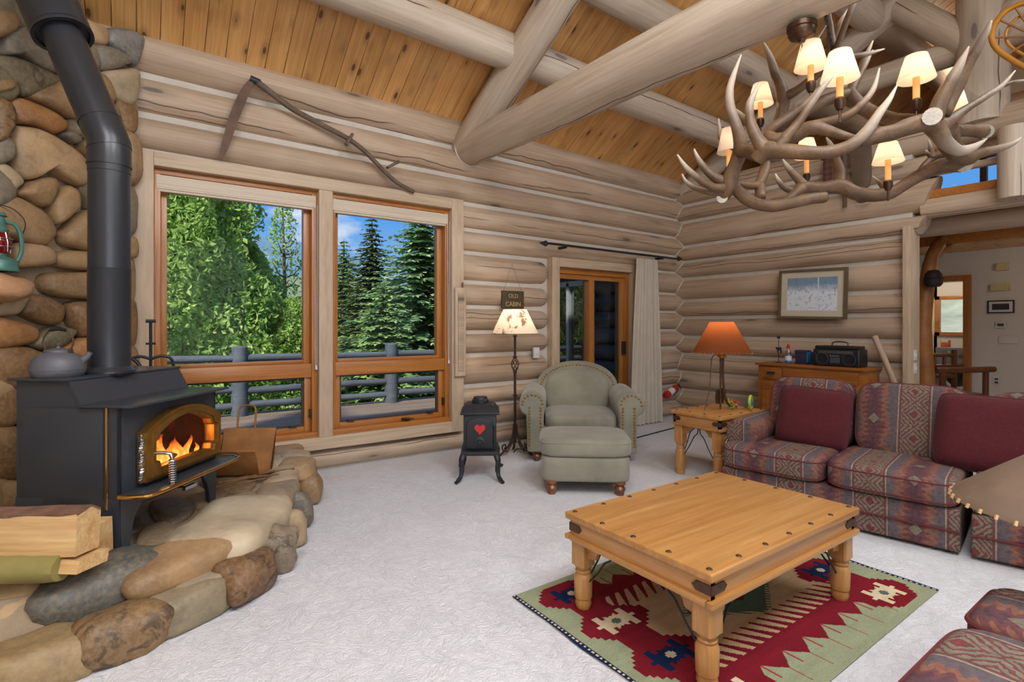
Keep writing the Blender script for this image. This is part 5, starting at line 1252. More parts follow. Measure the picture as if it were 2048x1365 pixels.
# ------------------------------------------------------------------ rug
RX0, RX1, RY0, RY1 = 1.50, 3.31, 0.925, 2.125
def rugcol(a, c):
    L, B = RX1-RX0, RY1-RY0; TANc, REDc, SAGEc, NAVY, CREAM, DGRN = (196, 166, 128), (122, 28, 38), (150, 156, 124), (24, 40, 74), (214, 196, 160), (84, 104, 82)
    e = min(a, L-a); f = min(c, B-c); tri = lambda x, p: abs(((x/p) % 1.0)-.5)*2
    if e < .012: return NAVY
    if e < .018: return CREAM if int(c/.012) % 2 else NAVY
    if e < .026: return NAVY
    # end bands
    p = .30; ph = c-.0; t_ = tri(ph, p)           # 1 at period ends, 0 in the middle
    st_ = min(1.0, max(0.0, (t_-.15)/.6)); st_ = round(st_*4)/4
    lo, hi = .075+.085*st_, .455-.11*st_
    k = int(ph/p); cc = (k+.5)*p; da, db = e-.265, ph-cc
    inend = lo < e < hi and .10 < f+.06
    if inend:
        col = NAVY if (k % 2 == 1) else CREAM; r = abs(da)+abs(db); q = abs(abs(da)-abs(db))
        if r < .045: return [(90, 104, 88), (196, 180, 150)][k % 2] if (abs(da) < .024 and abs(db) < .010) or (abs(abs(db)-.014) < .005 and abs(da) < .016) else col
        if abs(da) < .088 and abs(db) < .072 and (abs(da) > .016 or abs(db) < .05) and abs(db)*1.1 < abs(da)*.75+.036 and not (abs(abs(da)-.045) < .012 and abs(db) > .036): return col
        if abs(db) < .012 and abs(da) < .115: return col
        return REDc
    # side bands
    if f < .40 and e > .30:
        t2 = tri(a, .165); o_ = .125+.075*t2
        if f < o_:
            if (abs(((a/.0825) % 1.0)-.5) > .455) and f > o_-.085: return (160, 60, 60)
            return SAGEc
        if f < .275: return REDc
        fr_ = ((a+(f-.275)*.5)/.066) % 1.0
        if f < .275+.12 and fr_ < .62-.40*((f-.275)/.12): return REDc
        return TANc
    if f < .16+.02*tri(a, .15) and e <= .30: return SAGEc
    if e < .30: return SAGEc if e < .3 and not (hi < e) else TANc
    # medallion
    da, db = a-L/2, c-B/2; m_ = abs(da)/.33+abs(db)/.20
    if m_ < 1.0+.12*(1 if (int((a+c)/.018) % 2) else 0): 
        if m_ < .42: return REDc
        return DGRN
    return TANc
nx, ny = 362, 240; vs = []; fs = []; cols = []
for j in range(ny+1):
    for i in range(nx+1):
        x, y = RX0+(RX1-RX0)*i/nx, RY0+(RY1-RY0)*j/ny
        ed = .006*mnoise.noise(Vector((x*3, y*3, 5))) ; vs.append((x+(.01*mnoise.noise(Vector((y*4, 0, 1))) if i in (0, nx) else 0), y, .008+max(-.002, ed*.3)))
for j in range(ny):
    for i in range(nx):
        fs.append((j*(nx+1)+i, j*(nx+1)+i+1, (j+1)*(nx+1)+i+1, (j+1)*(nx+1)+i)); c_ = rugcol((i+.5)/nx*(RX1-RX0), (j+.5)/ny*(RY1-RY0)); cols += [lin(c_[0]), lin(c_[1]), lin(c_[2]), 1.0]
me = bpy.data.meshes.new('area_rug'); me.from_pydata(vs, [], fs); at_ = me.attributes.new('weave', 'FLOAT_COLOR', 'FACE'); at_.data.foreach_set('color', cols)
m, nt, b = newmat('kilim_rug'); b.inputs['Roughness'].default_value = .95; b.inputs['Specular IOR Level'].default_value = .1
an = N(nt, 'ShaderNodeAttribute', attribute_name='weave'); v = coords(nt, (40, 260, 1), False); n1 = noise(nt, v, 1.0, 2); v2 = coords(nt, (3, 14, 1), False); n2 = noise(nt, v2, 1.0, 3)
sc_ = mathn(nt, 'MULTIPLY', rng(nt, n1, .3, .7, .86, 1.08), rng(nt, n2, .3, .7, .85, 1.1))
nt.links.new(N(nt, 'ShaderNodeVectorMath', operation='SCALE', ins={0: an.outputs['Color'], 'Scale': sc_}).outputs[0], b.inputs['Base Color']); bump(nt, b, n1, .3, .003)
me.materials.append(m); ru = put('area_rug', me); tag(ru, 'flat woven kilim rug in red, tan, sage and navy under the coffee table', 'rug')
bb_ = MB().span((RX0+.004, RY0+.004, .0005), (RX1-.004, RY1-.004, .005)).build('rug_backing', M_curtain, ru, smooth=0)
# ------------------------------------------------------------------ lamps
def shademat(name, col, emit, spots=None, tr=0.5):
    m, nt, b = newmat(name); nt.nodes.remove(b); out = [n for n in nt.nodes if n.type == 'OUTPUT_MATERIAL'][0]; c = col
    if spots:
        v = coords(nt, (9, 9, 9)); n1 = noise(nt, v, 1.0, 3, .6, .4); n2 = noise(nt, v, .45, 1)
        c = mixc(nt, mathn(nt, 'MULTIPLY', rng(nt, n1, .50, .54), rng(nt, n2, .48, .54)), col, spots)
    d = N(nt, 'ShaderNodeBsdfDiffuse', ins={0: c}); t = N(nt, 'ShaderNodeBsdfTranslucent', ins={0: c}); e_ = N(nt, 'ShaderNodeEmission', ins={0: c, 1: emit})
    mx = N(nt, 'ShaderNodeMixShader', ins={0: tr, 1: d.outputs[0], 2: t.outputs[0]}); ad = N(nt, 'ShaderNodeAddShader', ins={0: mx.outputs[0], 1: e_.outputs[0]}); nt.links.new(ad.outputs[0], out.inputs[0])
    return m
M_sh1 = shademat('leaf_print_shade', rgb(226, 212, 190), 0.22, rgb(140, 104, 80))
M_sh2 = shademat('rawhide_shade', rgb(142, 86, 54), 0.03, None, .6)
M_sh3 = shademat('candle_shade', rgb(236, 212, 186), 0.18)
M_bulb = flat('lit_bulb', rgb(255, 236, 200), .4, emit=6.0, ecol=(1, .80, .52, 1))
WARM = (1.0, 0.72, 0.42)
def shade(parent, r0, r1, z0, z1, m, name='shade', mi=None, th=.003):
    o = MB().lathe([(r0, z0), (r1, z1)], 36, cap=False).build(name, m, parent)
    return o
fl_ = thing('floor_lamp', 'wrought iron floor lamp with a lit leaf-print shade beside the armchair', 'lamp', (3.20, 4.47, 0))
sh = shade(fl_, .245, .122, 1.26, 1.515, M_sh1); MB().lathe([(.246, 1.258), (.2465, 1.264)], 36, cap=False).build('rim', M_rust, sh)
MB().tube([(0, 0, .12), (0, 0, .86)], .014, 10).build('pole', M_darkiron, fl_); MB().tube([(0, 0, 1.02), (0, 0, 1.35)], .013, 10).build('pole', M_darkiron, fl_)
for z in (.30, .62, .86, 1.02, 1.24): MB().lathe([(.014, z-.012), (.022, z-.006), (.022, z+.006), (.014, z+.012)], 14).build('collar', M_darkiron, fl_)
for k in range(6):
    a0 = k*1.047; MB().tube([((.008+.032*math.sin(math.pi*t))*math.cos(a0+t*2.4), (.008+.032*math.sin(math.pi*t))*math.sin(a0+t*2.4), .865+.15*t) for t in [q/12 for q in range(13)]], .0045, 6).build('basket_twist', M_darkiron, fl_)
for k in range(3):
    a = k*2.094+math.radians(-60); c_, s_ = math.cos(a), math.sin(a); P = lambda r, z: (r*c_, r*s_, z)
    MB().tube(cr([P(.012, .32), P(.03, .20), P(.08, .10), P(.16, .035), P(.20, .012)], 5), .011, 8).build('leg', M_darkiron, fl_)
    MB().tube(cr([P(.03, .14), P(.09, .05), P(.15, .06), P(.16, .105), P(.125, .115), P(.115, .085), P(.135, .08)], 6), .008, 7).build('scroll', M_darkiron, fl_)
MB().ball((0, 0, 1.37), .03, 12, 8).build('bulb', M_bulb, fl_); point('floor_lamp_light', (3.20, 4.47, 1.40), 5, (1, .78, .54), .05)
tl_ = thing('table_lamp', 'iron moose table lamp with a brown rawhide shade on the end table', 'lamp', (4.30, 2.79, .58))
sh = shade(tl_, .255, .102, .52, .80, M_sh2)
for k in range(44): a = k*2*math.pi/44; MB().tube([(.257*math.cos(a), .257*math.sin(a), .515), (.252*math.cos(a), .252*math.sin(a), .532)], .003, 4).build('whipstitch', M_leather, sh)
MB().tube(cr([(.02, 0, .50), (.01, -.005, .35), (.015, -.01, .2), (.05, -.015, .08), (.13, -.02, .008)], 6), .011, 8).build('stem', M_rust, tl_)
MB().tube(cr([(-.02, 0, .50), (-.02, .0, .25), (-.02, .0, .012)], 6), .008, 8).build('stem', M_rust, tl_)
MB().tube(cr([(-.02, .01, .50), (-.09, .04, .47), (-.11, .05, .2), (-.17, .06, .008)], 6), .004, 6).build('stem', M_rust, tl_)
MB().span((-.03, -.03, .475), (.03, .03, .545)).build('socket', M_gold, tl_, bev=.006)
MB().prism([(-.05, .05), (.05, .05), (.06, .12), (.09, .13), (.085, .17), (.05, .165), (.045, .185), (-.05, .17), (-.06, .1)], -.008, .008, lambda u, v, t: (u, t+.02, v+.01)).build('moose_silhouette', M_rust, tl_)
MB().tube([(0, 0, .80), (0, 0, .83)], .006, 8).build('finial', M_rust, tl_); MB().ball((0, 0, .73), .02, 12, 8).build('bulb', M_bulb, tl_); point('table_lamp_light', (4.30, 2.79, 1.325), 3.6, (1, .62, .32), .05)
nl = thing('foreground_lamp', 'brown rawhide lampshade with whipstitched rim at the right edge', 'lamp', (2.245, .283, 0))
Ms_ = flat('rawhide_plain', rgb(120, 98, 80), 0.75, var=.12, vs=10, bmp=.2, bs=25); M_rawst = flat('rawhide_stitch', rgb(206, 170, 120), .7)
sh = MB().lathe([(.305, .805), (.295, .822), (.11, .965)], 44, cap=False).build('shade', Ms_, nl)
for k in range(40): a = k*2*math.pi/40; MB().tube([(.307*math.cos(a), .307*math.sin(a), .801), (.302*math.cos(a), .302*math.sin(a), .814)], .005, 5).build('whipstitch', M_rawst, sh)
MB().tube([(0, 0, .02), (0, 0, .97)], .012, 8).build('pole', M_darkiron, nl); MB().lathe([(.085, 0), (.085, .015), (.02, .03)], 20).build('base', M_darkiron, nl)
MB().tube([(-.11, 0, .96), (.11, 0, .96)], .004, 6).build('shade_spider', M_darkiron, nl)

# ------------------------------------------------------------------ small cast-iron stove
ms = thing('miniature_stove', 'small black cast iron stove with a red heart on its door', 'stove', (2.50, 4.03, 0), math.radians(-33))
MB().span((-.165, -.20, .22), (.165, .20, .255)).build('ash_shelf', M_iron, ms, bev=.008)
MB().span((-.145, -.13, .255), (.145, .19, .565)).build('body', M_iron, ms, bev=.012)
MB().span((-.172, -.155, .565), (.172, .21, .59)).build('top_rim', M_iron, ms, bev=.008)
b = MB(); b.add([(-.165, -.15, .59), (.165, -.15, .59), (.165, .205, .59), (-.165, .205, .59), (-.12, -.09, .645), (.12, -.09, .645), (.12, .16, .645), (-.12, .16, .645)], [(3, 2, 1, 0), (4, 5, 6, 7), (0, 1, 5, 4), (1, 2, 6, 5), (2, 3, 7, 6), (3, 0, 4, 7)]); b.build('sloped_top', M_iron, ms, bev=.008)
MB().lathe([(.075, .645), (.075, .675), (.066, .68), (.06, .70), (.05, .70)], 24, (0, .05, 0)).build('flue_collar', M_iron, ms)
dp = [(-.115, .275), (.115, .275), (.115, .49)]+[(.115*math.cos(math.radians(a)), .49+.05*math.sin(math.radians(a))) for a in range(20, 170, 20)]+[(-.115, .49)]
dr2 = MB().prism(dp, -.15, -.128, fp).build('door', M_iron, ms, bev=.006)
M_heart = flat('red_enamel', rgb(196, 40, 34), .4)
hp = []
for k in range(40): t = k*2*math.pi/40; hp.append((.046*math.sin(t)**3, .445+.0032*(13*math.cos(t)-5*math.cos(2*t)-2*math.cos(3*t)-math.cos(4*t))))
MB().prism(hp, -.158, -.148, fp).build('heart', M_heart, dr2, smooth=0)
MB().lathe([(.045, .0), (.045, .008), (.02, .014), (.015, .03), (.0, .032)], 20, (0, -.15, .335), Matrix.Rotation(math.radians(90), 3, 'X')).build('damper_wheel', M_iron, dr2)
MB().tube([(.125, -.15, .30), (.125, -.155, .47)], .009, 8).build('latch', M_iron, dr2)
for sx_ in (-1, 1):
    for sy_ in (-1, 1):
        d_ = Vector((sx_*.55, sy_*1.0, 0)).normalized(); o_ = Vector((sx_*.14, sy_*.17, 0)); P = lambda r, z: o_+d_*r+Vector((0, 0, z))
        MB().tube(cr([P(.0, .23), P(.035, .18), P(.03, .10), P(.05, .045), P(.095, .022), P(.125, .014)], 5), [.026]*6+[.022]*6+[.018]*8+[.015]*6, 9).build('leg', M_iron, ms)

# ------------------------------------------------------------------ cabinet behind the sofa and what stands on it
cb = thing('washstand_cabinet', 'orange pine cabinet with one small drawer behind the sofa', 'cabinet', (6.10, 2.33, 0))
MB().span((.02, .02, .0), (.44, 1.15, .87)).build('body', M_cab, cb, bev=.005)
MB().span((-.01, -.005, .87), (.46, 1.175, .90)).build('top', M_cab, cb, bev=.008)
MB().span((.0, .86, .72), (.02, 1.10, .85)).build('drawer', M_cab, cb, bev=.005); dh = MB(); dh.tube(cr([(-.005, .94, .785), (-.03, .95, .78), (-.035, .98, .775), (-.03, 1.01, .78), (-.005, 1.02, .785)], 5), .009, 8); dh.span((-.012, .935, .782), (.0, 1.025, .80)).build('drawer_pull', M_iron, cb)
MB().span((.004, .06, .72), (.02, .84, .85)).build('drawer_front', M_cab, cb, bev=.004)
for a, c in ((.08, .57), (.60, 1.09)):
    dd_ = MB(); ring(dd_, [(a, .06), (c, .06), (c, .69), (a, .69)], [(a+.07, .13), (c-.07, .13), (c-.07, .62), (a+.07, .62)], -.002, .018, lambda u, v, t: (t, u, v)); o = dd_.build('door', M_cab, cb, smooth=0)
    MB().span((.008, a+.07, .13), (.014, c-.07, .62)).build('door_panel', M_cab, o)
CZ = .90
bx_ = thing('boombox', 'black portable radio cassette boombox on the cabinet', 'radio', (6.17, 2.40, CZ))
MB().span((0, 0, .0), (.21, .47, .19)).build('body', M_plastic_k, bx_, bev=.02, seg=3); MB().span((.005, .02, .19), (.20, .45, .225)).build('lid', M_plastic_k, bx_, bev=.012)
for y in (.10, .37):
    MB().lathe([(.062, 0), (.058, .008), (.05, .004), (.012, .002), (0, .006)], 24, (0, y, .08), Matrix.Rotation(math.radians(-90), 3, 'Y')).build('speaker', M_grille, bx_)
    MB().lathe([(.066, 0), (.066, .006), (.06, .006)], 24, (0, y, .08), Matrix.Rotation(math.radians(-90), 3, 'Y'), cap=False).build('speaker_ring', M_plastic_g, bx_)
MB().span((-.006, .19, .035), (.004, .29, .10)).build('cassette_door', M_plastic_g, bx_, bev=.004); MB().span((-.004, .06, .14), (.004, .41, .17)).build('tuner_panel', M_plastic_g, bx_, bev=.002)
for k in range(6): MB().span((-.008, .195+k*.016, .11), (.002, .207+k*.016, .122)).build('button', M_chrome, bx_)
MB().tube(cr([(.10, .15, .225), (.10, .16, .26), (.10, .23, .27), (.10, .30, .26), (.10, .31, .225)], 5), .008, 8).build('handle', M_plastic_g, bx_)
M_blue1 = flat('navy_box', rgb(44, 46, 74), .6); M_blue2 = flat('grey_blue_box', rgb(62, 74, 88), .6); M_teal2 = flat('blue_label', rgb(40, 120, 176), .4)
o = thing('storage_box', 'dark navy box standing beside the boombox on the cabinet', 'box', (6.26, 2.98, CZ)); MB().span((0, 0, 0), (.10, .13, .155)).build('box_body', M_blue1, o, bev=.006); MB().span((-.004, -.003, .125), (.104, .133, .16)).build('lid', M_blue1, o, bev=.004); MB().span((-.002, -.012, .02), (.10, -.001, .14)).build('side_label', M_teal2, o)
o = thing('storage_tin', 'grey blue box tucked behind the boombox', 'box', (6.33, 2.89, CZ)); MB().span((0, -.03, 0), (.09, .075, .14)).build('tin_body', M_blue2, o, bev=.006); MB().span((-.003, -.033, .128), (.093, .078, .143)).build('lid', M_blue2, o, bev=.003)
M_clear = glassmat('clear_plastic', (.82, .88, .9, 1), .08, .1); M_redcap = flat('red_cap', rgb(190, 24, 34), .4)
o = thing('cleaner_bottle', 'clear bottle with a red cap and blue label on the cabinet', 'bottle', (6.22, 3.17, CZ)); MB().lathe([(.0, 0), (.034, .0), (.037, .01), (.037, .11), (.03, .14), (.014, .165), (.014, .18)], 20).build('bottle_body', M_clear, o); MB().lathe([(.036, .012), (.036, .105)], 20, cap=False).build('liquid', M_teal2, o); MB().lathe([(.018, .178), (.018, .20), (.012, .205), (.012, .225), (0, .23)], 16).build('cap', M_redcap, o); MB().lathe([(.0378, .035), (.0378, .09)], 20, cap=False).build('label', M_plastic_w, o)
o = thing('wire_figurine', 'thin black wire figurine standing at the left of the cabinet', 'figurine', (6.25, 3.30, CZ)); MB().lathe([(.035, 0), (.035, .006), (.004, .01)], 14).build('base', M_iron, o); MB().tube([(0, 0, 0), (0, 0, .31)], .004, 6).build('rod', M_iron, o); MB().span((-.012, -.014, .29), (.012, .014, .318)).build('square_top', M_iron, o); MB().prism([(-.04, .13), (-.03, .19), (.0, .18), (.03, .19), (.035, .165), (.02, .16), (.018, .12), (.01, .12), (.008, .15), (-.02, .15), (-.025, .11), (-.035, .11)], -.003, .003, lambda u, v, t: (t, u, v)).build('animal_silhouette', M_iron, o)
o = log('walking_stick', (6.43, 1.90, .02), (6.45, 2.37, 1.23), .022, .032, M_log, None, n=9, jit=.2); tag(o, 'weathered wooden walking stick leaning on the wall beside the cabinet', 'stick')
pf_ = thing('framed_print', 'winter print in a brown frame with cream mat on the log wall', 'picture', (6.485, 3.03, 1.72), 0); pf_.rotation_euler = (math.radians(1.5), 0, 0)
M_frame = flat('bronze_frame', rgb(104, 88, 64), .5, .2, var=.1, vs=20); M_mat = flat('cream_mat', rgb(196, 184, 160), .9)
b = MB(); ring(b, [(-.385, -.295), (.385, -.295), (.385, .295), (-.385, .295)], [(-.355, -.265), (.355, -.265), (.355, .265), (-.355, .265)], -.02, .02, lambda u, v, t: (t, u, v)); b.build('frame', M_frame, pf_, smooth=0)
b = MB(); ring(b, [(-.357, -.267), (.357, -.267), (.357, .267), (-.357, .267)], [(-.285, -.195), (.285, -.195), (.285, .195), (-.285, .195)], -.006, .006, lambda u, v, t: (t, u, v)); b.build('mat_board', M_mat, pf_, smooth=0)
m, nt, b = newmat('winter_print'); b.inputs['Roughness'].default_value = .5; t = N(nt, 'ShaderNodeTexCoord'); s = N(nt, 'ShaderNodeSeparateXYZ', ins={0: t.outputs['Object']})
n1 = noise(nt, t.outputs['Object'], 9, 5, .65, .8); n2 = noise(nt, t.outputs['Object'], 26, 4, .6)
hz_ = mathn(nt, 'ADD', s.outputs[2], mathn(nt, 'MULTIPLY', mathn(nt, 'SUBTRACT', n1, .5), .12)); c = mixc(nt, rng(nt, hz_, .02, .12), rgb(216, 222, 226), rgb(120, 146, 168)); c = mixc(nt, rng(nt, n2, .54, .64, 0, .55), c, rgb(108, 120, 144))
c = mixc(nt, mathn(nt, 'LESS_THAN', mathn(nt, 'ABSOLUTE', mathn(nt, 'SUBTRACT', s.outputs[1], -.075)), .006), c, rgb(206, 214, 220)); nt.links.new(c, b.inputs['Base Color']); M_print = m
MB().span((-.004, -.286, -.196), (.0, .286, .196)).build('print', M_print, pf_, smooth=0)
# end-table clutter
M_lime = flat('lime_plastic', rgb(178, 200, 40), .4)
o = thing('toy_ring', 'lime green ring shaped toy on the end table', 'toy', (4.55, 2.66, .581), math.radians(20)); MB().tube([(.055*math.cos(t), .0, .065+.055*math.sin(t)) for t in [k*math.pi/16 for k in range(33)]], .014, 10, cap=False).build('ring', M_lime, o); MB().ball((0, .01, .06), .036, 12, 8).build('center_ball', M_teal2, o)
o = thing('yarn_tangle', 'tangle of yellow and pink cords beside the lime toy', 'cord', (4.44, 2.78, .581)); rr = random.Random(4)
for k in range(5):
    MB().tube(cr([(rr.uniform(-.06, .06), rr.uniform(-.06, .06), rr.uniform(.005, .09)) for _ in range(7)], 5), .0035, 5).build('strand', [M_lime, M_redcap, M_plastic_w, M_lime, M_leather][k], o)

# ------------------------------------------------------------------ curtain, rod, extinguisher
cr_ = thing('curtain_rod', 'black iron curtain rod with arrowhead ends above the sliding door', 'curtain rod', (0, 4.80, 2.31))
MB().tube([(3.93, 0, .005), (6.28, 0, -.005)], .014, 8).build('rod', M_iron, cr_)
for x, s in ((3.93, -1), (6.28, 1)): MB().prism([(0, 0), (s*.05, .035), (s*.15, 0), (s*.05, -.035)], -.008, .008, lambda u, v, t: (x+u, t, v)).build('arrowhead', M_iron, cr_)
for x in (4.2, 6.0): MB().span((x-.012, 0, -.03), (x+.012, .14, .0)).build('bracket', M_iron, cr_)
ct = thing('curtain', 'cream pleated curtain gathered at the right of the sliding door', 'curtain', (5.62, 4.80, 0))
def cf(u, v):
    z = .015+v*2.24; w = .62-.22*v; fold = math.sin(u*44+v*.8)*.035*(1-.35*v)+.012*math.sin(u*17+v*3)
    return ((u-.5)*w+.05*v+.10*(1-v)*.0, fold-.02*(1-v), z)
b = MB(); b.grid(120, 14, cf); b.grid(120, 14, lambda u, v: tuple(Vector(cf(u, v))+Vector((0, .006, 0)))); b.build('fabric', M_curtain, ct, smooth=80)
for k in range(7): MB().lathe([(.021, -.003), (.021, .003)], 14, (-.13+k*.06, 0, 2.30), Matrix.Rotation(math.radians(90), 3, 'Y'), cap=False).build('ring', M_iron, ct)
fe = thing('fire_extinguisher', 'red fire extinguisher with white label mounted in the log corner', 'extinguisher', at_y(1343, 783, 4.885)); fe.rotation_euler = (0, math.radians(66), 0)
M_fer = flat('extinguisher_red', rgb(186, 26, 26), .3, coat=.4)
MB().lathe([(0, -.16), (.03, -.16), (.048, -.145), (.05, -.12), (.05, .10), (.04, .13), (.02, .15), (.018, .16)], 22).build('cylinder', M_fer, fe); MB().lathe([(.0508, -.07), (.0508, .03)], 22, cap=False).build('label_band', M_plastic_w, fe)
MB().lathe([(.022, .155), (.022, .185), (.012, .19)], 14).build('valve', M_iron, fe); MB().bar((0, 0, .185), (.07, 0, .21), .018, .008).build('lever', M_iron, fe); MB().tube(cr([(.02, .01, .175), (.07, .02, .16), (.08, .02, .05), (.06, .02, -.02)], 5), .008, 7).build('hose', M_iron, fe); MB().span((-.03, .03, -.10), (.03, .06, -.07)).build('wall_bracket', M_iron, fe)
cd = MB().tube(cr([at_z(1266, 878, .006), at_z(1300, 869, .006), at_z(1330, 861, .006), at_z(1354, 855, .006)], 5), .008, 6).build('power_cord', M_iron); tag(cd, 'dark cord lying on the carpet between curtain and end table', 'cord')
lcord = MB().tube(cr([(3.22, 4.52, .008), (3.35, 4.62, .008), (3.45, 4.45, .008), (3.50, 4.70, .008), (3.62, 4.86, .008)], 6), .005, 6).build('lamp_cord', M_iron); tag(lcord, 'thin lamp cord on the carpet behind the floor lamp', 'cord')

# ------------------------------------------------------------------ on the window wall
sc = thing('scythe', 'antique scythe with curved wooden snath hung on the log wall', 'scythe', (0, 0, 0)); YS = 4.86
sn = cr([at_y(x, y, YS) for x, y in ((512, 162), (545, 188), (585, 218), (640, 248), (690, 274), (722, 296), (745, 318), (768, 342), (795, 366), (828, 384))], 5)
M_snath = flat('old_snath', rgb(104, 86, 70), .75, var=.25, vs=14)
M_rustblade = flat('rusty_blade', rgb(92, 68, 52), .6, .4, var=.3, vs=12)
MB().tube(sn, [.027-.008*i/len(sn) for i in range(len(sn))], 9).build('snath', M_snath, sc)
bl_ = [(505, 158), (488, 176), (472, 206), (458, 246), (448, 284), (440, 316)]; wd = [.02, .07, .085, .075, .06, .03]
b = MB(); L_ = cr([at_y(x, y, YS-.01) for x, y in bl_], 4); n_ = len(L_); vs = []
for i, p in enumerate(L_):
    t = i/(n_-1)*(len(wd)-1); k = min(int(t), len(wd)-2); w = wd[k]+(wd[k+1]-wd[k])*(t-k); T = (L_[min(i+1, n_-1)]-L_[max(i-1, 0)]).normalized(); nrm = Vector((-T.z, 0, T.x)); nrm = nrm if nrm.x > 0 else -nrm
    vs += [p-nrm*.012, p+nrm*w*.75, p+nrm*w*.75+Vector((0, .006, 0)), p-nrm*.012+Vector((0, .012, 0))]
fs = [(i*4+k, i*4+(k+1) % 4, (i+1)*4+(k+1) % 4, (i+1)*4+k) for i in range(n_-1) for k in range(4)]+[(0, 1, 2, 3), (n_*4-1, n_*4-2, n_*4-3, n_*4-4)]
b.add(vs, fs).build('blade', M_rustblade, sc, smooth=30)
MB().tube([at_y(500, 157, YS), at_y(520, 166, YS)], .028, 10).build('ferrule', M_iron, sc)
for (a, c) in (((703, 270), (692, 290)), ((774, 336), (798, 323))): MB().tube([at_y(*a, YS), at_y(*a, YS)+Vector((0, -.03, 0)), at_y(*c, YS-.05)], [.012, .013, .017], 8).build('hand_grip', M_snath, sc)
sg = thing('wooden_sign', 'dark wooden sign with carved lettering hanging above the floor lamp', 'sign', (0, 0, 0)); YG = 4.922
a, c = at_y(1004, 617, YG), at_y(1048, 583, YG); M_sign = flat('sign_wood', rgb(74, 58, 36), .7, var=.2, vs=14)
MB().span((a.x, YG, a.z), (c.x, YG+.02, c.z)).build('board', M_sign, sg, bev=.003)
M_letter = flat('carved_letter', rgb(178, 156, 112), .7)
for k, (tx, zz, sz) in enumerate((('OLD', .60, .066), ('CABIN', .13, .074))):
    cu = bpy.data.curves.new('lettering', 'FONT'); cu.body = tx; cu.size = sz; cu.align_x = 'CENTER'; cu.extrude = .002
    o = bpy.data.objects.new('lettering_curve', cu); C.objects.link(o); bpy.context.view_layer.update()
    me = bpy.data.meshes.new_from_object(o.evaluated_get(bpy.context.evaluated_depsgraph_get())); bpy.data.objects.remove(o); me.materials.append(M_letter)
    put('lettering', me, sg, ((a.x+c.x)/2, YG-.002, a.z+(c.z-a.z)*zz), (math.pi/2, 0, 0))
nl_ = at_y(1027, 527, 4.9); MB().tube([(a.x+.03, YG+.01, c.z), (nl_.x, 4.93, nl_.z), (c.x-.03, YG+.01, c.z)], .0015, 4).build('hanging_wire', M_iron, sg)
wbd = thing('wall_paddle', 'long narrow weathered board hanging on the window casing', 'board', (0, 0, 0)); a, c = at_y(912, 755, 4.85), at_y(934, 575, 4.85)
b = MB(); b.span((a.x, 4.86, a.z), (c.x, 4.895, c.z)); b.build('board', M_casing_z, wbd, bev=.018, seg=3); MB().span((a.x+.03, 4.852, a.z+.06), (c.x-.03, 4.862, c.z-.06)).build('inlay', M_log, wbd, bev=.004)
a = at_y(926, 560, 4.86); MB().tube([(a.x, 4.87, c.z-.02), (a.x, 4.87, c.z+.05)], .008, 6).build('peg', M_rust, wbd)
sp1 = thing('switch_plate', 'pale light switch plate on the logs beside the sliding door', 'switch', at_y(1072, 706, 4.93)); MB().box((0, 0, 0), (.085, .03, .125)).build('plate', M_plastic_w, sp1, bev=.006); MB().box((0, -.02, 0), (.018, .012, .03)).build('toggle', M_plastic_w, sp1)
for k, (nm, x0, x1) in enumerate((('left', .10, MUL0-.01), ('right', MUL1+.01, 2.68))):
    rbn = thing('roller_blind', 'rolled cream blind at the top of the %s big window' % nm, 'blind', (0, 0, 0), group='window blinds')
    MB().span((x0, 4.965, 2.425), (x1, 5.035, 2.535)).build('head_box', M_blindm, rbn, bev=.006); MB().span((x0+.01, 4.97, 2.405), (x1-.01, 5.03, 2.424)).build('bottom_rail', M_blindm, rbn, bev=.004)
    for q in (0, .022): MB().tube([(x1-.015+q, 4.95, 2.45), (x1-.012+q*.6, 4.945, .98)], .0028, 5).build('pull_cord', M_plastic_w, rbn)
    MB().lathe([(.0, 0), (.012, .0), (.009, .03), (.004, .04)], 10, (x1-.004, 4.945, .945)).build('tassel', M_plastic_w, rbn)
for k, z in enumerate((1.02, 1.16)):
    o = thing('switch_plate', ['lower pale switch plate on the end post of the log wall', 'upper pale switch plate on the end post of the log wall'][k], 'switch', (6.60, 2.045, z-.12)); MB().box((0, 0, 0), (.07, .01, .11)).build('plate', M_plastic_w, o, bev=.003); MB().box((0, -.008, 0), (.012, .012, .03)).build('toggle', M_plastic_w, o)
# ------------------------------------------------------------------ antler chandelier
m, nt, b = newmat('antler'); b.inputs['Roughness'].default_value = .5
an = N(nt, 'ShaderNodeAttribute', attribute_name='tip'); v = coords(nt); n1 = noise(nt, v, 9, 4, .6); n2 = noise(nt, coords(nt, (60, 60, 60)), 1.0, 3, .65)
c = mixc(nt, rng(nt, n1, .3, .7), rgb(126, 96, 66), rgb(88, 66, 46)); c = mixc(nt, rng(nt, n2, .5, .7, 0, .5), c, rgb(72, 54, 40))
c = mixc(nt, rng(nt, an.outputs['Fac'], .5, 1.0), c, rgb(206, 190, 170)); nt.links.new(c, b.inputs['Base Color']); bump(nt, b, n2, .35, .006); M_antler = m
M_cut = flat('antler_cut', rgb(206, 196, 180), .8, var=.12, vs=40, bmp=.4, bs=90)
M_candle = shademat('candle_sleeve', rgb(240, 186, 116), .35, None, .3); M_cup = flat('bronze_cup', rgb(74, 52, 36), .35, .6)
ch = thing('antler_chandelier', 'large elk antler chandelier with small lit candle shades hanging from the beam', 'chandelier', (3.45, 1.41, 2.30)); CO = Vector((3.45, 1.41, 2.30))
def c7(x, y, d): return at_d(1320+.35547*x, .35547*y, d)-CO
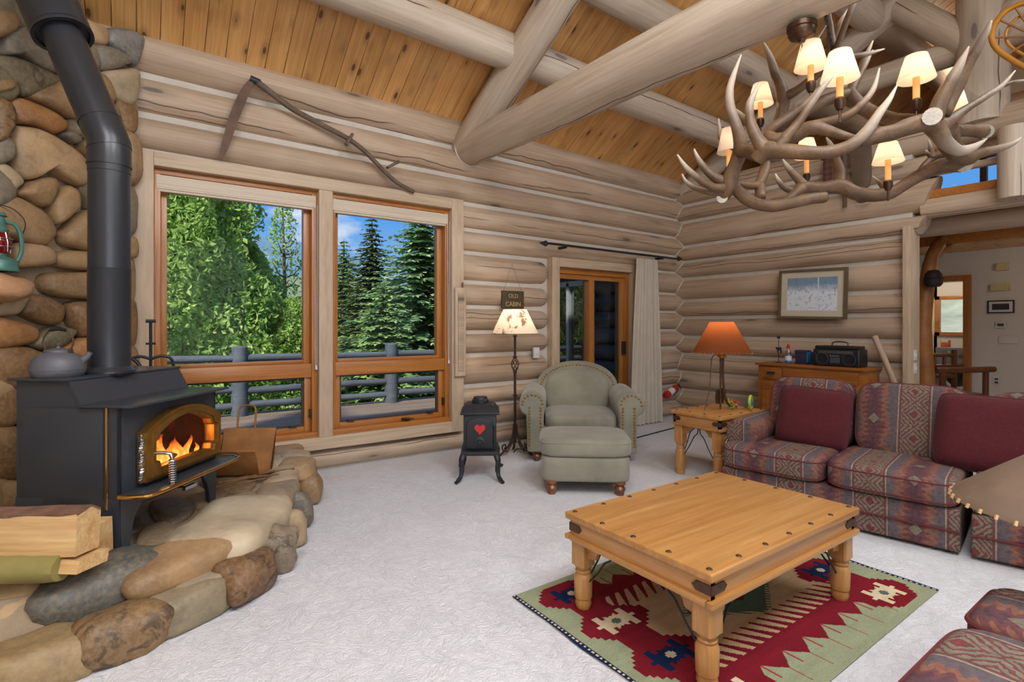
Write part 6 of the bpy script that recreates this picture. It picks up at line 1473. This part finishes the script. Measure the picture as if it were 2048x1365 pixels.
def antler(branches, name='antler'):
    """branches: lists of (x, y, depth, radius) in enlarged photograph pixels"""
    V = []; F = []; T = []; n = 10
    for br in branches:
        P = [c7(x, y, d) for x, y, d, r in br]; Rr = [r*.35547/FPX*d for x, y, d, r in br]
        Q = cr([(p.x, p.y, p.z) for p in P], 5); rad = [q.x for q in cr([(r, 0, 0) for r in Rr], 5)]; m_ = len(Q); o = len(V)
        tg = [(Q[min(i+1, m_-1)]-Q[max(i-1, 0)]).normalized() for i in range(m_)]; up = Vector((0, 0, 1)) if abs(tg[0].z) < .9 else Vector((1, 0, 0)); x = tg[0].cross(up).normalized()
        pointed = br[-1][3] < 9
        for i in range(m_):
            x = (x-tg[i]*x.dot(tg[i])).normalized(); y = tg[i].cross(x); t = i/(m_-1)
            for k in range(n):
                a = 2*math.pi*k/n; j = 1+.12*mnoise.noise(Q[i]*14+Vector((math.cos(a), math.sin(a), 0)))
                V.append(Q[i]+(x*math.cos(a)+y*math.sin(a))*max(.0015, rad[i])*j); T.append(t if pointed else 0.0)
        for i in range(m_-1):
            for k in range(n): F.append((o+i*n+k, o+i*n+(k+1) % n, o+(i+1)*n+(k+1) % n, o+(i+1)*n+k))
        F.append(tuple(o+k for k in range(n-1, -1, -1))); F.append(tuple(o+(m_-1)*n+k for k in range(n)))
    me = bpy.data.meshes.new(name); me.from_pydata([tuple(q) for q in V], [], F); at_ = me.attributes.new('tip', 'FLOAT', 'POINT'); at_.data.foreach_set('value', T); me.shade_smooth(); me.materials.append(M_antler)
    return put(name, me, ch)
A1 = antler([[(545, 905, 2.62, 42), (600, 850, 2.58, 50), (700, 850, 2.52, 42), (850, 862, 2.45, 38), (980, 850, 2.42, 36), (1090, 805, 2.42, 34), (1170, 730, 2.44, 30), (1240, 630, 2.46, 23), (1290, 560, 2.48, 16), (1335, 478, 2.5, 4)],
 [(590, 850, 2.58, 45), (535, 760, 2.60, 34), (505, 660, 2.62, 26), (510, 570, 2.64, 20), (562, 470, 2.66, 4)],
 [(660, 840, 2.54, 34), (715, 765, 2.52, 30), (780, 690, 2.50, 24), (850, 585, 2.48, 20), (925, 480, 2.46, 14), (978, 425, 2.45, 4)]])
A2 = antler([[(590, 770, 2.75, 34), (640, 720, 2.72, 32), (740, 650, 2.68, 28), (840, 570, 2.64, 22), (910, 490, 2.62, 14), (965, 412, 2.6, 4)], [(600, 750, 2.75, 30), (640, 790, 2.7, 40), (740, 775, 2.65, 40), (840, 720, 2.6, 42), (950, 738, 2.56, 30), (1040, 765, 2.52, 22), (1130, 780, 2.5, 10)],
 [(840, 715, 2.6, 34), (940, 690, 2.6, 28), (1060, 645, 2.6, 24), (1150, 570, 2.6, 19), (1205, 490, 2.6, 14), (1235, 382, 2.6, 4)]])
A3 = antler([[(355, 1110, 3.05, 34), (385, 1050, 3.02, 46), (410, 960, 3.0, 40), (445, 870, 2.97, 40), (450, 780, 2.95, 36), (425, 700, 2.95, 30), (395, 600, 2.96, 26), (392, 510, 2.98, 22), (415, 420, 3.0, 15), (457, 308, 3.02, 4)],
 [(385, 1030, 3.02, 36), (310, 1000, 3.05, 26), (245, 940, 3.08, 20), (208, 880, 3.1, 12), (192, 838, 3.1, 4)], [(385, 1060, 3.02, 34), (300, 1055, 3.0, 22), (215, 1005, 2.98, 20), (145, 940, 2.97, 14), (97, 870, 2.96, 4)],
 [(370, 1085, 3.03, 30), (280, 1080, 3.05, 20), (195, 1055, 3.07, 16), (145, 1020, 3.08, 10), (124, 980, 3.08, 4)], [(450, 850, 2.95, 36), (520, 855, 2.8, 34), (570, 880, 2.65, 30)]])
A4 = antler([[(400, 1020, 3.05, 30), (440, 1080, 3.0, 33), (520, 1140, 2.95, 34), (630, 1160, 2.92, 34), (750, 1140, 2.9, 33), (850, 1118, 2.9, 32), (925, 1110, 2.92, 32)], [(700, 1140, 2.91, 24), (750, 1095, 3.0, 24), (800, 1055, 3.1, 28)], [(430, 1035, 3.05, 14), (540, 1045, 3.2, 22), (580, 990, 3.3, 28), (600, 920, 3.35, 26)], [(560, 1040, 3.22, 26), (565, 1115, 3.15, 30)]])
A5 = antler([[(740, 1100, 3.2, 18), (800, 1055, 3.25, 32), (900, 1062, 3.3, 36), (1010, 1048, 3.32, 42), (1100, 1085, 3.3, 38), (1200, 1100, 3.25, 37), (1300, 1085, 3.22, 36), (1400, 1025, 3.2, 33), (1500, 965, 3.15, 36), (1600, 930, 3.1, 42), (1700, 920, 3.08, 46)],
 [(1010, 1040, 3.32, 36), (1010, 960, 3.35, 28), (985, 880, 3.4, 22), (960, 815, 3.42, 14), (935, 773, 3.42, 4)], [(810, 1045, 3.25, 28), (765, 995, 3.28, 22), (718, 940, 3.3, 14), (690, 896, 3.3, 4)], [(760, 1080, 3.22, 20), (700, 1055, 3.25, 17), (665, 1015, 3.25, 12), (648, 978, 3.25, 4)],
 [(1440, 1000, 3.18, 18), (1490, 930, 3.2, 18), (1550, 880, 3.2, 22), (1650, 855, 3.15, 24)], [(1530, 890, 3.2, 20), (1525, 840, 3.2, 13), (1510, 788, 3.2, 4)], [(1530, 885, 3.2, 16), (1505, 862, 3.2, 10), (1494, 845, 3.2, 4)], [(1545, 885, 3.2, 16), (1580, 840, 3.2, 12), (1610, 812, 3.2, 4)], [(1285, 1090, 3.22, 16), (1245, 1040, 3.3, 13), (1195, 992, 3.35, 4)]])
A6 = antler([[(1120, 800, 2.5, 30), (1200, 770, 2.5, 44), (1310, 745, 2.5, 46), (1420, 705, 2.5, 48), (1520, 690, 2.52, 54), (1570, 745, 2.55, 46), (1610, 805, 2.58, 38), (1680, 848, 2.62, 30), (1760, 830, 2.66, 22), (1838, 782, 2.7, 4)],
 [(1540, 665, 2.5, 46), (1580, 570, 2.48, 42), (1630, 470, 2.46, 36), (1685, 370, 2.45, 24), (1737, 262, 2.44, 4)], [(1590, 640, 2.56, 44), (1660, 510, 2.56, 36), (1730, 370, 2.55, 29), (1790, 270, 2.54, 24), (1835, 180, 2.53, 18), (1862, 120, 2.53, 8)],
 [(1560, 720, 2.55, 54), (1630, 680, 2.6, 36), (1720, 615, 2.64, 22), (1830, 545, 2.68, 18), (1920, 485, 2.7, 14), (1998, 398, 2.72, 4)], [(1915, 488, 2.7, 13), (1980, 465, 2.72, 10), (2060, 450, 2.75, 5)]])
A7 = antler([[(1600, 720, 2.7, 62), (1640, 830, 2.85, 50), (1720, 890, 2.95, 42), (1800, 862, 3.0, 28), (1920, 832, 3.05, 20), (1990, 805, 3.1, 12), (2032, 776, 3.1, 4)], [(1660, 740, 2.85, 34), (1740, 735, 2.95, 33), (1830, 742, 3.0, 40)]])
A8 = antler([[(640, 720, 3.3, 26), (720, 680, 3.3, 32), (830, 620, 3.3, 33), (930, 565, 3.3, 32), (1060, 520, 3.32, 30)], [(1060, 500, 3.32, 30), (1110, 580, 3.3, 36), (1190, 635, 3.25, 37), (1300, 668, 3.15, 36), (1400, 675, 3.0, 34), (1500, 675, 2.8, 34)], [(1065, 520, 3.32, 28), (1110, 440, 3.35, 22), (1160, 350, 3.38, 14), (1197, 283, 3.4, 4)], [(1090, 480, 3.34, 20), (1130, 380, 3.45, 18), (1170, 290, 3.5, 12), (1198, 230, 3.5, 4)]])
A9 = antler([[(670, 700, 3.4, 30), (692, 600, 3.4, 34), (685, 520, 3.4, 34), (655, 430, 3.4, 26), (625, 340, 3.4, 20), (598, 275, 3.4, 13), (570, 225, 3.4, 4)], [(692, 550, 3.4, 30), (760, 515, 3.35, 24), (830, 465, 3.3, 22), (900, 410, 3.25, 20), (950, 330, 3.15, 22)]])
A10 = antler([[(975, 330, 3.05, 40), (965, 240, 3.05, 24), (955, 140, 3.05, 18), (945, 60, 3.05, 12), (940, 0, 3.05, 6), (938, -50, 3.05, 4)], [(985, 300, 3.0, 22), (1020, 200, 2.98, 17), (1060, 90, 2.96, 17), (1110, -30, 2.95, 14), (1150, -120, 2.95, 6)],
 [(980, 300, 3.1, 24), (1000, 210, 3.15, 26), (1025, 120, 3.18, 18), (1060, 50, 3.2, 4)], [(985, 320, 3.05, 30), (1070, 318, 3.1, 18), (1160, 305, 3.15, 14), (1262, 276, 3.2, 4)], [(960, 320, 3.1, 26), (870, 300, 3.2, 18), (800, 330, 3.25, 12), (735, 355, 3.3, 4)]])
A11 = antler([[(560, 780, 3.35, 24), (500, 700, 3.4, 20), (460, 650, 3.42, 13), (428, 615, 3.42, 4)], [(560, 800, 3.35, 24), (420, 830, 3.4, 20), (345, 780, 3.45, 15), (335, 720, 3.45, 10), (330, 668, 3.45, 4)], [(565, 790, 3.35, 26), (680, 760, 3.4, 26), (820, 720, 3.5, 24)]])
def disc(parent, x, y, d, r, name='cut_end'):
    p = c7(x, y, d); dr_ = (Vector((0, 0, CAMH))-(p+CO)).normalized(); MB().tube([p-dr_*.012, p+dr_*.006], r*.35547/FPX*d, 14).build(name, M_cut, parent)
disc(A6, 1532, 655, 2.43, 47); disc(A5, 1712, 928, 3.05, 40); disc(A7, 1832, 742, 2.98, 38); disc(A3, 350, 1112, 3.03, 30)
lights = [(845, 232, 395, 170, 848, 490, 2.87), (1012, 285, 462, 195, 1012, 585, 2.5), (1445, 308, 462, 184, 1442, 590, 2.65), (565, 470, 600, 135, 565, 692, 3.5), (368, 720, 868, 128, 388, 965, 3.42), (1655, 475, 625, 150, 1640, 715, 3.2), (822, 780, 895, 126, 825, 1000, 3.75), (1285, 800, 925, 156, 1283, 1045, 3.1)]
for (x, yt, yb, w, xc, yc, d) in lights:
    base = c7(xc, yc, d); k = .35547/FPX*d; z = lambda y: (HY-.35547*y)/FPX*d+CAMH-CO.z; r0 = w*k/2
    cn = MB().lathe([(.0155, z(yc-15)-base.z), (.0155, z(yb-25)-base.z)], 16).build('candle', M_candle, ch, base)
    MB().lathe([(0, -.03), (.014, -.028), (.024, -.005), (.024, .022), (.017, .03)], 16).build('bobeche', M_cup, cn); MB().tube([(0, 0, -.09), (0, 0, -.02)], .006, 8).build('stem', M_cup, cn)
    z0, z1 = z(yb)-base.z+.012, z(yt)-base.z-.006
    o = MB().lathe([(r0, z0), (r0*.58, z1)], 28, cap=False).build('lamp_shade', M_sh3, cn)
    MB().ball((0, 0, (z0*.65+z1*.35)), .013, 8, 6).build('bulb', M_bulb, cn)
    wp = CO+base+Vector((0, 0, z0*.6+z1*.4)); point('candle_light', wp, .9, (1, .76, .50), .02)
# canopy on the tie beam, swagged cable and chain
cp = thing('ceiling_canopy', 'bronze ceiling canopy with cable and chain under the log beam', 'canopy', (2.93, 1.42, 2.93)); rel2 = lambda p: p-Vector((2.93, 1.42, 2.93))
MB().lathe([(.0, -.045), (.015, -.045), (.02, -.03), (.06, -.015), (.068, .0), (.068, .02), (.075, .025), (.075, .05)], 26).build('plate', M_cup, cp)
h0 = rel2(at_d(1652, 40, 2.82)); h1 = rel2(at_d(1664, 98, 3.0))
MB().tube(cr([(0, 0, -.045), (.03, 0, -.10), (h0*.5)+Vector((0, 0, -.09)), h0+Vector((0, 0, -.03))], 6), .005, 6).build('cable', M_chrome, cp)
for k in range(9):
    t = (k+.5)/9; p = h0.lerp(h1, t); dr_ = (h1-h0).normalized(); sd = dr_.cross(RT if k % 2 else FW).normalized()
    MB().tube([p+dr_*.022*math.cos(a)+sd*.010*math.sin(a) for a in [q*math.pi/6 for q in range(13)]], .0035, 5, cap=False).build('chain_link', M_iron, cp)
MB().tube([h0+Vector((0, 0, .05)), h0], .008, 7).build('hook', M_iron, cp)

# ------------------------------------------------------------------ upper right corner
sw_ = thing('snowshoe', 'yellow bentwood snowshoe hanging on the loft post', 'snowshoe', (0, 0, 0)); D_ = 4.45; M_bent = flat('bent_ash', rgb(186, 124, 40), .45, var=.12, vs=12)
lp_ = [(2050, 6), (2015, 20), (1992, 44), (1983, 72), (1994, 98), (2024, 120), (2064, 140), (2120, 150), (2170, 120), (2180, 70), (2150, 20), (2100, 2)]
MB().tube(cr([at_d(x, y, D_) for x, y in lp_], 5, True)+[at_d(*lp_[0], D_)], .022, 9, cap=False).build('outer_frame', M_bent, sw_)
MB().tube(cr([at_d(2085+(x-2085)*.72, 74+(y-74)*.70, D_+.03) for x, y in lp_], 5, True)+[at_d(2085+(2050-2085)*.72, 74+(6-74)*.7, D_+.03)], .012, 8, cap=False).build('inner_frame', M_bent, sw_)
for a, c in (((1984, 75), (2180, 70)), ((2000, 40), (2170, 118)), ((2010, 112), (2150, 24)), ((2030, 14), (2120, 148))): MB().tube([at_d(*a, D_), at_d(*c, D_)], .008, 6).build('webbing', M_leather, sw_)
fb_ = thing('plaid_pennant', 'small plaid cloth hung on the upper log wall behind the chandelier', 'cloth', (0, 0, 0)); m, nt, b = newmat('plaid'); t = N(nt, 'ShaderNodeTexCoord'); s = N(nt, 'ShaderNodeSeparateXYZ', ins={0: t.outputs['Object']})
f1 = mathn(nt, 'GREATER_THAN', mathn(nt, 'SINE', mathn(nt, 'MULTIPLY', s.outputs[1], 90.0)), .2); f2 = mathn(nt, 'GREATER_THAN', mathn(nt, 'SINE', mathn(nt, 'MULTIPLY', s.outputs[2], 90.0)), .2)
nt.links.new(mixc(nt, mathn(nt, 'MULTIPLY', mathn(nt, 'ADD', f1, f2), .5), rgb(112, 70, 62), rgb(66, 48, 46)), b.inputs['Base Color']); M_plaid = m
a, c = at_x(1682, 372, 6.46), at_x(1646, 320, 6.46); MB().span((6.46, a.y, a.z), (6.475, c.y, c.z)).build('cloth', M_plaid, fb_, bev=.003); MB().span((6.452, a.y-.02, c.z), (6.478, c.y+.02, c.z+.02)).build('hanger', M_rust, fb_)
M_oldw = flat('old_dark_wood', rgb(92, 74, 56), .7, var=.2, vs=9)
o = thing('wooden_yoke', 'dark old wooden yoke board hung on the upper log wall', 'wall ornament', (0, 0, 0)); P = lambda x, y: at_x(x, y, 6.45)
pl2 = [(p.y, p.z) for p in (P(1698, 292), P(1742, 288), P(1742, 352), P(1738, 372), P(1722, 382), P(1708, 370), P(1702, 340))]; MB().prism(pl2, 6.44, 6.475, lambda u, v, t: (t, u, v)).build('board', M_oldw, o, bev=.006)
a, c = P(1694, 415), P(1686, 300); MB().span((6.43, a.y, a.z), (6.455, c.y, c.z)).build('slat', M_oldw, o, bev=.003); MB().tube(cr([P(1716, 380), P(1712, 396), P(1722, 404), P(1740, 398)], 5), .016, 8).build('hook', M_oldw, o)

# ------------------------------------------------------------------ hall beyond the opening
M_trunk = flat('honey_trunk', rgb(150, 96, 42), .5, var=.25, vs=6, bmp=.15, bs=14)
o = thing('tree_trunk_post', 'twisted honey coloured tree trunk post with forked branch in the hall', 'post', (0, 0, 0)); d_ = 6.3
MB().tube(cr([at_d(1848, 651+1.35*FPX/6.3, d_), at_d(1852, 780, d_), at_d(1846, 690, d_), at_d(1848, 620, d_), at_d(1856, 560, d_), at_d(1864, 515, d_), at_d(1882, 484, d_), at_d(1890, 470, d_)], 5), [.10]*6+[.095]*6+[.085]*6+[.08]*6+[.07]*6+[.045]*6, 12).build('trunk', M_trunk, o)
MB().tube(cr([at_d(1862, 520, d_), at_d(1880, 505, d_), at_d(1898, 494, d_), at_d(1906, 488, d_)], 5), [.05]*5+[.04]*6+[.02]*5, 10).build('branch', M_trunk, o)
o = thing('felt_hat', 'dark brown rounded hat hanging on the tree trunk post', 'hat', at_d(1867, 574, 6.12)); M_hat = flat('dark_felt', rgb(42, 26, 22), .7)
MB().lathe([(.0, 0), (.06, .0), (.085, .03), (.09, .09), (.08, .15), (.05, .19), (0, .2)], 20).build('crown', M_hat, o); MB().lathe([(.09, .085), (.10, .095), (.09, .105)], 20, cap=False).build('band', M_hat, o)
M_logchair = flat('dark_log_wood', rgb(104, 58, 26), .4, var=.25, vs=8, coat=.2)
lcp = at_z(1895, 651+1.35*FPX/7.3, 0); o = thing('log_chair', 'dark rustic log armchair standing in the hall', 'chair', lcp, math.radians(-35)); P = lambda x, y, z: Vector((x, y, z))
for x, y, h in ((-.28, -.25, .78), (.30, -.25, .74), (-.28, .25, 1.0), (.30, .25, 1.0)): MB().tube([P(x, y, 0), P(x*1.02, y, h)], .035, 9).build('leg', M_logchair, o)
for y, z0, z1 in ((-.25, .74, .76), (.25, .74, .76)): MB().tube([P(-.36, y, z0), P(.42, y, z1)], .04, 9).build('arm', M_logchair, o)
MB().span((-.28, -.25, .38), (.30, .25, .43)).build('seat', M_logchair, o, bev=.01)
for z in (.2, .62, .92): MB().tube([P(-.28, .25, z), P(.30, .25, z)], .03, 8).build('rail', M_logchair, o)
for x in (-.12, .02, .16): MB().tube([P(x, .25, .45), P(x, .25, .92)], .022, 8).build('spindle', M_logchair, o)
M_appl = flat('silver_appliance', rgb(126, 126, 128), .35, .4); M_dkgl = flat('dark_door_glass', rgb(22, 22, 26), .1)
o = thing('washing_machine', 'silver front loading washing machine in the laundry room', 'washer', (11.75, 2.68, 0)); MB().span((0, 0, 0), (.62, .66, .92)).build('cabinet', M_appl, o, bev=.015); MB().span((-.01, 0, .80), (.02, .66, .95)).build('control_panel', M_appl, o, bev=.008)
dd = MB().lathe([(.21, 0), (.22, .02), (.20, .035), (.165, .04)], 30, (0, .33, .44), Matrix.Rotation(math.radians(-90), 3, 'Y'), cap=False).build('door_ring', M_chrome, o); MB().lathe([(.17, .03), (.10, .05), (0, .055)], 30, (0, .33, .44), Matrix.Rotation(math.radians(-90), 3, 'Y'), cap=False).build('door_window', M_dkgl, dd)
MB().lathe([(.035, 0), (.03, .02), (0, .022)], 16, (-.01, .45, .875), Matrix.Rotation(math.radians(-90), 3, 'Y')).build('dial', M_chrome, o)
o = thing('soap_carton', 'small orange carton on top of the washing machine', 'carton', (11.95, 3.20, .951)); MB().span((0, 0, 0), (.10, .12, .13)).build('carton_body', flat('orange_card', rgb(206, 96, 60), .7), o, bev=.004); MB().span((-.002, .01, .09), (.102, .11, .132)).build('flap', M_plastic_w, o)
XH = 10.49
def wallitem(name, label, cat, px, py, w, h, m, t=.02):
    p = at_x(px, py, XH); o = thing(name, label, cat, (XH, p.y, p.z)); MB().span((-t, -w/2, -h/2), (.008, w/2, h/2)).build('plate', m, o, bev=.004); return o
o = wallitem('small_picture', 'small black framed photo with white mat on the hall wall', 'picture', 2002, 614, .30, .19, M_plastic_k); MB().span((-.023, -.132, -.078), (-.019, .132, .078)).build('mat_board', M_plastic_w, o); MB().span((-.026, -.095, -.045), (-.022, .095, .045)).build('photo', flat('dusk_photo', rgb(62, 46, 54), .5, var=.4, vs=20), o)
o = wallitem('thermostat', 'white thermostat with green display on the hall wall', 'thermostat', 2002, 650, .12, .09, M_plastic_w); MB().span((-.026, -.035, -.02), (-.019, .035, .02)).build('display', flat('lcd', rgb(78, 96, 72), .3), o)
o = wallitem('door_chime', 'cream door chime box, the upper of two on the hall wall', 'chime', 2005, 534, .14, .11, M_cream_p, .05); MB().span((-.054, -.05, -.04), (-.049, .05, .04)).build('grille', M_cream_p, o)
o = wallitem('wall_speaker_box', 'cream vented box, the lower of two above the small picture', 'chime', 2001, 575, .21, .10, M_cream_p, .05); MB().span((-.054, -.08, -.03), (-.049, .08, .03)).build('grille', M_cream_p, o)
o = wallitem('switch_plate', 'wide white multi switch plate on the hall wall', 'switch', 2017, 680, .21, .10, M_plastic_w, .012)
for k in (-1, 0, 1): MB().span((-.022, k*.05-.008, -.02), (-.011, k*.05+.008, .02)).build('toggle', M_plastic_w, o)
o = wallitem('wall_outlet', 'white electrical outlet low on the hall wall', 'outlet', 1993, 762, .075, .115, M_plastic_w, .01); MB().span((-.014, -.02, .01), (-.009, .02, .04)).build('socket', M_plastic_g, o); MB().span((-.014, -.02, -.04), (-.009, .02, -.01)).build('socket', M_plastic_g, o)
point('laundry_fill', (11.3, 3.2, 2.3), 22, (1, .9, .75), .12); point('hall_fill', (9.2, 1.0, 2.35), 10, (1, .86, .7), .12); point('loft_fill', (8.8, 2.0, 4.6), 16, (1, .84, .64), .12)  # point lights added to brighten laundry, hall and loft, without fixtures
